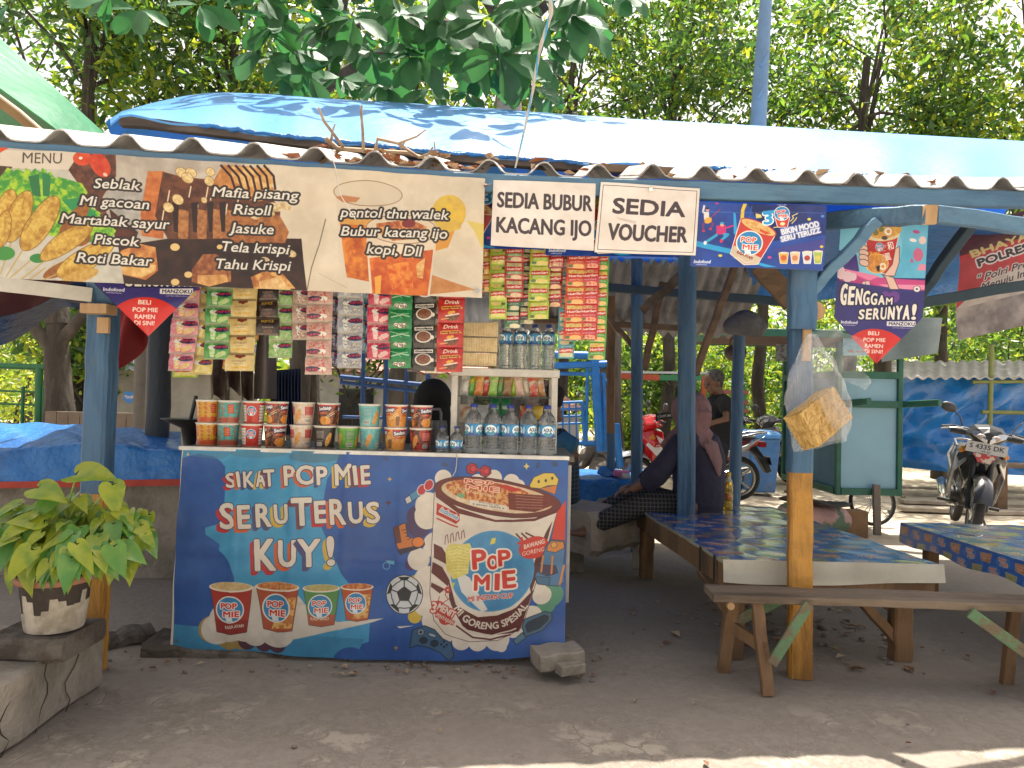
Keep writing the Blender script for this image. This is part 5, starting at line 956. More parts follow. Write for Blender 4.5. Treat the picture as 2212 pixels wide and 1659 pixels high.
def lerp_v(a, b_, t): return a.lerp(b_, t)
pointed('pointed ramen poster hanging in full view at the right post', (1816, 484), (2007, 480), 1893, 785, 686, 3.95)
pointed('pointed ramen poster whose tip peeks out under the left of the menu banner', (207, 392), (440, 392), 320, 727, 614, 3.40)
printed('police_banner', I_POLICE, P(2066, 500, 5.2), P(2390, 400, 5.4), P(2400, 660, 5.3), P(2072, 735, 5.1), 'tilted red and white police banner at the right edge', 'banner', 24, 12, lambda u, v: .03*math.sin(v*6+u*3), .003, .6)
fl_ = MB().slab(lambda u, v: P(1545 + 280*u, 728 - 4*u, 8.0).lerp(P(1545+280*u, 700, 8.5), v), 4, 2, (0, 0, .01))

# ---------------------------------------------------------------- the counter
CY0 = 3.80
ctop = P(810, 973, CY0).z
tl, tr = P(391, 964.5, CY0), P(1229, 986, CY0); zt = (tl.z + tr.z) / 2
cnt = thing('sales_counter', gz(P(810, 1430, CY0)), 'sales counter of the noodle stall fronted by a big printed blue banner', 'counter')
tb = MB(); tb.beam(tl + V((-.01, .385, -.017)), tr + V((.03, .385, -.017)), .72, .03, n=4); tb.build('counter_top', M('counter_board_shaded', (.15, .135, .11), .6, scale=5, bump=.05, dirt=.4), cnt)  # board colour darkened to stand for the shadow among the cups
for x_, Y_ in ((tl.x+.06, 4.45), (tr.x-.06, 4.45), (tl.x+.06, 3.88), (tr.x-.06, 3.88)): MB().beam((x_, Y_, 0), (x_, Y_, zt-.03), .06, .06, n=4, wob=.003, up=(0, 1, 0)).build('leg', OLDW, cnt)
MB().box((tr.x + .005, 4.16, zt - .40), (.02, .70, .70)).build('side_panel', M('side_board', (.42, .40, .37), .6, scale=4, dirt=.5), cnt)
MB().beam(tl + V((0, -.012, -.006)), tr + V((0, -.012, -.008)), .03, .020, n=6).build('edge_strip', M('white_edging', (.74, .71, .64), .5, scale=8, dirt=.3), cnt)
mcb = M('counter_banner_print', (.5, .5, .5), rough=.5, var=.22, scale=2.2, bump=.06, bscale=16, img=I_COUNTER, coat=.12, dirt=.3, dcol=(.09, .085, .08))
def cbf(u, v):
    T = P(394 + 834*u, 967.5 + 21*u, CY0 - .022); xb = 367 + 852*u; yb = 1397 + 22*math.sin(u*math.pi*.78) + 12*u - 16*max(0, u-.86)/.14
    B = P(xb, yb, CY0 + .03 - .05*u); p = T.lerp(B, v); p.y -= .012*math.sin(u*8+v*4)*v + .010*math.sin(u*19+1)*v*v + .03*math.exp(-((u-.97)/.05)**2)*v*v + .003*math.sin(u*44); 
    for c_ in (.145, .29, .43, .57, .715, .86): p.y -= .006*math.exp(-((u-c_)/.006)**2)
    p.y -= .006*math.sin(u*31 + v*5)*v + .004*math.sin(v*21+u*6) + .005*math.exp(-((v-.5)/.01)**2) + .02*mno.noise((u*5, v*3, 4))*v
    return p
MB().slab(cbf, 110, 36, (0, .003, 0), 0, UVF, 1).build('printed_banner', [mcb, M('banner_back', (.5, .49, .47))], cnt)
for u, v in ((.018, .03), (.015, .965), (.965, .975)): q = cbf(u, v); MB().tube([q + V((0, -.002, 0)), q + V((0, -.006, 0))], .008, 10).build('eyelet', GREYM, cnt)
MB().tube([P(x_, y_, CY0-.045) for x_, y_ in ((985, 978), (987, 990), (986, 1005), (984, 1018), (978, 1028))], .0025, 5).build('string', M('pale_string', (0, 0, 0)), cnt)
# rubble the counter stands on
blk = MB().beam(P(1156, 1423, 3.66), P(1250, 1410, 3.72), .17, .08, n=5, wob=.006, ch=.008); tag(blk.build('concrete_block', CONC), 'broken concrete block lying at the right foot of the counter', 'block')
blk = MB().beam(P(1200, 1442, 3.6), P(1250, 1434, 3.65), .14, .05, n=3, wob=.006); tag(blk.build('concrete_chunk', CONC), 'small concrete chunk under the block at the counter foot', 'block')
blk = MB().beam(P(330, 1392, 3.95), P(700, 1418, 4.0), .30, .10, n=10, wob=.012, ch=.02); tag(blk.build('stone_footing', CONCD), 'dark rough stone footing under the left half of the counter', 'footing')
blk = MB().beam(P(215, 1392, 3.95), P(330, 1366, 4.1), .17, .08, n=6, wob=.012, ch=.02); tag(blk.build('stone_kerb', CONCD), 'dark rough stone kerb between the ledge and the counter', 'kerb')
blk = MB().beam(P(700, 1418, 4.0), P(1190, 1424, 4.0), .26, .07, n=10, wob=.012, ch=.02); tag(blk.build('stone_footing', CONCD), 'dark rough stone footing under the right half of the counter', 'footing')

# ---------------------------------------------------------------- noodle cups: stacked in two rows on thin trays
def cupmesh(kind):
    b_ = MB(); pr = [(.046, 0), (.0475, .004), (.056, .108), (.0565, .112)]; b_.lathe(pr, n=28, cap=True); return b_
CUPP = {}
def make_cup(kind, loc, rz, lab, k=1.0):
    if kind not in CUPP:
        r = thing('noodle_cup', (0, 0, 0), '', 'noodle cup'); cupmesh(kind).build('cup_body', CUPM[kind], r)
        MB().lathe([(.0560, .110), (.0598, .112), (.0598, .1155), (.0560, .1165)], n=28, cap=False).build('rim', M('cup_rim', (.80, .76, .68), .5), r)
        MB().lathe([(.0001, .1168), (.056, .1163)], n=28, cap=False).build('lid', M('lid_' + kind, tuple(c*.6 for c in (.55, .3, .2)), .3, scale=30), r); CUPP[kind] = r
        o = r
    else: o = copy_tree(CUPP[kind])
    o.location = loc; o.rotation_euler = (0, 0, rz); o.scale = (k, k, k); o['label'] = lab; o['group'] = 'instant noodle cups on the counter'; return o
NAMES = dict(fiery='yellow and red', teal='teal and red', redinfo='red', sedaap='black and orange', white='white and red', dark='black', green='green', aqua='aqua green', orange='orange', pepper='red and black')
UP = [('fiery', 446, 849, 'top'), ('teal', 495, 853, 'top'), ('redinfo', 547, 857, 'top'), ('sedaap', 597, 858, 'top'), ('white', 653, 860, 'top'), ('sedaap', 708, 861, 'top'), ('aqua', 797, 865, 'top'), ('orange', 855, 866, 'top'), ('sedaap', 909, 868, 'top')]
LO = [('fiery', 447, 901, 'lower'), ('teal', 493, 903, 'lower'), ('redinfo', 545, 905, 'lower'), ('sedaap', 594, 907, 'lower'), ('white', 650, 909, 'lower'), ('dark', 702, 911, 'lower'), ('green', 752, 915, 'lower'), ('aqua', 799, 916, 'lower'), ('orange', 854, 917, 'lower'), ('pepper', 908, 918, 'lower')]
POSN = ['at the left end', 'second from the left end', 'third from the left end', 'fourth from the left end', 'fifth from the left end', 'sixth from the left end']
CS = 1.03; dirs = [0.2, 1.3, 3.3, .6, 2.9, 1.5, 2.2, .9, .4, 2.5]
for row in (LO, UP):
    for i, (k, x_, y_, w_) in enumerate(row):
        low = row is LO; base = P(x_, 960, 3.93); z = zt + .004 + (x_-810)*-.0 
        topz = P(x_, 973, 3.93).z; zz = (tl.lerp(tr, (x_-391)/838)).z + .002 + (0 if low else .1165*CS)
        nb = POSN[i] if i < 6 else {'green': 'alone without a cup on top', 'aqua': 'right of the single green cup', 'orange': 'second from the right end', 'sedaap': 'at the right end', 'pepper': 'at the right end'}[k]
        make_cup(k, (base.x, 3.93 + rnd.uniform(-.008, .008), zz), dirs[i] + (0 if low else rnd.uniform(-.5, .6)), f"{NAMES[k]} noodle cup, {w_} layer, {nb}", CS)
TR = M('thin_tray', (.30, .24, .17), .3, scale=12, coat=.3)
for x0, x1, lab in ((424, 515, 'under the two left cups'), (527, 618, 'under the third and fourth cups'), (632, 724, 'under the fifth and sixth cups'), (733, 822, 'under the green and aqua cups'), (832, 930, 'under the two right cups')):
    a_, b_ = P(x0, 960, 3.9), P(x1, 960, 3.9); z0, z1 = tl.lerp(tr, (x0-391)/838).z, tl.lerp(tr, (x1-391)/838).z
    o = MB().beam((a_.x, 3.90, (z0+z1)/2 - .003), (b_.x, 3.90, (z0+z1)/2 - .003), .15, .008, n=1, ch=.002).build('serving_tray', TR); tag(o, 'thin clear serving tray ' + lab, 'tray', 'trays under the cups')

# ---------------------------------------------------------------- hanging sachet strips
def strip(kind, x0, x1, ytop, ybot, n_h, Y, lab, lean=0, grp='sachet strips hanging behind the menu banner'):
    """x0..x1 and ybot are picture positions at the bottom end, n_h the height of one sachet, lean the shift of the top"""
    x0 -= 2; x1 += 2; n = max(1, round((ybot - ytop) / n_h)); top = P((x0+x1)/2 + lean, ytop, Y)
    r = thing('sachet_strip', top, lab, 'sachets', grp); ph = rnd.uniform(0, 6)
    for i in range(n):
        ya, yb = ybot - (i+1)*n_h, ybot - i*n_h; fa, fb_ = (ybot - ya)/(ybot-ytop), (ybot-yb)/(ybot-ytop); sw = rnd.uniform(-.8, .8)
        A = P(x0 + lean*fa + sw, ya, Y), P(x1 + lean*fa + sw, ya + .4, Y); B = P(x0 + lean*fb_ + sw, yb, Y), P(x1 + lean*fb_ + sw, yb + .4, Y); tw_ = rnd.uniform(-.012, .012)
        def f(u, v):
            p = A[0].lerp(A[1], u).lerp(B[0].lerp(B[1], u), v); e = math.sin(min(1, max(0, (v-.06)/.88))*math.pi)*math.sin(min(1, max(0, (u-.03)/.94))*math.pi)
            p.y -= .013*e**.6 + tw_*(u-.5)*2 + .0025*math.sin(u*17+v*9+ph) - .002; return p
        MB().slab(f, 8, 8, (0, .006, 0), 0, UVF, 0).build('sachet', SA[kind], r)
    return r
L3 = 3.72
for a_ in (('n_limeflip', 374, 424, 600, 815, 38, 3.80, 'pale lime sachet strip behind the pink one at the left end', 18), ('pink', 362, 414, 590, 801, 38, L3, 'pink drink sachets, leftmost strip behind the menu banner', 22), ('yellow', 413, 454, 590, 809, 38, L3+.03, 'yellow drink sachets between the pink and the green strip', 16), ('green', 440, 492, 590, 776, 38, L3, 'green drink sachets right of the yellow strip', 10),
           ('n_amber', 484, 500, 600, 797, 38, L3+.06, 'narrow view of brown sachets behind the cream strip', 10), ('cream', 488, 545, 590, 801, 39, L3, 'cream chocolate sachets hung upside down right of the green strip', 12), ('black', 556, 599, 590, 724, 38, L3, 'short strip of black chocolate sachets', 0), ('lime', 582, 629, 590, 773, 38, L3+.03, 'light green sachets right of the short black strip', 4),
           ('mauve', 633, 672, 590, 734, 38, L3+.02, 'brown mauve coffee sachets, short strip', 2), ('rose', 661, 713, 590, 809, 38, L3-.01, 'rose pink sachets hung upside down, longest strip in the middle', 5), ('navy', 711, 738, 590, 791, 38, L3+.03, 'dark navy blue sachets left of the grey strip', 3), ('grey', 729, 779, 590, 795, 38, L3, 'grey blue drink sachets in the middle', 4),
           ('n_amber', 543, 557, 590, 735, 38, L3+.07, 'yellow brown sachets in the narrow gap left of the short black strip', 2), ('yellow', 600, 634, 590, 690, 38, L3+.09, 'yellow sachets half hidden behind the light green and mauve strips', 2), ('navy', 836, 848, 590, 760, 38, L3+.08, 'dark sachets in the gap before the dark green malt strip', 2),
           ('blue', 778, 799, 590, 763, 38, L3+.05, 'bright blue sachets peeking out right of the grey strip', 3), ('red', 794, 841, 590, 776, 38.5, L3, 'crimson pink drink sachets left of the green malt strip', 4), ('milo', 840, 886, 590, 795, 42, L3, 'dark green malt drink sachets hung upside down', 3), ('n_red', 884, 897, 600, 690, 38, L3+.05, 'red sachets half hidden behind the black cocoa strip', 2),
           ('black', 881, 905, 600, 803, 40, L3+.04, 'black sachets half hidden at the left of the cocoa cup strip', 3), ('cocoa', 891, 936, 590, 801, 49, L3, 'black cocoa sachets with a cup picture', 6), ('coffee', 919, 957, 590, 806, 52, L3+.03, 'cream cappuccino sachets beside the red strip', 8), ('drink', 944, 996, 590, 803, 53, L3-.01, 'red chocolate drink sachets at the right end beside the noodle blocks', 8)):
    strip(*a_)
G2 = 'drink powder strips hanging behind the party banners'
for a_ in (('n_amber', 1042, 1057, 520, 630, 38, 3.75, 'orange sachets at the edge of the menu banner', 2), ('n_limeflip', 1058, 1092, 520, 689, 38.5, 3.72, 'lime sachets hung upside down over the bottles', 4), ('n_sirsak', 1091, 1125, 520, 709, 38.5, 3.76, 'dark green sachets below the red ones', 4), ('n_rose', 1093, 1129, 520, 642, 38.5, 3.71, 'red framed green sachets over the second bottle', 1),
           ('n_cocopandan', 1123, 1154, 520, 700, 38.5, 3.75, 'black and red sachets between the dark green and the lime ones', 3), ('n_lime', 1142, 1182, 520, 689, 38.5, 3.71, 'lime sachets right way up over the third bottle', 6), ('n_markisa', 1178, 1212, 520, 663, 38.5, 3.74, 'orange brown sachets at the right of the lime strip', 3), ('n_maroon', 1186, 1216, 500, 579, 39, 3.70, 'short strip of maroon sachets just under the blue banner', 2),
           ('n_teal', 1207, 1238, 520, 774, 39, 3.77, 'teal sachets hung upside down behind the orange strip', 3), ('n_orange', 1219, 1257, 520, 734, 38.5, 3.72, 'bright orange sachets, left of the red strip', 10), ('n_red', 1251, 1287, 520, 733, 38.5, 3.73, 'red guava sachets between the orange and the green strip', 9), ('n_green', 1272, 1306, 520, 777, 38.8, 3.75, 'green and orange sachets at the right end, longest strip', 10)):
    strip(*a_, G2)
hb = MB().tube([P(355, 612, 3.76), P(1010, 632, 3.76)], .006, 6); tag(hb.build('hanging_wire', GREYM), 'wire that carries the sachet strips behind the menu banner', 'wire')
hb = MB().tube([P(1030, 528, 3.78), P(1330, 545, 3.78)], .006, 6); tag(hb.build('hanging_wire', GREYM), 'wire that carries the drink powder strips behind the blue banners', 'wire')
pb = MB().slab(lambda u, v: P(990 + 66*u, 640, 3.92).lerp(P(986 + 80*u, 696, 3.92), v) + V((0, -.03*math.sin(u*3.1)*math.sin(v*3)+.006*math.sin(u*25), 0)), 16, 10, (0, .05, 0)); tag(pb.build('plastic_bags', M('bluish_plastic', (.45, .5, .58), .3, scale=8, bump=.3, alpha=.5)), 'bundle of bluish clear plastic bags hung above the noodle blocks', 'bags')

# ---------------------------------------------------------------- display cabinet with snacks
kx0, kx1 = P(974, 880, 3.93).x, P(1204, 880, 3.93).x; kz0, kz1 = tl.lerp(tr, .83).z, P(1090, 797, 3.93).z; ky0, ky1 = 3.93, 4.23
cab = thing('display_cabinet', ((kx0+kx1)/2, 4.08, kz0), 'small white framed glass display cabinet of snacks on the counter', 'cabinet')
CW = M('cream_aluminium', (.58, .54, .47), .45, scale=10, bump=.03); fw = .034
f_ = MB()
for x_ in (kx0+fw/2, kx1-fw/2):
    for y_ in (ky0+.015, ky1-.015): f_.beam((x_, y_, kz0), (x_, y_, kz1-.042), fw, .03, n=1, up=(0, 1, 0), ch=.003)
for y_ in (ky0+.015, ky1-.015): f_.beam((kx0+fw, y_, kz0+.012), (kx1-fw, y_, kz0+.012), .03, .024, n=1, ch=.003)
f_.build('frame', CW, cab); MB().beam((kx0-.006, (ky0+ky1)/2, kz1-.02), (kx1+.008, (ky0+ky1)/2, kz1-.02), ky1-ky0+.02, .042, n=1, ch=.004).build('top', CW, cab)
zs = P(1090, 856, 3.97).z
MB().box(((kx0+kx1)/2, (ky0+ky1)/2, zs-.004), (kx1-kx0-.045, ky1-ky0-.05, .006)).build('glass_shelf', M('green_glass', (.10, .16, .14), .08, alpha=.55), cab)
MB().box(((kx0+kx1)/2, ky1-.004, (kz0+kz1)/2-.01), (kx1-kx0-2*fw, .004, kz1-kz0-.07)).build('back_glass', M('smoked_glass', (.04, .045, .045), .1, alpha=.55), cab)
PACKC = [('white', (.50, .47, .42), (.3, .28, .25)), ('green and yellow', (.10, .34, .05), (.55, .42, .03)), ('orange', (.52, .16, .03), (.5, .35, .1)), ('red and white', (.48, .05, .035), (.55, .5, .42)), ('light green', (.22, .42, .06), (.4, .45, .2)), ('leafy green', (.08, .26, .05), (.3, .2, .1)), ('brown nut', (.2, .11, .05), (.34, .22, .1)), ('bright lime', (.28, .45, .03), (.5, .4, .05)), ('pinkish cream', (.48, .3, .22), (.5, .42, .32)), ('cream with a white label', (.5, .42, .3), (.55, .5, .44)), ('red striped', (.46, .06, .04), (.5, .42, .3)), ('orange and cream', (.5, .22, .07), (.55, .48, .38))]
def pack(x, y, z, w_, h_, c1, c2, lab, tilt=0.0, th=.03, img=None):
    m = M('pack_' + lab, c1, .3, scale=28, col2=c2, thr=(.5, .56), bump=.1, bscale=70, coat=.4) if img is None else M('pack_' + lab, c1, .35, img=img, var=.1, coat=.3)
    s = MB(); rt_ = rotm('Y', tilt)
    def f(sgn):
        def g(u, v):
            e = math.sin(min(1, max(0, (v-.07)/.86))*math.pi)**.5 * math.sin(u*math.pi)**.6 if 0 < u < 1 else 0
            return V((x, y, z)) + rt_ @ V(((u-.5)*w_*(1-.1*math.sin(v*3.14)), -sgn*th/2*e + .001*math.sin(u*30+v*40), (1-v)*h_))
        return g
    s.grid(f(1), 8, 10, 0, True, UVF); s.grid(lambda u, v: f(-1)(1-u, v), 8, 10, 0, True, UVF)
    return tag(s.build('snack_pack', m), lab, 'snack pack', 'snack packs in the glass cabinet')
x_ = kx0 + .062
WHERE = ['at the left end of the shelf', 'second on the shelf', 'third on the shelf', 'fourth on the shelf', 'fifth on the shelf', 'sixth on the shelf', 'in the middle of the shelf', 'with a dark letter, right of the middle', 'right of the lime one', 'fourth from the right end', 'second from the right end', 'at the right end of the shelf']
for i, (nm, c1, c2) in enumerate(PACKC):
    pack(x_, 4.00 + .02*(i % 2), zs, .048, .105 + .008*(i % 3), c1, c2, f'{nm} snack pack standing {WHERE[i]}', 6 if i < 8 else -9, .026); x_ += (kx1-kx0-.12)/11.6
for i, (px_, w_, h_, c1, c2, lab, im) in enumerate(((1010, .09, .10, (.5, .42, .32), (.4, .2, .1), 'cream snack bag lying low at the left in the cabinet', None), (1042, .07, .12, (.4, .4, .38), (.3, .3, .3), 'clear grey crackers bag below the shelf', None), (1069, .058, .10, (.03, .2, .09), 0, 'green tissue pack, left one of the two below the shelf', I_PASEO), (1092, .058, .10, (.03, .2, .09), 0, 'green tissue pack, right one of the two below the shelf', I_PASEO), (1100, .06, .06, (.42, .12, .3), (.5, .2, .35), 'pink purple sweets bag behind the big bottles', None), (1134, .06, .07, (.5, .07, .03), (.55, .4, .1), 'small red snack box behind the fourth big bottle', None), (1160, .07, .075, (.52, .36, .03), (.45, .3, .03), 'yellow pack behind the right big bottles', None))):
    q = P(px_, 900, 4.1); z_ = zs - .012 - h_ if i in (2, 3) else zs - .05 - h_
    pack(q.x, 4.10 + .02*(i == 4), z_, w_, h_, c1, c2 or (.3, .4, .3), lab, 0, .03, im)
# noodle blocks in clear film on the cabinet
NB = M('pale_noodle_block', (.86, .68, .36), .6, scale=40, col2=(.74, .55, .26), bump=.3, bscale=60)
for i, (a_, b_, y0, y1) in enumerate(((990, 1075, 692, 726.5), (989, 1073.5, 727.5, 759.5), (986.5, 1072, 760.5, 790.5))):
    Y = 3.96; A, B = P(a_, y1, Y), P(b_, y1, Y); h_ = P(a_, y0, Y).z - A.z; s = MB(); n = 24
    for k in range(n):
        xx = A.x + (B.x-A.x)*(k+.5)/n; s.beam((xx, Y+.06, A.z + .003), (xx, Y+.06, A.z + h_ - .003), (B.x-A.x)/n*1.02, .12*(1+.02*(k % 2)), n=1, up=(0, 1, 0), ch=.004)
    o = s.build('noodle_block', NB)
    tag(o, f"pale ribbed noodle block, {('top', 'middle', 'bottom')[i]} one of the stack on the cabinet", 'noodle block', 'noodle blocks on the cabinet')
bgm = MB().slab(lambda u, v: P(980 + 100*u + 4*math.sin(v*9), 688, 3.93).lerp(P(978 + 104*u, 791, 3.93), v) + V((0, -.012*math.sin(v*10+u*8)*math.sin(u*3.1), 0)), 20, 20, (0, .004, 0)); tag(bgm.build('clear_film', CLEAR2), 'crinkled clear film around the stacked noodle blocks', 'plastic film')

# ---------------------------------------------------------------- water bottles
WATER = M('clear_water_bottle', (.86, .90, .92), .05, var=.02, scale=10, bump=.35, bscale=48, trans=.96, ior=1.22, coat=.6)
CAPM = M('blue_bottle_cap', (.015, .035, .22), .4, scale=30, bump=.05)
AQ = M('water_label', (.5, .5, .5), .3, img=I_AQUA, var=.05, coat=.3)
def bottle(H_, Rr, lz0, lz1, nm, sh=.72):
    r = thing('water_bottle', (0, 0, 0), '', 'water bottle'); k = H_
    pr = [(Rr*.70, 0), (Rr*.95, k*.012), (Rr, k*.05)]
    z = .08
    while z < lz0 - .02: pr += [(Rr, k*z), (Rr*.93, k*(z+.018)), (Rr, k*(z+.036))]; z += .06
    pr += [(Rr*.985, k*lz0), (Rr*.985, k*lz1), (Rr, k*(lz1+.015))]
    pr += [(Rr*.97, k*(sh)), (Rr*.78, k*(sh+.08)), (Rr*.48, k*(sh+.15)), (Rr*.36, k*(sh+.19)), (Rr*.36, k*.935)]
    MB().lathe(pr, n=26).build('bottle_body', WATER, r)
    MB().lathe([(Rr*1.0, k*lz0), (Rr*1.004, k*(lz0+.01)), (Rr*1.004, k*(lz1-.01)), (Rr*1.0, k*lz1)], n=26, cap=False).build('label', AQ, r)
    c_ = MB(); c_.lathe([(Rr*.43, k*.925), (Rr*.45, k*.93), (Rr*.43, k*.99), (Rr*.38, k)], n=20); c_.build('cap', CAPM, r); return r
def place(proto, first, loc, rz, lab, grp):
    o = proto if first else copy_tree(proto); o.location = loc; o.rotation_euler = (0, 0, rz); o['label'] = lab; o['group'] = grp
cz = lambda x_: tl.lerp(tr, (x_-391)/838).z
bb = bottle(.258, .0455, .36, .60, 'big', .70); ORD = ['leftmost', 'second', 'third', 'fourth', 'rightmost']
for i, x_ in enumerate((1022, 1063, 1101, 1141, 1181)): place(bb, i == 0, (P(x_, 970, 3.86).x, 3.865 if i % 2 == 0 else 3.875, cz(x_)), (-1.45, -.6, -1.5, -1.9, -2.4)[i], f'big water bottle on the counter, {ORD[i]} of the five before the cabinet', 'big water bottles before the cabinet')
mbt = bottle(.245, .036, .56, .78, 'mid', .78)
ORD = ['beside the noodle blocks', 'second from the noodle blocks', 'third from the noodle blocks', 'at the right end']
for i, x_ in enumerate((1092, 1123, 1154, 1184)): place(mbt, i == 0, (P(x_, 790, 3.99).x, 3.99, kz1 + .001), (-1.2, -2.6, -1.6, -.7)[i], f'slim water bottle standing on the cabinet, {ORD[i]}', 'slim water bottles on the cabinet')
sb = bottle(.137, .034, .16, .48, 'small', .62)
for i, x_ in enumerate((955, 986)): place(sb, i == 0, (P(x_, 970, 3.86).x, 3.855, cz(x_)), (-1.4, -1.0)[i], f'small water bottle on the counter, {("left", "right")[i]} one of the pair by the cups', 'small water bottles beside the cups')

# things behind the counter
sh = MB(); q = P(700, 960, 4.9); sh.box((q.x-.1, 4.95, .45), (1.5, .5, .9)); tag(sh.build('back_cupboard', M('dark_cupboard', (.035, .028, .024), .7, scale=5, bump=.1)), 'dark low cupboard behind the sales counter', 'cupboard')
pn = MB(); q = P(410, 940, 4.35); pn.lathe([(.02, -.30), (.03, -.1), (.05, .02), (.16, .07), (.165, .075), (.0, .07)], (q.x, 4.35, cz(410)+.05), 20); pn.tube([V((q.x, 4.35, cz(410)+.11)), V((q.x+.03, 4.35, cz(410)+.26))], .012, 8); tag(pn.build('cooking_stand', BLACKP), 'black iron cooking stand at the left end behind the cups', 'stove')
dp = thing('dispenser', P(945, 960, 4.15), 'grey plastic jug with a handle beside the cabinet', 'jug')
MB().lathe([(.05, 0), (.055, .01), (.05, .11), (.045, .13)], P(946, 958, 4.2), 18).build('jug_body', M('grey_plastic', (.2, .2, .2), .4), dp); MB().tube([P(928, 950, 4.15), P(928, 890, 4.15), P(934, 884, 4.15), P(950, 884, 4.15), P(953, 892, 4.15), P(953, 950, 4.15)], .008, 8).build('handle', M('grey_plastic', (0, 0, 0)), dp)
# ---------------------------------------------------------------- ledge, pot and plant
led = MB(); led.beam((-2.62, .6, .135), (-2.62, 3.42, .135), 1.54, .27, n=10, wob=.006, ch=.015); tag(led.build('concrete_ledge', CONC), 'cracked grey concrete ledge under the potted plant', 'ledge')
ck = MB()
for j in range(5):
    y0 = 2.35 + .2*j; z = .02; pts = [V((-1.85, y0, .0))]
    for k in range(6): pts.append(V((-1.8495, y0 + rnd.uniform(-.05, .05) + k*.012, .045*(k+1)*.95)))
    ck.tube(pts, .0022, 4)
tag(ck.build('crack_lines', M('crack_dark', (.03, .025, .02), .95)), 'dark cracks running down the side of the concrete ledge', 'cracks')
bs = MB(); c = P(118, 1345, 3.12); bs.beam((c.x-.19, 3.13, .315), (c.x+.125, 3.13, .315), .33, .095, n=6, wob=.008, ch=.02); tag(bs.build('stone_slab', CONCD), 'dark mossy stone slab between the ledge and the flower pot', 'slab')
pot = thing('potted_plant', (c.x, 3.12, .363), 'yellow green leafy plant in a peeling white pot on the ledge', 'potted plant')
PEEL = M('peeling_white_pot', (.48, .44, .38), .7, scale=5, col2=(.045, .035, .03), thr=(.52, .535), bump=.3, bscale=30, dirt=.4)
MB().lathe([(.104, 0), (.110, .01), (.132, .19), (.136, .205)], (c.x, 3.12, .363), 32).build('pot', M('dark_pot_body', (.05, .038, .032), .8, scale=12, bump=.4), pot)
jag = [.075 + .075*abs(mno.noise((k*.9, 2.3, 0)))*2 + .03*(k % 3 == 0) for k in range(26)]
def paint(u, v): h_ = min(.185, jag[int(u*25.99)])*v; t = 2*math.pi*u; r_ = .1065 + .0035*min(1, h_/.01) + .022*max(0, h_-.01)/.18 + .002; return V((c.x + r_*math.cos(t), 3.12 + r_*math.sin(t), .363 + h_ + .002))
MB().grid(paint, 208, 6).build('paint_layer', M('cracked_white_paint', (.44, .39, .32), .8, scale=9, col2=(.30, .26, .2), bump=.3, dirt=.6), pot)
MB().lathe([(.132, .195), (.152, .20), (.156, .222), (.146, .229), (.125, .222)], (c.x, 3.12, .363), 32, cap=False).build('pot_rim', M('terracotta_rim', (.36, .16, .10), .7, scale=9), pot)
LEAF = M('pothos_leaf', (.29, .32, .026), .38, scale=13, col2=(.13, .22, .022), bump=.08, transl=.35, tcol=(.45, .6, .04), coat=.15)
LEAFD = M('pothos_leaf_dark', (.07, .20, .04), .35, scale=7, col2=(.14, .26, .04), bump=.08, transl=.3, tcol=(.2, .5, .05), coat=.2)
def heart(s, base, dirv, nrm, L_, W_, m=0, fold=.18, droop=.25):
    """one arrow-heart leaf: base point, direction, upper side"""
    d = dirv.normalized(); a = d.cross(nrm).normalized(); n_ = a.cross(d); prof = [(-.16, .30), (-.05, .46), (.12, .50), (.35, .42), (.62, .26), (.85, .09), (1, 0)]
    vs, fs = [], []
    for t, w_ in prof:
        tt = max(0, t); dz = -droop*tt*tt*L_
        for sgn in (-1, -.5, 0, .5, 1):
            vs.append(base + d*(t*L_) + a*(sgn*w_*W_) + n_*(dz + fold*abs(sgn)*w_*W_ - .012*L_*(sgn in (-.5, .5)) + .02*L_*math.sin(t*9+sgn*3)*abs(sgn)))
    vs[2] = base
    for i in range(len(prof)-1):
        for j in range(4): q = i*5+j; fs.append((q, q+1, q+6, q+5))
    s.add(vs, fs, m, None, True)
lv, st = MB(), MB(); c0 = V((c.x, 3.12, .60))
spec = [(205, 1020, 3.1, 8, .30, 0), (262, 1065, 3.05, 10, .18, 0), (110, 1060, 3.05, -30, .19, 0), (150, 1085, 3.0, 60, .18, 0)]
def leafat(px, py, Y, L_, W_, dx, dy, dz, m):
    p = P(px, py, Y); d = V((dx, dy, dz)); d.normalize(); n_ = V((rnd.uniform(-.35, .35), -.55 + rnd.uniform(-.3, .3), 1)); heart(lv, p - d*L_*.4, d, n_, L_, W_, m, rnd.uniform(.05, .25), rnd.uniform(.1, .4))
    st.tube([c0 + V((rnd.uniform(-.08, .08), rnd.uniform(-.08, .08), -.02)), c0.lerp(p - d*L_*.4, .55) + V((0, 0, .05)), p - d*L_*.4], [.006, .005, .0035], 5)
leafat(200, 1024, 3.02, .19, .15, .93, -.2, .08, 0); leafat(105, 1062, 2.98, .15, .12, .9, -.3, -.15, 0); leafat(245, 1075, 2.98, .13, .10, .3, -.3, -.9, 0); leafat(60, 1120, 2.95, .14, .12, -.9, -.3, .1, 0)
for i in range(215):
    a = rnd.uniform(0, 2*math.pi); rr = rnd.random()**.6; px = 136 + math.cos(a)*rr*188; py = 1160 + math.sin(a)*rr*82 + rnd.uniform(-8, 8)
    if py > 1215: py -= rnd.uniform(0, 30)
    Yk = 3.12 - .20*max(0, (py-1090)/110) + rnd.uniform(-.12, .16); sx = (px-140)/165; L_ = rnd.uniform(.075, .145)
    leafat(px, py, Yk, L_, L_*rnd.uniform(.52, .72), sx*1.0 + rnd.uniform(-.5, .5), -.55 + rnd.uniform(-.5, .4), -.30 - .7*max(0, (py-1130)/90) + rnd.uniform(-.3, .3), 1 if rnd.random() < .42 else 0)
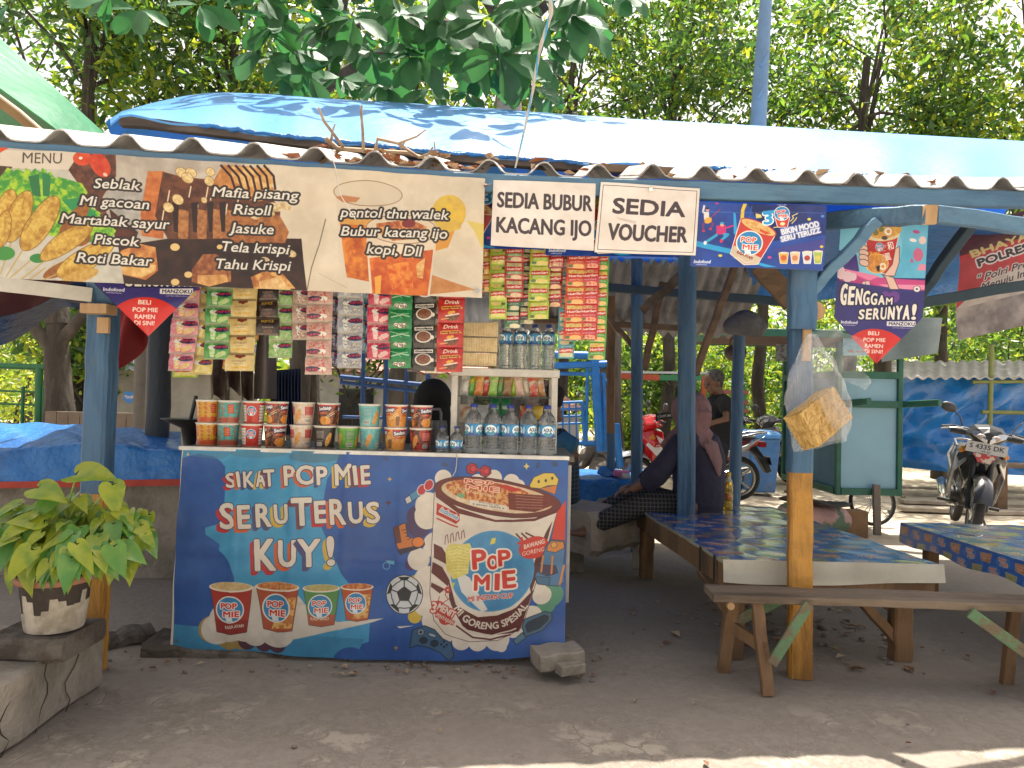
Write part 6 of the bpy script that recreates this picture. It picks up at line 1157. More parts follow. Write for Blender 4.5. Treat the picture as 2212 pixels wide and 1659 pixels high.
for px, py in ((20, 1245), (60, 1250), (100, 1225), (150, 1240), (185, 1225), (215, 1215), (245, 1225), (280, 1225), (310, 1140), (300, 1165)): leafat(px, py, 2.93 + rnd.uniform(0, .12), .13, .085, rnd.uniform(-.3, .3), -.3, -1, 0)
lv.build('foliage', [LEAF, LEAFD], pot); st.build('stems', M('plant_stem', (.22, .30, .06), .6), pot)

# ---------------------------------------------------------------- platform tables, bench
OILM = M('oilcloth', (.5, .5, .5), .22, var=.1, scale=3, bump=.14, bscale=7, img=I_OIL, coat=.8, spec=.9)
OILM2 = M('oilcloth_side', (.5, .5, .5), .3, var=.1, scale=3, bump=.1, bscale=6, img=I_OIL, coat=.2)
def table(name, lab, x0, x1, y0, y1, zt, sk0=0.0, flapm=None, legs=True):
    r = thing(name, ((x0+x1)/2, (y0+y1)/2, 0), lab, 'table')
    def top(u, v):
        y = y1 + (y0-y1)*v; x = x0 + (x1-x0)*u + sk0*(1-v); dz = -.014*abs(mno.noise((x*2.6 + y*.7, y*2.2, 1)))**.7 - .0035*abs(mno.noise((x*8 + y*3, y*6, 7))) + .004; return V((x, y, zt + dz))
    MB().slab(top, 90, 130, (0, 0, -.02), 0, lambda u, v: (u*(x1-x0)/.52, (1-v)*(y1-y0)/.52), 0).build('oilcloth', OILM, r)
    return r
TZ = .545
t1 = table('platform_table', 'large low platform table covered in blue oilcloth, seated woman on its far left end', 1.13, 2.27, 3.9, 6.0, TZ, -.16)
wd = lambda y: 1.13 - .16*(y-3.9)/2.1
f_ = MB(); f_.beam((wd(3.95)+.03, 3.95, TZ-.09), (wd(5.95)+.03, 5.95, TZ-.09), .03, .13, n=8, wob=.004); f_.beam((2.24, 3.95, TZ-.09), (2.1, 5.95, TZ-.09), .03, .13, n=6, wob=.004); f_.beam((1.05, 5.97, TZ-.09), (2.1, 5.97, TZ-.09), .03, .13, n=4); f_.build('frame_rail', BROWNW, t1)
MB().beam((1.16, 3.93, TZ-.085), (2.25, 3.93, TZ-.085), .03, .12, n=4).build('front_rail', BROWNW, t1)
FL = M('cream_oilcloth_back', (.50, .47, .38), .45, scale=3, bump=.08, dirt=.5, dcol=(.3, .25, .17))
def flap(u, v):
    x = 1.125 + 1.155*u; return V((x, 3.885 - .012*v - .006*math.sin(u*15)*v, TZ + .004 - v*(.108 + .016*math.sin(u*4+.5)) ))
MB().slab(flap, 30, 6, (0, .004, 0)).build('cream_flap', FL, t1)
for (a_, b_) in (((1.22, 4.02, 0), (1.22, 4.02, TZ-.15)), ((2.14, 4.05, 0), (2.14, 4.05, TZ-.15)), ((1.08, 5.8, 0), (1.08, 5.8, TZ-.15)), ((2.06, 5.8, 0), (2.06, 5.8, TZ-.15))): MB().beam(a_, b_, .10, .10, n=6, wob=.006, up=(0, 1, 0)).build('leg', BROWNW, t1)
for (a_, b_) in (((1.86, 4.05, TZ-.16), (2.12, 4.05, .10)), ((1.90, 4.4, TZ-.16), (2.12, 4.10, .26)), ((1.13, 4.35, TZ-.16), (1.22, 4.07, .2))): MB().beam(a_, b_, .05, .07, n=4, wob=.004, up=(0, 1, 0)).build('brace', BROWNW, t1)
for x_, y_ in ((1.118, 4.25), (1.105, 4.02)): MB().beam((wd(y_)-.006, y_, TZ), (wd(y_)-.006, y_, TZ-.14), .022, .006, n=4, up=(1, 0, 0)).build('rubber_strap', BLACKR, t1)
t2 = table('platform_table', 'sunlit blue oilcloth platform table at the right edge behind the plank bench', 2.80, 3.95, 3.3, 5.3, TZ, 0)
MB().slab(lambda u, v: V((2.795 - .01*v, 5.3 + (3.3-5.3)*u, TZ + .002 - .135*v - .012*math.sin(u*20)*v)), 40, 4, (.004, 0, 0), 0, lambda u, v: (u*2.0/.30, .5 - v*.45), 0).build('side_cloth', OILM2, t2)
for a_ in ((2.9, 3.5), (3.85, 3.5), (2.9, 5.1), (3.85, 5.1)): MB().beam((a_[0], a_[1], 0), (a_[0], a_[1], TZ-.02), .08, .08, n=3, up=(0, 1, 0)).build('leg', BROWNW, t2)
bn = thing('plank_bench', (2.0, 3.62, 0), 'long narrow plank bench with green diagonal braces before the blue table', 'bench')
ZB = .455
MB().beam((.985, 3.64, ZB-.018), (3.1, 3.56, ZB-.022), .21, .036, n=16, wob=.003).build('seat_plank', GREYW, bn)
for (x_, y_, xb, yb, w_) in ((1.20, 3.58, 1.232, 3.50, .055), (1.13, 3.70, 1.11, 3.80, .06), (2.53, 3.50, 2.52, 3.44, .055), (2.50, 3.66, 2.50, 3.72, .055)): MB().beam((xb, yb, 0), (x_, y_, ZB-.038), w_, .04, n=6, wob=.003, up=(0, 1, 0)).build('leg', BROWNW, bn)
MB().beam((1.225, 3.52, .21), (1.12, 3.76, .25), .02, .06, n=2).build('stretcher', BROWNW, bn)
for (a_, b_) in (((1.235, 3.46, .16), (1.42, 3.50, ZB-.025)), ((1.15, 3.72, .28), (1.38, 3.68, ZB-.04)), ((2.50, 3.42, .17), (2.16, 3.47, ZB-.04))): MB().beam(a_, b_, .014, .052, n=4, wob=.002, up=(0, 0, 1)).build('green_brace', GREENP, bn)
MB().tube([V((1.06, 3.52, ZB-.05)), V((1.06, 3.55, ZB-.05))], .018, 10).build('peg_end', RAWW, bn)

# oil bottle, stone, tissue box, slab under the feet
oi = thing('oil_bottle', (P(1573, 1090, 5.72).x, 5.72, TZ+.004), 'cooking oil bottle with a yellow cap standing on the blue table', 'oil bottle')
o0 = V(oi.location); OILB = M('golden_oil', (.75, .50, .03), .05, bump=.05, bscale=60, trans=.75, ior=1.4, coat=.3)
MB().lathe([(.030, 0), (.034, .008), (.035, .05), (.031, .06), (.035, .07), (.035, .12), (.031, .13), (.035, .145), (.034, .19), (.029, .215)], o0, 22).build('oil_filled_body', OILB, oi)
MB().lathe([(.029, .216), (.017, .245), (.015, .262)], o0, 18).build('neck', M('pale_bottle_neck', (.7, .66, .45), .1, alpha=.35), oi); MB().lathe([(.018, .258), (.019, .262), (.018, .285), (.015, .288)], o0, 16).build('cap', M('yellow_cap', (.55, .33, .03), .4), oi)
MB().lathe([(.0357, .085), (.0357, .125)], o0, 22, cap=False).build('label', M('oil_label', (.40, .07, .03), .4, scale=30, col2=(.5, .35, .1), thr=(.5, .55)), oi)
s = MB(); s.ball(P(1637, 1142, 4.9), (.025, .022, .022), 0, 8); tag(s.build('crumpled_paper', M('crumpled_paper', (.5, .5, .5), .7, bump=.5)), 'small crumpled paper lying on the blue oilcloth', 'paper')
b2 = thing('covered_bench', gz(P(1300, 1080, 7.2)), 'bench covered in bright blue tarpaulin with a pink box on it, right of the counter', 'bench')
def b2f(u, v):
    x = 1190 + 200*u; bk, f, bt = P(x, 1014, 7.9), P(x, 1037, 6.95), P(x, 1090, 6.95); p = bk.lerp(f, v*2) if v < .5 else f.lerp(bt, v*2-1); return p + V((0, .012*math.sin(u*30+v*8), .008*math.sin(u*21+v*17)))
MB().slab(b2f, 40, 12, (0, .012, -.012)).build('tarpaulin_cover', TARPD, b2); q = P(1290, 1060, 7.4); MB().box((q.x, 7.43, .21), (.85, .8, .42)).build('masonry_base', CONC, b2)
fd = MB().slab(lambda u, v: P(1300 + 80*u, 1006 + 10*math.sin(u*5), 7.3).lerp(P(1290+98*u, 1022, 7.15), v) + V((0, 0, .03*math.sin(u*8+v*3))), 20, 6, (0, .01, -.01)); tag(fd.build('folded_tarpaulin', TARPD), 'folded end of blue tarpaulin lying on the covered bench', 'tarp')
tx = thing('tissue_box', P(1342, 1031, 7.1), 'pink and white tissue box on the blue covered bench', 'tissue box'); q = P(1342, 1030, 7.1); MB().beam(q + V((-.07, 0, .035)), q + V((.07, 0, .03)), .10, .06, n=2, ch=.012).build('box_body', M('pink_plastic', (.55, .16, .32), .4), tx); MB().beam(q + V((0, -.055, .025)), q + V((.075, -.055, .02)), .012, .04, n=1).build('white_side', M('white_plastic', (.6, .58, .56), .4), tx)
fs = MB(); fs.beam(P(1238, 1146, 5.7), P(1340, 1128, 6.0), .42, .34, n=6, wob=.02, ch=.05); tag(fs.build('stone_block', CONC), 'grey stone block under the feet of the seated woman', 'stone')
tag(MB().beam(gz(P(1374, 1155, 6.1)), P(1375, 1112, 6.1), .05, .03, n=2, up=(0, 1, 0)).build('short_plank', M('pale_plank', (.4, .38, .3), .7)), 'short pale plank standing under the far table end', 'plank')

# noodle bag on the right post
bg_ = thing('noodle_bag', P(1748, 730, 3.60), 'clear plastic bag with a block of dry yellow noodles hanging on the right post', 'bag')
Mx = Matrix.Rotation(R(-32), 3, 'Y') @ Matrix.Rotation(R(28), 3, 'Z'); ctr = P(1768, 903, 3.52); VN = M('vermicelli', (.58, .38, .13), .6, scale=60, col2=(.42, .25, .07), bump=.5, bscale=80, stretch=(1, 1, .15))
nb = MB()
for k in range(900):
    x_, y_, z_ = rnd.uniform(-.13, .13), rnd.uniform(-.05, .05), rnd.uniform(-.085, .085); f_ = rnd.choice((0, 1, 2))
    if f_ == 0: y_ = math.copysign(.054, y_)
    elif f_ == 1: z_ = math.copysign(.089, z_)
    else: x_ = math.copysign(.142, x_)
    d = V((rnd.uniform(-.05, .05), rnd.uniform(-.003, .003), rnd.uniform(-.02, .02))) if f_ == 0 else V((rnd.uniform(-.05, .05), rnd.uniform(-.02, .02), 0)) if f_ == 1 else V((0, rnd.uniform(-.03, .03), rnd.uniform(-.04, .04))); cl_ = lambda q, e, m_: q if abs(q) >= m_ else max(-m_ + abs(e), min(m_ - abs(e), q)); p = V((cl_(x_, d.x, .14), cl_(y_, d.y, .053), cl_(z_, d.z, .088)))
    nb.tube([ctr + Mx @ (p - d), ctr + Mx @ (p + V((0, .001, .003))), ctr + Mx @ (p + d)], .0022, 4, cap=False)
nb.box(ctr, (.278, .104, .174), 0, Mx); nb.build('noodle_block', VN, bg_)
def bagf(u, v):
    cx = 1752 + 22*v; w_ = np.interp(v, [0, .25, .5, .75, 1], [6, 44, 66, 70, 56]); yy = 722 + 240*v - 14*math.cos(u*math.pi*2)*v; xx = cx + w_*math.cos(2*math.pi*u); d = .075*math.sin(2*math.pi*u)*min(1, .2+v*1.2)*(1 if v < .9 else .8)
    p = P(xx, yy, 3.54); p.y -= d + .010*math.sin(u*38+v*9); p.x += .006*math.sin(v*30+u*25); return p
MB().grid(bagf, 48, 22).build('bag_film', CLEAR, bg_)
def tailf(u, v):
    a_ = P(1752 + 8*v, 720 + 20*v, 3.55); b_ = P(1868 + 14*math.sin(v*9), 812 + 30*v - 66*(1-v), 3.5); p = a_.lerp(b_, u); p.y += .03*math.sin(u*12+v*8); p.z += .05*math.sin(u*3)*(1-v) - .10*v*u*(1-u)*2; return p
MB().grid(tailf, 26, 14).build('bag_tail', CLEAR, bg_)
# ---------------------------------------------------------------- people
SKIN = M('brown_skin', (.17, .085, .05), .5, scale=9, var=.15, bump=.03)
HAIRG = M('greying_hair', (.10, .095, .09), .8, scale=60, col2=(.02, .018, .016), bump=.5, bscale=90)
NAVY = M('navy_cloth', (.022, .020, .042), .85, scale=6, bump=.2, bscale=14)
MAUVE = M('mauve_scarf', (.23, .125, .125), .75, scale=7, bump=.8, bscale=14, stretch=(1, 1, .3), transl=.06)
BLK = M('black_cloth', (.014, .014, .016), .85, scale=6, bump=.25, bscale=14)
def check(name, c1, c2, sc):
    m = M(name, c1, .85, bump=.1); nt = m.node_tree; b = nt.nodes['Principled BSDF']; tc = nt.nodes['Texture Coordinate']
    outs = []
    for ang, ax in ((0.0, 'X'), (0.0, 'Z')):
        w_ = _n(nt, 'ShaderNodeTexWave', bands_direction=ax); w_.inputs['Scale'].default_value = sc; w_.inputs['Distortion'].default_value = .4; nt.links.new(tc.outputs['Object'], w_.inputs[0]); outs.append(w_.outputs[1])
    mx = _n(nt, 'ShaderNodeMath', operation='MAXIMUM'); nt.links.new(outs[0], mx.inputs[0]); nt.links.new(outs[1], mx.inputs[1])
    r = _n(nt, 'ShaderNodeValToRGB'); r.color_ramp.elements[0].position = .80; r.color_ramp.elements[1].position = .92; r.color_ramp.elements[0].color = (*c1, 1); r.color_ramp.elements[1].color = (*c2, 1)
    nt.links.new(mx.outputs[0], r.inputs[0]); nt.links.new(r.outputs[0], b.inputs['Base Color']); return m
CHECK = check('checked_trousers', (.012, .012, .013), (.075, .072, .07), 11)
PLAID = check('dark_plaid_shirt', (.012, .018, .03), (.03, .07, .11), 9)
def head(s, c, f, k=1.0, m=0):
    """skull, jaw, nose, lips, ears and neck around head centre c, looking along f"""
    f = V(f).normalized(); r_ = f.cross(V((0, 0, 1))).normalized(); u = r_.cross(f); rt_ = Matrix((r_, f, u)).transposed()
    s.ball(c + u*.02*k, (.073*k, .092*k, .098*k), m, 16, rt_); s.ball(c + f*.028*k - u*.055*k, (.052*k, .058*k, .062*k), m, 14, rt_); s.ball(c + f*.05*k - u*.10*k, (.026*k, .026*k, .020*k), m, 10, rt_)
    s.ball(c + f*.098*k - u*.022*k, (.014*k, .018*k, .024*k), m, 8, rt_); s.ball(c + f*.086*k - u*.066*k, (.024*k, .012*k, .008*k), m, 8, rt_); s.ball(c + f*.088*k + u*.012*k, (.05*k, .012*k, .010*k), m, 8, rt_)
    for sg in (-1, 1): s.ball(c + r_*(.076*k*sg) - f*.005*k - u*.015*k, (.010*k, .022*k, .032*k), m, 8, rt_); s.ball(c + r_*(.042*k*sg) + f*.068*k - u*.035*k, (.022*k, .02*k, .02*k), m, 8, rt_)
    s.tube([c - u*.05*k - f*.01*k, c - u*.20*k - f*.035*k], [.058*k, .062*k], 12, m)
def eyes(parent, c, f, k=1.0):
    f = V(f).normalized(); r_ = f.cross(V((0, 0, 1))).normalized(); s = MB()
    for sg in (-1, 1): s.ball(c + r_*(.031*k*sg) + f*.083*k - V((0, 0, .004*k)), (.012*k, .010*k, .007*k), 0, 8); s.tube([c + r_*(.016*k*sg) + f*.094*k + V((0, 0, .018*k)), c + r_*(.05*k*sg) + f*.083*k + V((0, 0, .018*k))], .004*k, 5, 0)
    s.build('eyes_and_brows', M('dark_eyes', (.015, .012, .01), .3), parent)
def hand(s, w_, d, n_, k=1.0, m=0, curl=.5):
    """palm, four bent fingers and a thumb from wrist w_, along d, palm facing n_"""
    d = V(d).normalized(); a = d.cross(V(n_)).normalized(); n_ = a.cross(d)
    s.ball(w_ + d*.045*k, (.05*k, .040*k, .018*k), m, 10, Matrix((d, a, n_)).transposed())
    for i, (o, L_) in enumerate(((-.028, .062), (-.009, .074), (.010, .070), (.028, .055))):
        p = w_ + d*.082*k + a*o*k; q = p + (d*(1-curl*.3) - n_*curl*.5).normalized()*L_*.45*k; r_ = q + (d*(1-curl) - n_*curl*1.1).normalized()*L_*.35*k; t = r_ + (d*(.7-curl) - n_*curl*1.3).normalized()*L_*.28*k
        s.tube([p - d*.02*k, p, q, r_, t], [.0095*k, .0095*k, .009*k, .008*k, .0062*k], 7, m); s.ball(t, .0062*k, m, 6)
    p = w_ + d*.03*k - a*.036*k; s.tube([w_ + d*.02*k - a*.02*k, p, p + (d*.6 - a*.6 - n_*.3).normalized()*.032*k, p + (d*.9 - a*.3 - n_*.5).normalized()*.058*k], [.013*k, .0125*k, .0105*k, .008*k], 7, m)

# the woman on the blue table, looking left
YW = 5.72
W = lambda px, py, dy=0.0: P(px, py, YW + dy)
wm = thing('person', (W(1510, 1100).x, YW, TZ), 'seated woman in a mauve headscarf, navy top and checked trousers behind the middle blue post', 'person')
hc = W(1488, 892, .02); body = MB(); head(body, hc, (-1, -.15, -.12), 1.02)
body.tube([W(1500, 1090), W(1502, 1040), W(1500, 985), W(1496, 945)], [(.15, .16), (.14, .16), (.14, .17), (.08, .1)], 14)
for dy, ank, kn in ((-.10, (1262, 1143), (1385, 1090)), (.10, (1285, 1108), (1400, 1066))):
    body.tube([W(1500, 1092, dy), W(*kn, dy*1.3), W(*ank, dy)], [.095, .062, .038], 12)
    a_ = W(*ank, dy); body.ball(a_ + V((-.01, 0, -.02)), (.045, .038, .04)); body.tube([a_ + V((.02, 0, -.035)), a_ + V((-.07, -.01, -.03)), a_ + V((-.15, -.02, -.022))], [(.036, .03), (.042, .024), (.03, .012)], 10)
    for t in range(5): body.ball(a_ + V((-.16 + .006*t, -.05 + .017*t, -.02)), (.02 - .002*t, .009, .010), 0, 6)
for dy, sh_, el, wr_ in ((-.19, (1470, 958), (1412, 1036), (1365, 1058)), (.19, (1478, 950), (1425, 1015), (1372, 1050))):
    body.tube([W(*sh_, dy*.9), W(*el, dy*1.15), W(*wr_, dy*.7)], [.05, .042, .028], 10); hand(body, W(*wr_, dy*.7), (-1, 0, -.15), (0, -dy, 1), 1.0, 0, .45)
body.build('body', SKIN, wm, mods=fuse(.0085, 3)); eyes(wm, hc, (-1, -.15, -.12), 1.02)
tp = MB(); tp.tube([W(1502, 1108), W(1508, 1085), W(1510, 1040), W(1507, 990), W(1500, 952), W(1494, 930)], [(.185, .17), (.20, .20), (.185, .20), (.175, .21), (.15, .19), (.07, .09)], 18)
tp.tube([W(1520, 1100), W(1455, 1092)], [(.19, .12), (.15, .07)], 14)
for dy, sh_, el, wr_ in ((-.19, (1472, 958), (1416, 1030), (1394, 1048)), (.19, (1480, 950), (1428, 1010), (1392, 1040))): tp.tube([W(1495, 950, dy*.6), W(*sh_, dy*.95), W(*el, dy*1.15), W(*wr_, dy*.85)], [.085, .088, .085, .070], 12)
tp.build('navy_top', NAVY, wm, mods=fuse(.014, 5))
tr_ = MB()
for dy, ank, kn in ((-.10, (1276, 1136), (1385, 1092)), (.10, (1300, 1106), (1400, 1068))): tr_.tube([W(1512, 1092, dy*.7), W(1450, 1090, dy), W(*kn, dy*1.3), W(1330, 1114 if dy < 0 else 1090, dy*1.1), W(*ank, dy)], [.115, .108, .09, .08, .068], 14)
tr_.build('checked_trousers', CHECK, wm, mods=fuse(.013, 5))
hj = MB(); hj.ball(hc + V((.02, .01, .022)), (.158, .135, .150), 0, 18); hj.tube([hc + V((.02, 0, -.05)), hc + V((.03, 0, -.13)), hc + V((.05, 0, -.22)), hc + V((.06, 0, -.27))], [(.150, .13), (.145, .125), (.18, .17), (.17, .2)], 16)
hj.tube([W(1512, 925), W(1470, 945, -.08), W(1438, 975, -.12)], [(.06, .09), (.06, .10), (.03, .08)], 12); hj.ball(hc + V((.085, -.06, -.155)), (.03, .035, .03), 0, 10)
hj.tube([hc + V((.08, -.07, -.15)), W(1535, 960, -.13), W(1550, 1000, -.15), W(1553, 1030, -.15)], [(.045, .02), (.085, .025), (.06, .02), (.02, .008)], 12)
for i in range(6): hj.tube([hc + V((-.06 + .035*i, -.118 + .006*i, .10 - .012*i)), hc + V((-.02 + .03*i, -.140, .0)), hc + V((.02 + .02*i, -.125, -.10)), hc + V((.075, -.10, -.15))], [.010, .018, .016, .012], 8)
hj.build('headscarf', MAUVE, wm, mods=fuse(.010, 4))
sd = MB(); a_ = W(1285, 1108, .10); sd.beam(a_ + V((.06, 0, -.075)), a_ + V((-.19, -.02, -.055)), .09, .022, n=4, ch=.008); sd.tube([a_ + V((-.09, -.05, -.05)), a_ + V((-.07, -.01, .012)), a_ + V((-.09, .04, -.05))], .008, 6); sd.build('sandal', BLACKP, wm)

# the standing man beyond
YM = 8.5; Q = lambda px, py, dy=0.0: P(px, py, YM + dy)
mn_ = thing('person', gz(Q(1545, 1000)), 'standing man with short grey hair and black t-shirt looking down, beyond the seated woman', 'person')
hc = Q(1541, 826); fd_ = V((-1, -.35, -.30)); body = MB(); head(body, hc, fd_, 1.16)
gx = Q(1545, 1000).x
body.tube([V((gx+.02, YM, .86)), V((gx+.02, YM, 1.1)), V((gx+.03, YM, 1.32)), V((gx+.01, YM, 1.45))], [(.10, .12), (.10, .13), (.09, .13), (.06, .07)], 14)
for dy in (-.1, .1): 
    body.tube([V((gx+.02, YM+dy, .88)), V((gx-.02, YM+dy*1.2, .48)), V((gx+.02, YM+dy*1.2, .08))], [.09, .062, .042], 12); body.tube([V((gx+.05, YM+dy*1.2, .04)), V((gx-.18, YM+dy*1.4, .03))], [(.04, .035), (.04, .02)], 10)
for dy, el, wr_ in ((-.20, (1569, 905), (1530, 916)), (.20, (1562, 905), (1522, 920))):
    body.tube([V((gx+.04, YM+dy, 1.38)), Q(*el, dy*1.2), Q(*wr_, dy*.6)], [.055, .042, .030], 10); hand(body, Q(*wr_, dy*.6), (-1, .1, -.25), (0, -dy, 1), 1.0, 0, .7)
body.build('body', SKIN, mn_, mods=fuse(.010, 3)); eyes(mn_, hc, fd_, 1.16)
hr = MB(); hr.ball(hc + V((.014, .004, .054)), (.118, .104, .102), 0, 16); hr.ball(hc + V((.055, .02, .0)), (.064, .082, .09), 0, 14); hr.build('hair', HAIRG, mn_)
ts = MB(); ts.tube([V((gx+.005, YM, .84)), V((gx+.01, YM, 1.0)), V((gx+.02, YM, 1.2)), V((gx+.035, YM, 1.36)), V((gx+.02, YM, 1.47))], [(.165, .19), (.165, .19), (.165, .21), (.15, .22), (.075, .09)], 16)
for dy, el in ((-.20, (1571, 890)), (.20, (1564, 892))): ts.tube([V((gx+.03, YM+dy*.6, 1.40)), V((gx+.05, YM+dy*1.05, 1.36)), Q(*el, dy*1.2)], [.08, .088, .078], 12)
ts.build('black_t_shirt', BLK, mn_, mods=fuse(.014, 4))
tr_ = MB()
for dy in (-.1, .1): tr_.tube([V((gx+.01, YM+dy*.6, .92)), V((gx+.01, YM+dy, .85)), V((gx-.02, YM+dy*1.2, .48)), V((gx+.02, YM+dy*1.2, .09))], [.11, .115, .085, .07], 12)
tr_.build('dark_trousers', M('dark_denim', (.02, .022, .03), .8, scale=8), mn_, mods=fuse(.014, 4))

# the woman in black behind the counter
YB = 4.75; B_ = lambda px, py, dy=0.0: P(px, py, YB + dy)
bw = thing('person', gz(B_(936, 1000)), 'person in a black headscarf sitting behind the counter left of the glass cabinet', 'person')
hc = B_(936, 868); body = MB(); head(body, hc, (.2, 1, -.1), 1.0); body.tube([gz(hc, .45), gz(hc, .8), hc - V((0, 0, .22))], [(.16, .14), (.15, .12), (.08, .07)], 14)
for sg in (-1, 1):
    body.tube([hc + V((.16*sg, 0, -.27)), hc + V((.24*sg, .06, -.52)), hc + V((.12*sg, .26, -.55))], [.05, .042, .03], 10); hand(body, hc + V((.12*sg, .26, -.55)), (-.3*sg, 1, -.1), (0, 0, 1), 1, 0, .5); body.tube([gz(hc, .47) + V((.09*sg, .02, 0)), gz(hc, .47) + V((.11*sg, .42, .02)), gz(hc, .08) + V((.11*sg, .44, 0))], [.09, .06, .045], 10); body.tube([gz(hc, .05) + V((.11*sg, .40, 0)), gz(hc, .04) + V((.12*sg, .62, 0))], [(.04, .04), (.04, .02)], 8)
body.build('body', SKIN, bw, mods=fuse(.011, 3)); eyes(bw, hc, (.2, 1, -.1))
hj = MB(); hj.ball(hc + V((0, -.012, .018)), (.122, .128, .135), 0, 18); hj.tube([hc + V((0, -.01, -.04)), hc + V((0, -.01, -.16)), hc + V((0, 0, -.30)), hc + V((0, 0, -.46))], [(.112, .115), (.13, .12), (.22, .16), (.25, .17)], 18); hj.build('headscarf', BLK, bw, mods=fuse(.012, 4))
dr_ = MB(); dr_.tube([gz(hc, .40), gz(hc, .6), gz(hc, .95), hc - V((0, 0, .26))], [(.22, .24), (.20, .17), (.19, .15), (.13, .1)], 16)
for sg in (-1, 1): dr_.tube([hc + V((.14*sg, 0, -.27)), hc + V((.24*sg, .06, -.52)), hc + V((.14*sg, .22, -.55))], [.075, .068, .055], 12); dr_.tube([gz(hc, .48) + V((.09*sg, .0, 0)), gz(hc, .49) + V((.11*sg, .42, .02)), gz(hc, .12) + V((.11*sg, .44, 0))], [.13, .105, .12], 12)
dr_.build('black_dress', BLK, bw, mods=fuse(.016, 4))

# the man in the blue shirt right of the cabinet
YS = 6.2; Z_ = lambda px, py, dy=0.0: P(px, py, YS + dy)
sm_ = thing('person', gz(Z_(1205, 1100)), 'man in a dark plaid shirt with blue sleeves sitting half hidden behind the glass cabinet', 'person')
hc = Z_(1190, 862); body = MB(); head(body, hc, (-1, .2, -.1), 1.0); sx_ = Z_(1200, 900).x
body.tube([V((sx_, YS, .55)), V((sx_, YS, .85)), V((sx_, YS, 1.06))], [(.14, .16), (.14, .17), (.08, .1)], 14)
for dy in (-.2, .2): body.tube([V((sx_+.02, YS+dy*.9, 1.05)), Z_(1242, 985, dy*1.1), Z_(1218, 1020, dy*.8)], [.055, .044, .032], 10); hand(body, Z_(1218, 1020, dy*.8), (-1, 0, -.3), (0, -dy, 1), 1, 0, .5); body.tube([V((sx_+.02, YS+dy*.5, .55)), V((sx_-.40, YS+dy*.6, .52)), V((sx_-.42, YS+dy*.6, .08))], [.09, .062, .045], 12); body.tube([V((sx_-.38, YS+dy*.6, .05)), V((sx_-.62, YS+dy*.6, .04))], [(.04, .04), (.04, .02)], 8)
body.build('body', SKIN, sm_, mods=fuse(.011, 3)); eyes(sm_, hc, (-1, .2, -.1))
hr = MB(); hr.ball(hc + V((.02, 0, .045)), (.098, .086, .085), 0, 14); hr.ball(hc + V((.045, 0, 0)), (.062, .078, .09), 0, 12); hr.build('hair', M('black_hair', (.012, .011, .010), .8, bump=.4, bscale=80), sm_)
sh_ = MB(); sh_.tube([V((sx_+.03, YS, .50)), V((sx_+.03, YS, .8)), V((sx_+.02, YS, 1.02)), V((sx_, YS, 1.12))], [(.19, .2), (.18, .2), (.16, .2), (.07, .09)], 16); sh_.build('plaid_shirt', PLAID, sm_, mods=fuse(.016, 4))
for dy in (-.2, .2):
    sl = MB(); sl.tube([V((sx_+.03, YS+dy*.85, 1.06)), V((sx_+.09, YS+dy*1.05, 1.0)), Z_(1243, 968, dy*1.12)], [.075, .092, .085], 14); sl.build('blue_sleeve', M('blue_sleeve_cloth', (.03, .13, .24), .8, scale=6, bump=.15), sm_, mods=fuse(.014, 4))
tr_ = MB()
for dy in (-.2, .2): tr_.tube([V((sx_+.06, YS+dy*.4, .56)), V((sx_-.40, YS+dy*.6, .55)), V((sx_-.42, YS+dy*.6, .12))], [.13, .10, .08], 12)
tr_.build('black_trousers', BLK, sm_, mods=fuse(.016, 4))
sts = MB(); sts.box((sx_-.02, YS, .225), (.5, .6, .45)); tag(sts.build('low_seat', CONC), 'low seat under the man in the blue sleeved shirt', 'seat')
sts = MB(); sts.box((B_(936, 1000).x, YB, .2), (.4, .36, .40)); tag(sts.build('stool', M('dark_stool', (.04, .03, .025), .7)), 'dark stool under the person in black behind the counter', 'stool')

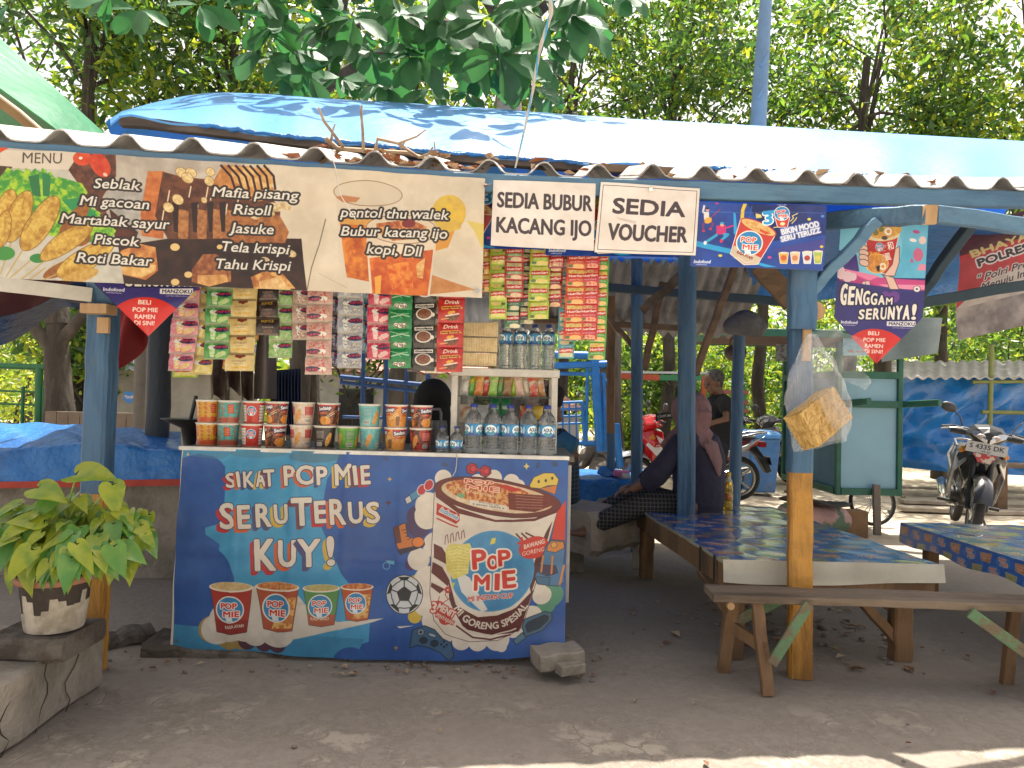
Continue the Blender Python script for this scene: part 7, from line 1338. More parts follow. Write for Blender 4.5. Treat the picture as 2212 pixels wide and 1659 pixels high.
# ---------------------------------------------------------------- motorcycles
BEV = [('BEVEL', dict(width=.014, segments=2, limit_method='ANGLE'))]
def scooter(lab, pan, pan2, seatc, grp=None, k=1.0, plate=False, word=None, detail=True):
    """step-through motorcycle, nose along +x, wheels on z=0"""
    r = thing('motorcycle', (0, 0, 0), lab, 'motorcycle', grp); PN, P2 = pan, pan2
    def wheel(x, nm):
        wl = MB(); c = V((x, 0, .285)); ax = Matrix.Rotation(R(90), 3, 'X'); wl.lathe([(.225, -.03), (.255, -.04), (.276, -.03), (.285, 0), (.276, .03), (.255, .04), (.225, .03)], c, 36, axis=ax, cap=False); o = wl.build(nm, BLACKR, r)
        rm = MB(); rm.lathe([(.205, -.025), (.228, -.03), (.228, .03), (.205, .025)], c, 32, axis=ax, cap=False); rm.lathe([(.001, -.045), (.05, -.045), (.05, .045), (.001, .045)], c, 16, axis=ax)
        for i in range(5):
            a_ = 2*math.pi*i/5; d = V((math.cos(a_), 0, math.sin(a_))); rm.beam(c + d*.04, c + d*.21, .022, .04, n=1, up=(0, 1, 0))
        rm.lathe([(.05, .028), (.11, .03), (.11, .034), (.05, .036)], c, 20, axis=ax); rm.build('rim', GREYM, o); return o
    wheel(.62, 'front_wheel'); wheel(-.62, 'rear_wheel')
    fk = MB()
    for y_ in (-.075, .075): fk.tube([V((.63, y_, .285)), V((.56, y_, .52)), V((.46, y_*.9, .86))], [.024, .026, .022], 10)
    fk.tube([V((.62, -.09, .285)), V((.62, .09, .285))], .016, 8); fk.build('front_fork', BLACKP, r)
    fe = MB()
    def fef(u, v): 
        a_ = R(165 - 150*u); rr = .325; y_ = (v-.5)*.15; return V((.62 + rr*math.cos(a_)*(1.0) + .02*(u-.5), y_, .285 + (rr - .05*abs(v-.5)*2*abs(v-.5)*2)*math.sin(a_)))
    fe.slab(fef, 18, 8, (0, 0, .006)); fe.prism([(.74, -.05, .50), (.74, .05, .50), (.86, .02, .42), (.86, -.02, .42)], (0, 0, .03)); fe.build('front_fender', PN if detail else P2, r)
    hb_ = MB(); hb_.tube([V((.36, -.36, .98)), V((.40, -.22, 1.0)), V((.42, 0, .98)), V((.40, .22, 1.0)), V((.36, .36, .98))], .014, 8); hb_.build('handlebar', BLACKP, r)
    for y_ in (-1, 1):
        MB().tube([V((.385, .24*y_, .998)), V((.355, .37*y_, .978))], .021, 10).build('grip', BLACKR, r); MB().tube([V((.43, .20*y_, 1.0)), V((.45, .30*y_, .985)), V((.41, .38*y_, .965))], .006, 6).build('brake_lever', CHROME, r)
        mr = MB(); mr.tube([V((.39, .20*y_, 1.01)), V((.38, .24*y_, 1.10)), V((.36, .30*y_, 1.15))], .007, 6); mr.ball(V((.355, .345*y_, 1.175)), (.022, .075, .048), 0, 14, rotm('X', 14*y_)); mr.build('mirror', M('mirror_shell', (.07, .065, .065), .35), r)
    cw = MB(); ring = lambda x, w_, z0, z1, zm, wt: [V((x, -w_*wt, z0)), V((x, w_*wt, z0)), V((x, w_, zm)), V((x, w_*.62, z1)), V((x, 0, z1+.02)), V((x, -w_*.62, z1)), V((x, -w_, zm))]
    def loft(s, rings, m=0):
        n = len(rings[0]); vs = [p for q in rings for p in q]; fs = [(i*n+j, i*n+(j+1) % n, (i+1)*n+(j+1) % n, (i+1)*n+j) for i in range(len(rings)-1) for j in range(n)]; s.add(vs, fs + [tuple(range(n-1, -1, -1)), tuple(range((len(rings)-1)*n, len(rings)*n))], m)
    loft(cw, [ring(.30, .13, .93, 1.02, .98, .8), ring(.42, .19, .88, 1.05, .96, .5), ring(.52, .15, .86, 1.02, .95, .45), ring(.57, .07, .89, .97, .93, .4)]); cw.beam((.40, -.30, .965), (.40, .30, .965), .08, .06, n=2, ch=.02); cw.build('handlebar_cowl', BLACKP if plate else PN, r, mods=BEV)
    hl = MB()
    for y_ in (-1, 1): hl.prism([V((.575, .010*y_, .885)), V((.54, .135*y_, .955)), V((.525, .155*y_, 1.0)), V((.55, .08*y_, .992)), V((.59, .012*y_, .925))], (.03, 0, 0)); hl.ball((.585, .062*y_, .946), (.02, .038, .028), 1, 12)
    hl.build('headlight', [M('chrome_reflector', (.55, .56, .58), .15, metal=.7), M('lamp_lens', (.45, .38, .34), .1, coat=.6)], r)
    sh_ = MB(); loft(sh_, [ring(.30, .20, .42, .86, .70, .55), ring(.42, .215, .50, .88, .74, .5), ring(.50, .13, .60, .86, .76, .5), ring(.545, .05, .70, .84, .78, .6)]); sh_.build('front_panel', PN, r, mods=BEV)
    for y_ in (-1, 1):
        MB().prism([(.42, .13*y_, .84), (.33, .20*y_, .78), (.18, .215*y_, .50), (.12, .20*y_, .30), (.25, .19*y_, .34), (.40, .20*y_, .58), (.50, .13*y_, .70)], (0, .012*y_, 0)).build('leg_shield', P2, r, mods=BEV)
        MB().prism([(.10, .12*y_, .42), (-.20, .15*y_, .52), (-.55, .15*y_, .66), (-.86, .09*y_, .80), (-.80, .09*y_, .72), (-.50, .14*y_, .56), (-.20, .15*y_, .40)], (0, .02*y_, 0)).build('side_panel', PN, r, mods=BEV)
        MB().prism([(-.15, .152*y_, .56), (-.60, .158*y_, .70), (-.90, .10*y_, .83), (-.62, .156*y_, .64), (-.25, .156*y_, .49)], (0, .02*y_, 0)).build('stripe_panel', P2, r, mods=BEV)
        MB().tube([V((.43, .17*y_, .80)), V((.47, .19*y_, .79))], [.035, .02], 10).build('indicator', M('amber_lens', (.5, .2, .03), .2), r)
        MB().tube([V((.08, .12*y_, .27)), V((.08, .27*y_, .27))], [.014, .018], 8).build('footpeg', BLACKR, r)
    st_ = MB(); st_.tube([V((.08, 0, .66)), V((-.12, 0, .735)), V((-.40, 0, .765)), V((-.72, 0, .80)), V((-.82, 0, .80))], [(.08, .04), (.115, .05), (.135, .055), (.11, .045), (.04, .02)], 14, flat=.4); st_.build('seat', seatc, r)
    en = MB(); en.tube([V((.20, 0, .40)), V((-.05, 0, .36)), V((-.30, 0, .33))], [.09, .13, .10], 12); en.tube([V((.0, -.16, .32)), V((.0, .16, .32))], .09, 14); en.tube([V((.30, 0, .60)), V((.10, 0, .48)), V((-.2, 0, .52)), V((-.55, 0, .62))], .035, 10); en.tube([V((-.62, .11, .285)), V((-.25, .11, .33))], .03, 8); en.build('engine', M('dark_engine', (.045, .045, .047), .45, metal=.5, scale=20), r)
    ex = MB(); ex.tube([V((.12, -.10, .25)), V((-.15, -.14, .22)), V((-.40, -.16, .27))], .02, 8); ex.tube([V((-.38, -.165, .27)), V((-.45, -.165, .285)), V((-.85, -.165, .38)), V((-.88, -.165, .386))], [.03, .048, .05, .03], 14); ex.build('exhaust', CHROME, r)
    MB().prism([(-.80, -.06, .74), (-.98, -.05, .50), (-1.02, -.05, .38), (-.96, -.05, .36), (-.84, -.05, .56), (-.72, -.06, .68)], (0, .12, 0)).build('rear_fender', BLACKP, r, mods=BEV)
    MB().prism([(-.84, -.07, .76), (-.93, -.05, .75), (-.93, -.05, .69), (-.86, -.07, .69)], (0, .14, 0)).build('tail_light', M('red_lens', (.45, .02, .02), .2), r)
    gb = MB(); gb.tube([V((-.55, -.11, .80)), V((-.80, -.12, .86)), V((-.93, -.07, .87)), V((-.95, 0, .875)), V((-.93, .07, .87)), V((-.80, .12, .86)), V((-.55, .11, .80))], .013, 8); gb.build('grab_rail', GREYM, r)
    MB().tube([V((.0, .12, .22)), V((-.05, .24, .02)), V((-.12, .26, .01))], .012, 7).build('side_stand', BLACKP, r)
    MB().box((-.985, 0, .52), (.008, .20, .10), 0, rotm('Y', 14)).build('rear_plate', BLACKP, r)
    return r
REDP = M('red_bike_paint', (.50, .012, .015), .22, var=.05, bump=0, coat=.8); WHP = M('white_bike_paint', (.62, .62, .62), .25, var=.05, bump=0, coat=.7); BKP = M('black_bike_paint', (.012, .012, .013), .2, var=.05, bump=0, coat=.8); SEAT = M('seat_vinyl', (.025, .025, .026), .55, bump=.1, bscale=60)
GRP_ = M('grey_bike_paint', (.10, .10, .11), .25, var=.05, bump=0, coat=.8)
# red one behind the seated woman, nose to the left
b1 = scooter('red and white motorcycle parked behind the seated woman, front wheel to the left', REDP, WHP, SEAT)
c_ = P(1477, 1040, 9.9); b1.location = (c_.x, 9.9, .06); b1.rotation_euler = (R(-3), 0, R(180+6)); b1.scale = (1.16, 1.1, 1.08)
def place_bits(r, nm, mb, m, mods=None): o = mb.build(nm, m, origin=(0, 0, 0)); o.parent = r; return o
s = MB(); s.grid(lambda u, v: V((.42 - .22*u, .232, .66 - .055*v + .035*u)) , 2, 1, 0, False, lambda u, v: (u, 1-v)); s.add([(.42, .230, .60), (.20, .230, .64), (.20, .230, .70), (.42, .230, .66)], [(0, 1, 2, 3)], 0)
for p_ in b1.children:
    if p_.name.startswith('front_fender'): p_.data.materials[0] = WHP
place_bits(b1, 'lettering', MB().slab(lambda u, v: V((.43 - .20*u, .226, .72 - .04*v + .03*u)), 2, 1, (0, -.004, 0), 0, UVF), M('bike_lettering', (.5, .02, .02), .3, img=word_img('bike_word', 'HONDA', '9a1a1c', 'e0d8d8', 120, 30, hh=.5), var=.02))
pq = MB().slab(lambda u, v: V((.42 - .20*u, .20, 1.0 + .09*(1-v) + .03*u)), 1, 1, (0, -.006, 0), 0, UVF); place_bits(b1, 'front_plate', pq, M('black_plate', (.02, .02, .02), .4, img=word_img('black_plate_print', 'S 2197 AK', '141416', 'c8c8c8', 120, 56, hh=.34), var=.05))
# black one facing the viewer at the right
b3 = scooter('black motorcycle facing the viewer before the big blue tarpaulin wall, mirrors out, white number plate', BKP, GRP_, SEAT, None, 1, True)
c_ = P(2090, 1180, 7.55); b3.location = (c_.x + .36, 8.25, .03); b3.rotation_euler = (R(-9), 0, R(-90 - 25)); b3.scale = (1.1, 1.1, 1.12)
place_bits(b3, 'number_plate', MB().slab(lambda u, v: V((.60 - .03*v, -.165 + .33*u, .895 - .10*v)), 2, 1, (-.006, 0, 0), 0, UVF), M('number_plate', (.5, .5, .5), .4, img=I_PLATE, var=.15))
place_bits(b3, 'red_emblem', MB().prism([V((.552, .10, .79)), V((.552, -.10, .79)), V((.565, -.05, .71)), V((.565, .05, .71))], (.012, 0, 0)), M('red_emblem', (.45, .03, .025), .3, scale=14, col2=(.6, .5, .4), thr=(.52, .55)))
# others far back
c_ = P(1650, 985, 12.6)
for i, (x_, y_, rz, pn_, lab) in enumerate(((1640, 12.7, 198, BKP, 'black motorcycle behind the blue wheelie bin'), (1700, 13.6, 205, GRP_, 'grey motorcycle farther back behind the blue wheelie bin'))):
    b_ = scooter(lab, pn_, GRP_ if i == 0 else WHP, SEAT, detail=False); q = P(x_, 1000, y_); b_.location = (q.x, y_, 0); b_.rotation_euler = (0, 0, R(rz)); b_.scale = (1.1, 1.1, 1.12)

# ---------------------------------------------------------------- wheelie bin, cart
q = P(1638, 1063, 11.3); wb = thing('wheelie_bin', (q.x, 11.3, 0), 'blue wheelie bin with a closed lid behind the round blue post', 'bin'); BINM = M('blue_bin_plastic', (.05, .20, .52), .4, scale=6, bump=.05, dirt=.4, dcol=(.3, .3, .32)); BINL = M('blue_bin_lid', (.08, .30, .68), .35, scale=6)
def ringb(z, w_, d): return [V((q.x - w_/2, 11.3 - d/2, z)), V((q.x + w_/2, 11.3 - d/2, z)), V((q.x + w_/2, 11.3 + d/2, z)), V((q.x - w_/2, 11.3 + d/2, z))]
s = MB(); rr = [ringb(.05, .38, .42), ringb(.8, .46, .54), ringb(.86, .48, .58)]; s.add([p for a_ in rr for p in a_], [(i*4+j, i*4+(j+1) % 4, (i+1)*4+(j+1) % 4, (i+1)*4+j) for i in range(2) for j in range(4)] + [(3, 2, 1, 0), (8, 9, 10, 11)]); s.build('bin_body', BINM, wb, mods=[('BEVEL', dict(width=.02, segments=2))])
s = MB(); rr = [ringb(.862, .52, .62), ringb(.92, .52, .60), ringb(.98, .36, .42)]; s.add([p for a_ in rr for p in a_], [(i*4+j, i*4+(j+1) % 4, (i+1)*4+(j+1) % 4, (i+1)*4+j) for i in range(2) for j in range(4)] + [(3, 2, 1, 0), (8, 9, 10, 11)]); s.build('lid', BINL, wb, mods=[('BEVEL', dict(width=.02, segments=2))])
for sg in (-1, 1): MB().tube([V((q.x + .2*sg, 11.55, .1)), V((q.x + .25*sg, 11.55, .1))], .1, 16).build('wheel', BLACKR, wb)
GRN = M('teal_green_paint', (.022, .13, .085), .5, scale=6, bump=.1, dirt=.2); PALE = M('pale_blue_panel', (.25, .45, .56), .45, scale=3, var=.1, bump=.04, dirt=.25, dcol=(.2, .24, .25)); PALE_SHADED = M('shaded_blue_panel', (.075, .20, .30), .5, scale=3, bump=.04, dirt=.2)  # the cart's shaded side is put into the darker panel blue
ct = thing('food_cart', gz(P(1870, 1140, 8.5)), 'green framed food cart with pale blue panels behind the thick right post', 'cart')
cx0, cx1, cy0, cy1 = P(1811, 900, 8.1).x, P(1943, 900, 8.1).x, 8.1, 9.7; za, zb, zc = P(1870, 1066, 8.1).z, P(1870, 806, 8.1).z, P(1870, 735, 8.1).z
MB().box(((cx0+cx1)/2, cy0 + .02, (za+zb)/2), (cx1-cx0-.04, .02, zb-za-.06)).build('front_panel', PALE, ct); MB().box((cx0 + .02, (cy0+cy1)/2, (za+zb)/2), (.02, cy1-cy0-.06, zb-za-.06)).build('side_panel', PALE_SHADED, ct); MB().box(((cx0+cx1)/2, (cy0+cy1)/2, zb - .03), (cx1-cx0-.05, cy1-cy0-.05, .03)).build('worktop', PALE, ct)
f_ = MB()
for x_ in (cx0, cx1):
    for y_ in (cy0, cy1): f_.beam((x_, y_, za - .02), (x_, y_, 2.08), .055, .055, n=2, up=(0, 1, 0))
for z_ in (za + .02, zb - .02, P(1870, 873, 8.1).z): f_.beam((cx0 + .03, cy0 - .012, z_), (cx1 - .03, cy0 - .012, z_), .05, .075, n=2); f_.beam((cx0 - .012, cy0 + .03, z_), (cx0 - .012, cy1 - .03, z_), .05, .075, n=2)
f_.build('frame', GRN, ct); zh = P(1870, 873, 8.1).z
for x_ in (cx0 + .10, cx1 - .0):
    MB().beam((x_, cy0 + .1, zh), (x_ + (.20 if x_ > cx0+.2 else .03), cy0 - .42, zh + .03), .05, .07, n=4).build('handle', GRN, ct)
MB().beam(gz(P(1895, 1147, 7.95)), P(1893, 1047, 8.04), .075, .04, n=3, up=(0, 1, 0)).build('leg', M('grey_plank', (.17, .14, .11), .8, scale=6, bump=.2), ct)
MB().beam((cx0 + .05, cy1 - .1, 0), (cx0 + .05, cy1 - .1, za), .05, .05, n=2, up=(0, 1, 0)).build('leg', GRN, ct)
wc = V((P(1884, 1093, 8.55).x, 8.55, .27)); ax = Matrix.Rotation(R(78), 3, 'X') @ Matrix.Rotation(R(0), 3, 'Z'); ax = Matrix.Rotation(R(90), 3, 'Y') if False else ax
wh = MB(); wh.lathe([(.235, -.018), (.262, -.022), (.27, 0), (.262, .022), (.235, .018)], wc, 36, axis=ax, cap=False); wo = wh.build('wheel', BLACKR, ct)
sp_ = MB(); sp_.lathe([(.23, -.015), (.24, -.015), (.24, .015), (.23, .015)], wc, 32, axis=ax, cap=False)
for i in range(16): a_ = 2*math.pi*i/16; sp_.tube([wc, wc + ax @ V((.232*math.cos(a_), .232*math.sin(a_), .012*(-1)**i))], .0045, 5)
sp_.build('spokes', GREYM, wo)
cp = MB(); ca = [V((P(1540, 730, 8.6).x, 8.0, 2.12)), V((cx1 + .12, 8.0, 2.12)), V((cx1 + .12, 9.9, 2.16)), V((P(1540, 730, 8.6).x, 9.9, 2.16))]; cp.prism(ca, (0, 0, .05)); cp.build('canopy_board', M('brown_canopy_board', (.16, .085, .06), .7, scale=5), ct)
ce = MB()
for i in range(4): ce.beam(ca[i] + V((0, 0, .03)), ca[(i+1) % 4] + V((0, 0, .03)), .03, .08, n=2)
ce.build('canopy_edge', GRN, ct)
MB().slab(lambda u, v: P(1822 + 92*u, 690, 8.04).lerp(P(1822 + 92*u, 768, 8.04), v), 3, 2, (0, .006, 0), 0, UVF).build('menu_poster', M('cart_poster', (.5, .5, .5), .4, img=I_CART, var=.1), ct)
MB().slab(lambda u, v: P(1676 + 34*u, 740 , 9.5).lerp(P(1676 + 34*u, 780, 9.5), v), 2, 2, (0, .006, 0)).build('notice', M('grey_notice', (.3, .32, .34), .5, scale=20, col2=(.12, .12, .13), thr=(.5, .55)), ct)
pw = MB().slab(lambda u, v: P(1900 + 140*u, 690 - 4*u + 30*math.sin(u*3.1)*0, 7.6).lerp(P(1905 + 125*u, 782 - 20*u, 7.6), v) + V((0, .05*math.sin(u*7), 0)), 12, 6, (0, .01, 0)); tag(pw.build('plastic_awning', M('pale_plastic_sheet', (.30, .37, .38), .4, scale=4, transl=.3)), 'pale translucent plastic sheet hanging beside the cart poster', 'sheet')
gp = MB(); g0 = P(1588, 764, 7.6); gp.ball(g0 + V((0, 0, 0)), (.115, .10, .085), 0, 18, rotm('Y', 20)); gp.tube([g0 + V((-.09, -.05, .02)), g0 + V((-.06, -.05, .14)), g0 + V((0, -.02, .20)), g0 + V((.07, -.05, .13)), g0 + V((.10, -.05, .0))], .008, 6); gp.tube([g0 + V((0, -.02, .2)), V((g0.x, 8.05, 2.12))], .004, 5)
tag(gp.build('hanging_pot', M('brown_pot', (.075, .045, .035), .5, scale=8, bump=.1)), 'brown round pot hanging under the cart canopy', 'pot')
bp = MB(); q = P(1760, 1115, 7.6); bp.ball(V((q.x+.15, 7.75, .18)), (.30, .2, .18), 0, 14); bp.ball(V((q.x-.12, 7.7, .22)), (.26, .2, .16), 0, 14); tag(bp.build('goods_sack', M('striped_sack', (.32, .20, .19), .8, scale=3.5, col2=(.07, .12, .08), thr=(.52, .56), bump=.3, bscale=10), mods=fuse(.02, 4)), 'pinkish plastic goods sack with a green stripe below the cart', 'sack')
q = P(1843, 1130, 7.8); tag(MB().box((q.x, 7.8, .14), (.22, .2, .28)).build('cardboard_box', M('cardboard', (.20, .12, .06), .8, scale=9)), 'brown cardboard box under the front of the cart', 'box')
s = MB(); q = P(1770, 1052, 7.5); s.slab(lambda u, v: V((q.x - .25 + .55*u, 7.45 + .5*v, .40 + .03*math.sin(u*6+v*4) - .10*u*v)), 14, 8, (0, 0, -.02)); tag(s.build('black_cover', M('black_sheet', (.02, .02, .022), .4, scale=9, bump=.3)), 'black plastic sheet over the goods sack below the cart', 'sheet')
# ---------------------------------------------------------------- trees and greenery
LG = [M('leaf_dark_green', (.036, .082, .030), .45, scale=3, col2=(.05, .105, .032), bump=0, transl=.36, tcol=(.10, .24, .032)), M('leaf_mid_green', (.060, .132, .034), .42, scale=3, col2=(.092, .16, .034), bump=0, transl=.5, tcol=(.28, .48, .035)), M('leaf_yellow_green', (.13, .20, .03), .4, scale=3, col2=(.20, .22, .035), bump=0, transl=.55, tcol=(.55, .62, .04), coat=.1)]
BIGL = [M('broad_leaf_green', (.050, .135, .065), .5, scale=4, col2=(.075, .17, .075), bump=.08, bscale=20, transl=.3, tcol=(.07, .30, .06), spec=.12), M('broad_leaf_pale', (.075, .15, .085), .45, scale=4, col2=(.055, .12, .06), bump=.08, bscale=20, transl=.25, tcol=(.10, .3, .08), spec=.15), M('broad_leaf_lit', (.20, .34, .03), .4, scale=4, bump=.05, transl=.55, tcol=(.6, .75, .05), coat=.1)]
BARK = M('dark_bark', (.045, .036, .028), .9, scale=5, col2=(.085, .07, .055), bump=.6, bscale=22, stretch=(1, 1, .3)); BARKW = M('pale_bark', (.30, .27, .23), .9, scale=9, col2=(.07, .055, .042), thr=(.48, .6), bump=.5, bscale=24); BARKG = M('grey_bark', (.12, .10, .08), .9, scale=6, col2=(.06, .05, .04), bump=.5, bscale=20, stretch=(1, 1, .3))
_rg = np.random.RandomState(11)
def leaf_mesh(name, C, size, mats, w=(.05, .35, .6), ratio=.36, droop=.5, parent=None):
    """one object of many leaves: C (n,3) places, size (n,) lengths"""
    n = len(C); th = _rg.rand(n)*2*np.pi; el = -droop + (_rg.rand(n)-.5)*1.5
    d = np.stack([np.cos(th)*np.cos(el), np.sin(th)*np.cos(el), np.sin(el)], 1); r = _rg.randn(n, 3); a = np.cross(d, r); a /= np.linalg.norm(a, axis=1)[:, None]; nn = np.cross(a, d); s = size[:, None]
    k = [(-.5, 0, 0), (-.15, .5, .10), (.2, .42, .08), (.5, 0, -.08), (.2, -.42, .08), (-.15, -.5, .10)]
    vs = np.stack([C + d*s*t + a*(s*ratio*y) + nn*(s*ratio*z) for t, y, z in k], 1).reshape(-1, 3)
    b = np.arange(n)[:, None]*6; f = np.stack([b + [0, 1, 2, 3], b + [0, 3, 4, 5]], 1).reshape(-1, 4)
    me = bpy.data.meshes.new(name); me.vertices.add(len(vs)); o = C.mean(0); o[2] = C[:, 2].min()
    if parent is not None: o = np.array(parent['_o'])
    me.vertices.foreach_set('co', (vs - o).ravel().astype(np.float32)); me.loops.add(f.size); me.loops.foreach_set('vertex_index', f.ravel().astype(np.int32)); me.polygons.add(len(f)); me.polygons.foreach_set('loop_start', np.arange(len(f), dtype=np.int32)*4)
    q = np.cumsum(w); q = q/q[-1]; mi = np.searchsorted(q, _rg.rand(n)); me.polygons.foreach_set('material_index', np.repeat(mi, 2).astype(np.int32))
    for m in mats: me.materials.append(m)
    me.update(calc_edges=True); ob = bpy.data.objects.new(name, me); COL.objects.link(ob)
    if parent is not None: ob.parent = parent
    else: ob.location = o
    ob['_o'] = tuple(o); return ob
def clumps(c, rad, nc, per, spread, shell=.35):
    d = _rg.randn(nc, 3); d /= np.linalg.norm(d, axis=1)[:, None]; cc = np.array(c) + d*(np.array(rad)*(shell + (1-shell)*_rg.rand(nc, 1)**.6))
    pts = (cc[:, None, :] + _rg.randn(nc, per, 3)*np.array(spread)*(.6 + .8*_rg.rand(nc, 1, 1))).reshape(-1, 3); return cc, pts
def tree(lab, px, Y, h, rtrunk, crown, nc=46, per=150, leaf=.15, bark=BARK, lean=(0, 0), w=(.35, .45, .2), fork=None, grp='trees behind the stall', cz=None, spread=(.42, .42, .34), zmin=1.9, name='broadleaf_tree'):
    x0 = P(px, 860, Y).x; r = thing(name, (x0, Y, 0), lab, 'tree', grp); top = V((x0 + lean[0], Y + lean[1], h*.72)); c = np.array((x0 + lean[0]*1.2, Y + lean[1] + .4, cz or h*.66))
    nc = int(nc*.76); per = int(per*1.22); spread = tuple(k*.88 for k in spread); rtrunk *= .75; leaf *= 1.06; cc, pts = clumps(c, crown, nc, per, spread); pts = pts[(pts[:, 2] > zmin) & (pts[:, 1] > 7.6 + max(0, 0))]
    s = MB(); k = 9; tp_ = [V((x0, Y, 0)).lerp(top, i/k) + V((rnd.uniform(-.06, .06), 0, 0))*(i > 0) for i in range(k+1)]; tp_[0].z = -.05
    s.tube(tp_, [rtrunk*(1.25 if i == 0 else 1.1 - .6*i/k) for i in range(k+1)], 12)
    for i in range(min(nc, 15)):
        q = V(cc[i]); t = rnd.uniform(.38, .95); b0 = V((x0, Y, 0)).lerp(top, t); m_ = b0.lerp(q, .5) + V((rnd.uniform(-.25, .25), rnd.uniform(-.25, .25), rnd.uniform(.0, .5))); s.tube([b0, b0.lerp(m_, .5) + V((0, 0, .08)), m_, q], [rtrunk*.36*(1.2-t*.6), rtrunk*.24, rtrunk*.15, .01], 6)
    s.build('trunk', bark, r); leaf_mesh('crown', pts, leaf*(.6 + .8*_rg.rand(len(pts))), LG, w, parent=r); return r
tree('tree with a straight dark trunk left of the middle, behind the tarpaulin roof', 480, 12.2, 10.5, .17, (2.5, 2.2, 3.4), 60, 150, .17, w=(.3, .4, .3), zmin=3.4)
tree('dense tree with dark hanging leaves above the green tarpaulin awning', 170, 11.6, 10, .2, (2.6, 2.0, 3.6), 60, 170, .16, w=(.6, .3, .1), zmin=3.2, spread=(.36, .36, .5))
tree('tree at the far left edge behind the green tarpaulin awning', -160, 12.5, 10, .2, (2.6, 2.2, 3.6), 44, 140, .16, w=(.5, .35, .15), zmin=2.8)
tree('tree behind the broad leaved branches in the middle', 860, 13.5, 11, .17, (2.8, 2.2, 3.8), 60, 150, .17, w=(.25, .4, .35), zmin=3.4)
tree('slim trunked tree right of the pale trunk', 1218, 13.0, 10.5, .13, (2.0, 2.2, 3.4), 46, 140, .15, w=(.4, .4, .2), zmin=3.0)
tree('small leaved tree left of the tall blue pole', 1440, 13.5, 11, .16, (2.5, 2.2, 4.0), 62, 160, .14, w=(.5, .38, .12), zmin=2.6)
tree('tree with a forked dark trunk right of the tall blue pole', 1822, 13.0, 10.5, .17, (2.7, 2.2, 3.8), 66, 160, .14, w=(.45, .4, .15), lean=(.3, 0), zmin=2.6)
tree('small leaved tree behind the forked trunk tree at the right', 2030, 14.5, 11, .17, (2.6, 2.2, 4.2), 60, 150, .14, w=(.4, .4, .2), zmin=2.2)
tree('tree with yellow green lit leaves at the top right corner', 2240, 12.6, 10, .18, (2.4, 2.2, 3.8), 52, 150, .16, w=(.25, .4, .35), zmin=2.0)
tree('tree directly behind the tall blue pole', 1640, 15.0, 11.5, .17, (2.6, 2.2, 4.2), 60, 150, .15, w=(.45, .4, .15), zmin=2.4)
tree('tree filling the gap behind the leaning trunk', 660, 15.5, 12, .17, (2.8, 2.2, 4.2), 60, 140, .17, w=(.2, .4, .4), zmin=3.2)
for i, (px, Y, lab) in enumerate(((60, 27, 'far tree beyond the left awning'), (420, 28, 'far tree behind the straight dark trunk'), (1040, 27, 'far tree behind the pale trunk'), (1330, 28, 'far tree behind the thin brown post'), (1560, 29, 'far tree above the standing man'), (1900, 28, 'far tree above the food cart'), (2200, 27, 'far tree beyond the right edge of the blue wall'))):
    tree(lab, px, Y, 11.5, .2, (3.6, 2.4, 4.6), 56, 120, .22, w=(.2, .4, .4), grp='far trees', zmin=1.2, cz=5.2, spread=(.7, .7, .6))
# the near broad leaved tree: pale trunk, large leaves hanging over the ridge
bt = thing('broad_leaved_tree', (P(1105, 860, 8.3).x, 8.3, 0), 'tree with very large broad green leaves hanging over the ridge of the tarpaulin roof', 'tree')
s = MB(); b0 = gz(P(1105, 860, 8.3)); s.tube([b0, P(1108, 420, 8.3), P(1100, 240, 8.3), P(1098, 120, 8.2), P(1085, -60, 8.1)], [.22, .17, .145, .12, .08], 14); s.build('trunk', BARKW, bt)
s = MB()
for q in ([(690, 300, 8.2), (700, 190, 8.0), (735, 90, 7.8), (750, -40, 7.6)], [(690, 195, 8.0), (640, 110, 7.7), (560, 40, 7.4)], [(1098, 150, 8.2), (1000, 60, 7.6), (860, 30, 7.2), (760, 60, 7.0)], [(860, 30, 7.2), (800, -60, 6.9)], [(1098, 60, 8.1), (1000, -60, 7.4)], [(1095, 90, 8.1), (1180, 10, 7.3), (1290, -60, 7.0)], [(700, 190, 8.0), (800, 120, 7.5), (900, 110, 7.1)], [(1000, 60, 7.6), (1040, -40, 6.9)]):
    s.tube([P(*p) for p in q], [.075 - .05*i/(len(q)-1) for i in range(len(q))], 8)
s.tube([gz(P(640, 860, 8.3)), P(668, 420, 8.3), P(690, 300, 8.2)], [.13, .11, .09], 12); s.build('branches', BARK, bt)
bl = [MB(), MB(), MB()]
def obov(s, base, d, n_, L_, W_, fold=.15, droop=.3):
    d = d.normalized(); a = d.cross(n_).normalized(); n2 = a.cross(d); prof = [(0, .05), (.15, .20), (.35, .36), (.58, .48), (.78, .45), (.92, .28), (1, .03)]; vs, fs = [], []
    for t, w_ in prof:
        for sg in (-1, -.5, 0, .5, 1): vs.append(base + d*(t*L_) + a*(sg*w_*W_) + n2*(-droop*t*t*L_ + fold*abs(sg)*w_*W_ + .02*L_*math.sin(t*11+sg*4)*abs(sg)))
    for i in range(len(prof)-1):
        for j in range(4): q = i*5+j; fs.append((q, q+1, q+6, q+5))
    s.add(vs, fs, 0, None, True)
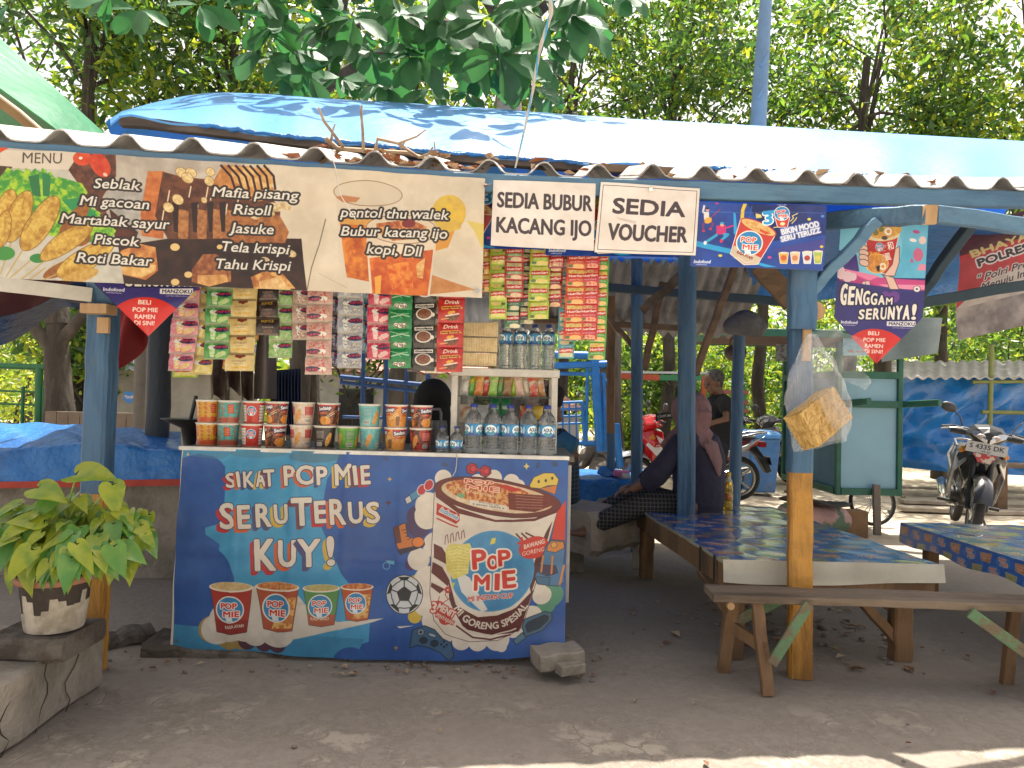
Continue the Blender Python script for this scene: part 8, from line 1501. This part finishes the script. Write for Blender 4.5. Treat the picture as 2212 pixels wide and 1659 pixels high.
def rosette(px, py, Y, n, L_, k=None):
    Y -= .95; L_ *= .86; c = P(px, py, Y)
    for i in range(n):
        a_ = rnd.uniform(0, 6.283); d = V((math.cos(a_), math.sin(a_)*.7 - .25, rnd.uniform(-1.3, .15))); m_ = k if k is not None else rnd.choice((0, 0, 0, 1, 0, 0)); l_ = L_*rnd.uniform(.65, 1.15)
        obov(bl[m_], c + d.normalized()*.03, d, V((rnd.uniform(-.6, .6), -.8, rnd.uniform(.2, 1))), l_, l_*rnd.uniform(.52, .64), rnd.uniform(.05, .3), rnd.uniform(.1, .45))
for px, py, Y, n, L_ in ((430, 10, 7.3, 7, .34), (590, 40, 7.2, 8, .30), (640, 150, 7.4, 7, .28), (700, 60, 7.1, 9, .34), (760, 40, 6.9, 8, .36), (800, 110, 7.0, 8, .34), (860, 30, 6.9, 9, .36), (900, 120, 7.0, 9, .36), (960, 50, 6.9, 8, .38), (930, 190, 7.3, 6, .30), (1000, 110, 6.9, 8, .40), (1050, 40, 6.7, 8, .46), (1080, 120, 6.7, 7, .46), (1130, 20, 6.7, 7, .40), (1180, 90, 6.9, 7, .34), (1230, 30, 6.8, 7, .36), (1260, -10, 6.8, 6, .36), (1360, -10, 6.6, 4, .28), (740, 170, 7.4, 6, .28), (820, 180, 7.4, 7, .28), (560, -20, 7.0, 8, .36), (680, -30, 6.9, 8, .36), (820, -30, 6.8, 8, .36), (980, -40, 6.7, 8, .4), (300, 20, 7.6, 6, .36), (240, -10, 7.4, 5, .36), (1140, 190, 7.2, 5, .3), (1010, 200, 7.4, 6, .28), (20, 10, 7.6, 4, .34), (880, 210, 7.6, 6, .24), (1190, 200, 7.8, 5, .24), (620, 200, 7.8, 5, .24), *[(490 + 52*i, -70 - (i*37 % 60), 6.5 + (i*13 % 5)*.07, 5, .36) for i in range(16)], *[(470 + 56*i, -112 - (i*29 % 50), 6.05 + (i*11 % 6)*.07, 5, .33) for i in range(14)], *[(560 + (i*97 % 740), (i*53 % 185), 7.1 + (i*7 % 8)*.1, 6, .34) for i in range(26)]): rosette(px, py, Y, n, L_)
obov(bl[2], P(1130, -10, 6.6), V((.45, -.1, -1)), V((.6, -.6, .4)), .40, .16, .1, .1); obov(bl[1], P(782, 92, 6.7), V((.35, -.2, -1)), V((0, -1, .3)), .30, .22, .1, .1); obov(bl[1], P(735, 92, 6.7), V((-.6, -.2, -.45)), V((0, -1, .6)), .30, .2, .1, .2)
allb = MB()
for i in range(3):
    o = len(allb.v); allb.v += bl[i].v; allb.f += [tuple(j+o for j in f) for f in bl[i].f]; allb.m += [i]*len(bl[i].f); allb.sm += [True]*len(bl[i].f)
allb.build('crown', BIGL, bt)
# trees seen under the roof
def bare(lab, px, Y, pts, rs, bark, name='tree_trunk', extra=()):
    s = MB(); s.tube([P(*p, Y) if len(p) == 2 else P(*p) for p in pts], rs, 14)
    for q, r_ in extra: s.tube([P(*p) for p in q], r_, 9)
    r = thing(name, gz(P(px, 860, Y)), lab, 'tree'); s.build('trunk', bark, r); return r
bare('dark forked tree trunk at the left beneath the navy tarpaulin', 130, 9.2, [(132, 985), (128, 860), (122, 760), (126, 690)], [.24, .16, .14, .12], BARK, extra=(([(124, 760, 9.2), (80, 715, 9.1), (40, 660, 9.0)], [.10, .08, .06]), ([(124, 745, 9.2), (160, 705, 9.1), (200, 650, 9.0)], [.09, .07, .05]), ([(126, 700, 9.2), (122, 620, 9.2)], [.15, .12])))
bare('grey tree trunk with spreading roots between counter and blue frame', 1300, 10.2, [(1316, 1010), (1316, 900), (1318, 800), (1322, 690)], [.24, .17, .15, .14], BARKG, extra=(([(1312, 960, 10.2), (1270, 985, 9.8), (1246, 1012, 9.3)], [.16, .12, .05]), ([(1318, 970, 10.2), (1350, 1000, 9.8), (1400, 1016, 9.4)], [.15, .10, .04]), ([(1312, 975, 10.1), (1290, 1010, 9.5), (1275, 1035, 9.0)], [.15, .11, .05])))
bare('dark tree trunk behind the hanging sachets left of the middle', 668, 8.6, [(665, 1000), (667, 860), (668, 700)], [.17, .13, .12], BARK)
bare('dark tree trunk behind the blue rails in the middle', 880, 10.5, [(850, 1000), (858, 900), (872, 800), (880, 680)], [.22, .20, .19, .18], BARK)
bare('slim tree trunk far behind at the right of the red and green frame', 1905, 16, [(1905, 960), (1908, 700), (1900, 560)], [.2, .16, .14], BARK)
gp_ = MB().tube([gz(P(304, 930, 8.2)), P(306, 735, 8.2)], [.075, .07], 12); tag(gp_.build('round_post', M('grey_post_wood', (.13, .115, .10), .85, scale=6, bump=.2)), 'grey round post behind the left bench, right of the blue post', 'post')
# low greenery
def bush(lab, px, py, Y, rad, n, leaf, w, grp='bushes beyond the stall'):
    c = P(px, py, Y); c = np.array((c.x, c.y, c.z)); rad = tuple(k*(1.35 if Y > 17 else 1) for k in rad); n = int(n*1.3); cc, pts = clumps(c, rad, 18, n, (rad[0]*.28, rad[1]*.28, rad[2]*.28), .2); pts = pts[pts[:, 2] > .05]
    r = thing('leafy_bush', (c[0], c[1], 0), lab, 'bush', grp); s = MB()
    for k in range(5): s.tube([V((c[0] + rnd.uniform(-.1, .1), c[1], 0)), V((c[0], c[1], c[2]*.5)), V(cc[k])], [.04, .03, .01], 6)
    s.build('stems', BARK, r); leaf_mesh('foliage', pts, leaf*(.6+.8*_rg.rand(len(pts))), LG, w, parent=r)
for a_ in (('bright yellow green bush behind the red scooter', 1400, 800, 18.6, (1.6, 1, 1.0), 110, .16, (.05, .35, .6)), ('yellow green bush above the standing man', 1490, 815, 19, (1.6, 1, 1.1), 110, .17, (.1, .4, .5)), ('dark hanging bush under the red and green frame', 1420, 850, 14.5, (1.2, .8, .8), 110, .15, (.55, .4, .05)), ('green bush between standing man and cart', 1640, 830, 18.3, (1.3, 1, 1.4), 120, .15, (.4, .45, .15)), ('low green bush beside the blue frame', 1350, 935, 11.5, (.35, .3, .5), 40, .11, (.1, .4, .5)),
           ('green bush behind the noodle bag', 1760, 810, 18, (1.0, .8, 1.2), 100, .14, (.5, .4, .1)), ('leafy bush behind the roof of the blue tarpaulin wall', 1990, 735, 18, (1.7, 1, 1.1), 130, .15, (.45, .35, .2)), ('leafy bush at the right edge above the blue wall', 2180, 720, 17.8, (1.6, 1, 1.3), 130, .15, (.5, .35, .15)), ('sunlit bush seen at the far left under the awning', 40, 800, 18, (1.6, 1, 1.6), 110, .14, (.05, .3, .65)), ('green bush right of the dark forked trunk', 190, 720, 11.5, (1.0, .7, .8), 90, .15, (.3, .5, .2)), ('sunlit bush behind the red cloth bundle', 300, 800, 18, (1.1, .8, .8), 90, .14, (.1, .4, .5)),
           ('green bush behind the blue climbing frame', 1240, 800, 18, (1.3, .8, .9), 120, .17, (.45, .45, .1)), ('dark bush behind the sachet strips', 760, 730, 14, (1.8, .8, .7), 90, .16, (.6, .35, .05)), ('bush right of the dark headscarf person', 1000, 800, 17.8, (.9, .6, .9), 80, .2, (.5, .4, .1))): bush(*a_)
n = 5200; pts = np.stack([_rg.uniform(-34, 36, n), _rg.uniform(33, 40, n), _rg.rand(n)**1.4*6.0], 1); o = leaf_mesh('distant_woodland', pts, .75*(.6+.8*_rg.rand(n)), LG, (.1, .4, .5), ratio=.6); tag(o, kind='stuff')

# ---------------------------------------------------------------- things in the yard behind
def pipe(s, a, b_, r, m=0): s.tube([a, b_], r, 9, m)
cf_ = MB(); Yf = 9.6
for (a, b_, r) in (((1284, 775), (1297, 975), .062), ((1269, 784), (1266, 962), .022), ((1304, 806), (1306, 975), .028), ((1198, 766), (1280, 768), .05), ((1198, 790), (1312, 786), .045), ((1198, 807), (1286, 808), .025), ((1298, 806), (1318, 838), .02), ((1330, 915), (1339, 1010), .05), ((1206, 870), (1258, 868), .018), ((1206, 884), (1262, 882), .015), ((1206, 900), (1262, 898), .015), ((1206, 916), (1262, 914), .015), ((1203, 956), (1290, 958), .035), ((1216, 868), (1216, 958), .012), ((1230, 868), (1230, 958), .012), ((1244, 868), (1246, 958), .012), ((1258, 868), (1264, 965), .026)): pipe(cf_, P(*a, Yf), P(*b_, Yf), r)
pipe(cf_, P(1297, 790, 9.6), P(1312, 788, 11.2), .04); pipe(cf_, P(1290, 767, 9.6), P(1306, 772, 11.2), .04); pipe(cf_, gz(P(1308, 960, 11.2)), P(1306, 770, 11.2), .05)
tag(cf_.build('climbing_frame', BLUEM), 'blue pipe climbing frame right of the glass cabinet', 'climbing frame')
rl = MB()
for (a, b_, r) in (((735, 814), (940, 834), .03), ((735, 826), (940, 850), .025), ((785, 760), (783, 935), .03), ((838, 690), (830, 935), .03), ((880, 760), (876, 940), .025), ((925, 790), (922, 940), .03), ((740, 900), (930, 906), .02)): pipe(rl, P(*a, 9.2), P(*b_, 9.2), r)
tag(rl.build('blue_railing', M('dark_blue_pipe', (.02, .07, .22), .45, scale=8)), 'dark blue pipe railing seen behind the noodle cups', 'railing')
hs = thing('white_house', gz(P(860, 860, 15)), 'low white house with a pinkish tiled roof far behind the counter', 'house'); WHW = M('whitewash', (.72, .70, .66), .8, scale=3, bump=.05, dirt=.15); TILE = M('pink_roof_tiles', (.42, .20, .15), .8, scale=14, col2=(.55, .36, .30), thr=(.48, .56), bump=.4, bscale=20)
A, B = P(690, 860, 15), P(1010, 860, 15); MB().box(((A.x+B.x)/2, 16.2, .95), (B.x-A.x, 2.4, 1.9)).build('wall', WHW, hs)
MB().slab(lambda u, v: V((A.x - .4 + (B.x-A.x+.8)*u, 14.7 + 1.5*v, 1.86 + .85*v + .03*math.sin(u*90)*.6)), 90, 6, (0, .01, -.05)).build('roof', TILE, hs); MB().slab(lambda u, v: V((B.x + .4 - (B.x-A.x+.8)*u, 17.7 - 1.5*v, 1.86 + .85*v)), 10, 3, (0, -.01, -.05)).build('roof', TILE, hs)
for x_ in (770, 880): q = P(x_, 860, 15); MB().box((q.x, 14.985, 1.1), (.7, .03, .8)).build('window', M('dark_window', (.03, .035, .04), .15), hs)
pv = thing('tiled_hut', gz(P(1180, 860, 12.3)), 'little hut with a pale pink tiled roof and white wall right of the cabinet', 'hut'); C0, E = P(1150, 790, 12.3), [P(1268, 884, 11.5), P(1268, 884, 13.1), P(1040, 880, 13.1), P(1040, 880, 11.5)]
s = MB(); 
for i in range(4):
    a, b_ = E[i], E[(i+1) % 4]; s.slab(lambda u, v, a=a, b_=b_: a.lerp(b_, u).lerp(C0 + V((0, 0, .02)), v) + V((0, 0, -.08*math.sin(v*3.14))), 12, 8, (0, 0, -.03))
s.build('roof', TILE, pv); q0, q1 = P(1060, 880, 12), P(1250, 880, 12); MB().box(((q0.x+q1.x)/2, 12.3, .56), (q1.x-q0.x, 1.0, 1.12)).build('wall', WHW, pv)
bh = thing('beige_house', gz(P(370, 860, 11.5)), 'beige plastered house wall with a metal roof behind the log post', 'house'); A, B = P(236, 860, 11.5), P(452, 860, 11.5); MB().box(((A.x+B.x)/2, 12.6, .86), (B.x-A.x, 2.2, 1.72)).build('wall', M('beige_plaster', (.46, .42, .34), .8, scale=3, dirt=.3), bh)
MB().slab(lambda u, v: V((A.x - .5 + (B.x-A.x+.9)*u, 11.2 + 1.6*v, 1.70 + .5*v + .02*math.sin(u*150))), 120, 3, (0, 0, -.02)).build('roof', M('pale_metal_roof', (.45, .52, .60), .4, metal=.4, scale=4), bh); MB().box(((A.x+B.x)/2 + .1, 11.49, 1.0), (.08, .03, 1.3)).build('downpipe', GREYM, bh)
bw_ = MB(); A, B = P(105, 860, 8.7), P(330, 860, 8.7); 
for k in range(4):
    for j in range(9): bw_.box((A.x + (B.x-A.x)*(j+.5)/9, 8.7, .14 + .275*k), ((B.x-A.x)/9 - .008, .12, .268))
tag(bw_.build('block_wall', M('brown_block_wall', (.17, .13, .10), .9, scale=4, bump=.25, dirt=.3)), 'brownish concrete block wall behind the left covered bench', 'wall')
md = MB(); c = P(45, 905, 8.9)
md.grid(lambda u, v: V((c.x - 2.2 + 3.4*u, 8.2 + 2.2*v, max(-.02, .95*math.sin(min(1, u*1.15)*math.pi)**1.2*math.sin(v*math.pi) + .05*math.sin(u*40)*math.sin(v*23)))), 40, 20); tag(md.build('earth_mound', CONCD), 'dark earth mound with roots at the far left', 'mound')
fn = thing('pipe_fence', gz(P(60, 860, 10.6)), 'green pipe fence with a light roof beam at the far left', 'fence')
for x_ in (-20, 85, 50, 95): MB().tube([gz(P(x_, 890, 10.6)), P(x_, 792 if x_ in (-20, 85) else 835, 10.6)], .05 if x_ in (-20, 85) else .025, 8).build('post', M('green_pipe', (.03, .16, .06), .5), fn)
for y0 in (788, 842, 870): MB().tube([P(-60, y0, 10.6), P(110, y0 + 6, 10.6)], .045 if y0 == 788 else .015, 8).build('rail', M('green_pipe', (0, 0, 0)), fn)
wp = MB().slab(lambda u, v: P(584 + 66*u, 800 - 4*u, 7.2).lerp(P(584 + 66*u, 940, 7.2), v) + V((0, .02*math.sin(u*60), 0)), 70, 2, (0, .01, 0)); tag(wp.build('metal_screen', M('navy_corrugated', (.018, .03, .07), .5, scale=4)), 'dark navy corrugated panel behind the middle of the counter', 'screen')
cl = MB(); 
for (x0, x1, y1, d) in ((452, 488, 862, 0), (486, 520, 845, .08), (518, 548, 868, .03)): cl.slab(lambda u, v, x0=x0, x1=x1, y1=y1, d=d: P(x0 + (x1-x0)*u - 6*v, 740, 6.4 + d).lerp(P(x0 + (x1-x0)*u + 4*math.sin(u*8), y1 - 10*math.sin(u*5), 6.4 + d), v) + V((0, .05*math.sin(u*9+v*2), 0)), 12, 8, (0, .01, 0))
tag(cl.build('hanging_clothes', M('brown_hanging_cloth', (.10, .062, .042), .85, scale=5, col2=(.16, .11, .08), bump=.3, bscale=9)), 'brown clothes hanging behind the sachet strips', 'clothes')
cl = MB().slab(lambda u, v: P(560 + 28*u + 20*v*(u-.5), 690, 5.6).lerp(P(548 + 46*u, 862, 5.6), v) + V((0, .05*math.sin(u*7), 0)), 10, 8, (0, .01, 0)); tag(cl.build('hanging_bag', M('grey_brown_cloth', (.16, .13, .11), .85, scale=5, bump=.3)), 'grey brown cloth bag hanging behind the cream sachets', 'bag')
po = MB().slab(lambda u, v: P(268 + 26*u, 846, 8.55).lerp(P(266 + 24*u, 868 - 4*math.cos(u*6), 8.55), v), 6, 3, (0, .01, 0), 0, UVF); tag(po.build('small_banner', M('small_banner_print', (.5, .5, .5), .5, img=word_img('small_banner_img', 'POP MIE', '2f6fae', 'c8b0b0', 90, 70, hh=.3))), 'small blue noodle banner on the block wall', 'banner')
# painted frame behind the motorcycles
pf = thing('painted_frame', gz(P(1440, 860, 13)), 'pipe frame painted red, white and green behind the red motorcycle', 'frame'); RO = M('red_orange_paint', (.55, .09, .03), .5, scale=6); GR_ = M('leaf_green_paint', (.05, .25, .10), .5, scale=6); WH_ = M('white_pipe_paint', (.6, .6, .58), .5)
MB().beam(P(1332, 812, 13), P(1424, 816, 13), .06, .10, n=2).build('red_rail', RO, pf); MB().beam(P(1424, 816, 13), P(1552, 816, 13), .06, .10, n=2).build('green_rail', GR_, pf); MB().beam(P(1332, 804, 12.98), P(1552, 806, 12.98), .05, .04, n=2).build('white_rail', WH_, pf)
for x_ in (1334, 1520): MB().beam(gz(P(x_, 860, 13)), P(x_, 812, 13), .07, .07, n=2, up=(0, 1, 0)).build('post', RO, pf)
sl = thing('slatted_bench_back', gz(P(1590, 860, 13.4)), 'red slatted frame on a green post right of the standing man', 'bench')
for y_ in (846, 868, 886): MB().beam(P(1545, y_, 13.4), P(1616, y_+2, 13.4), .03, .07, n=1).build('slat', M('faded_red_slat', (.42, .13, .09), .6), sl)
MB().beam(gz(P(1609, 860, 13.45)), P(1609, 836, 13.45), .06, .06, n=1, up=(0, 1, 0)).build('post', GR_, sl)
gb = thing('green_bin', gz(P(1380, 975, 12)), 'small dark green bin behind the front wheel of the red motorcycle', 'bin'); q = P(1380, 975, 12); MB().lathe([(.15, 0), (.2, .7), (.21, .74)], gz(q), 16).build('bin_body', M('green_bin_plastic', (.03, .10, .05), .5), gb); MB().lathe([(.22, .74), (.21, .79), (.1, .83)], gz(q), 16).build('lid', M('green_bin_plastic', (0, 0, 0)), gb)
# blue tarpaulin wall at the right
tw_ = thing('tarpaulin_shelter', gz(P(2080, 1020, 11.2)), 'shelter closed by a big glossy blue tarpaulin wall behind the black motorcycle', 'shelter')
def twf(u, v):
    x = 1926 + 430*u; yb = 1012 + 24*u - 70*max(0, .18-u)/.18*0; p = P(x, 815 - 2*u, 11.0).lerp(P(x + 6, yb, 11.0), v)
    p.y += -.22*math.sin(u*5+v*3)*v*(1-v) + .07*math.sin(u*26 + v*14) * math.sin(v*3.1) + .05*math.sin(u*9 - v*24)*v + .35*math.exp(-((u-.10)/.07)**2)*v; return p
MB().slab(twf, 80, 30, (0, .02, 0)).build('tarpaulin_wall', TARPS, tw_)
MB().slab(lambda u, v: P(1926 + 430*u, 818, 10.7).lerp(P(1926 + 430*u, 784 - 4*u, 12.4), v) + V((0, 0, .02*math.sin(u*110))), 120, 3, (0, 0, .02)).build('roof', M('pale_corrugated_roof', (.42, .40, .36), .7, scale=5, dirt=.5), tw_)
bm = M('green_bamboo', (.20, .22, .06), .5, scale=9)
for a, b_, r in (((2142, 745), (2136, 1010), .035), ((2100, 838 - 13, ), (2300, 828 - 5), .028), ((2120, 890), (2300, 893), .03)): MB().tube([P(*a, 10.75), P(*b_, 10.75)], r, 8).build('bamboo_rail', bm, tw_)
wbn = thing('old_bench', gz(P(2190, 1040, 10)), 'old wooden bench before the blue tarpaulin wall behind the black motorcycle', 'bench'); MB().beam(P(2125, 1003, 10), P(2330, 1010, 10), .3, .06, n=3).build('seat_plank', GREYW, wbn)
for x_ in (2160, 2300): MB().beam(gz(P(x_, 1040, 10)), P(x_, 1008, 10), .15, .12, n=2, up=(0, 1, 0)).build('leg', OLDW, wbn)
pk = MB()
for k, y_ in enumerate((1066, 1080, 1096, 1112)): a, b_ = PG(1946, y_ - 14, .03), PG(2330, y_, .03); pk.beam(a, b_, .22, .05, n=8, wob=.008)
tag(pk.build('ground_planks', M('bleached_planks', (.42, .36, .28), .8, scale=5, col2=(.30, .25, .19), bump=.2)), 'bleached planks laid on the sunny ground behind the black motorcycle', 'planks')
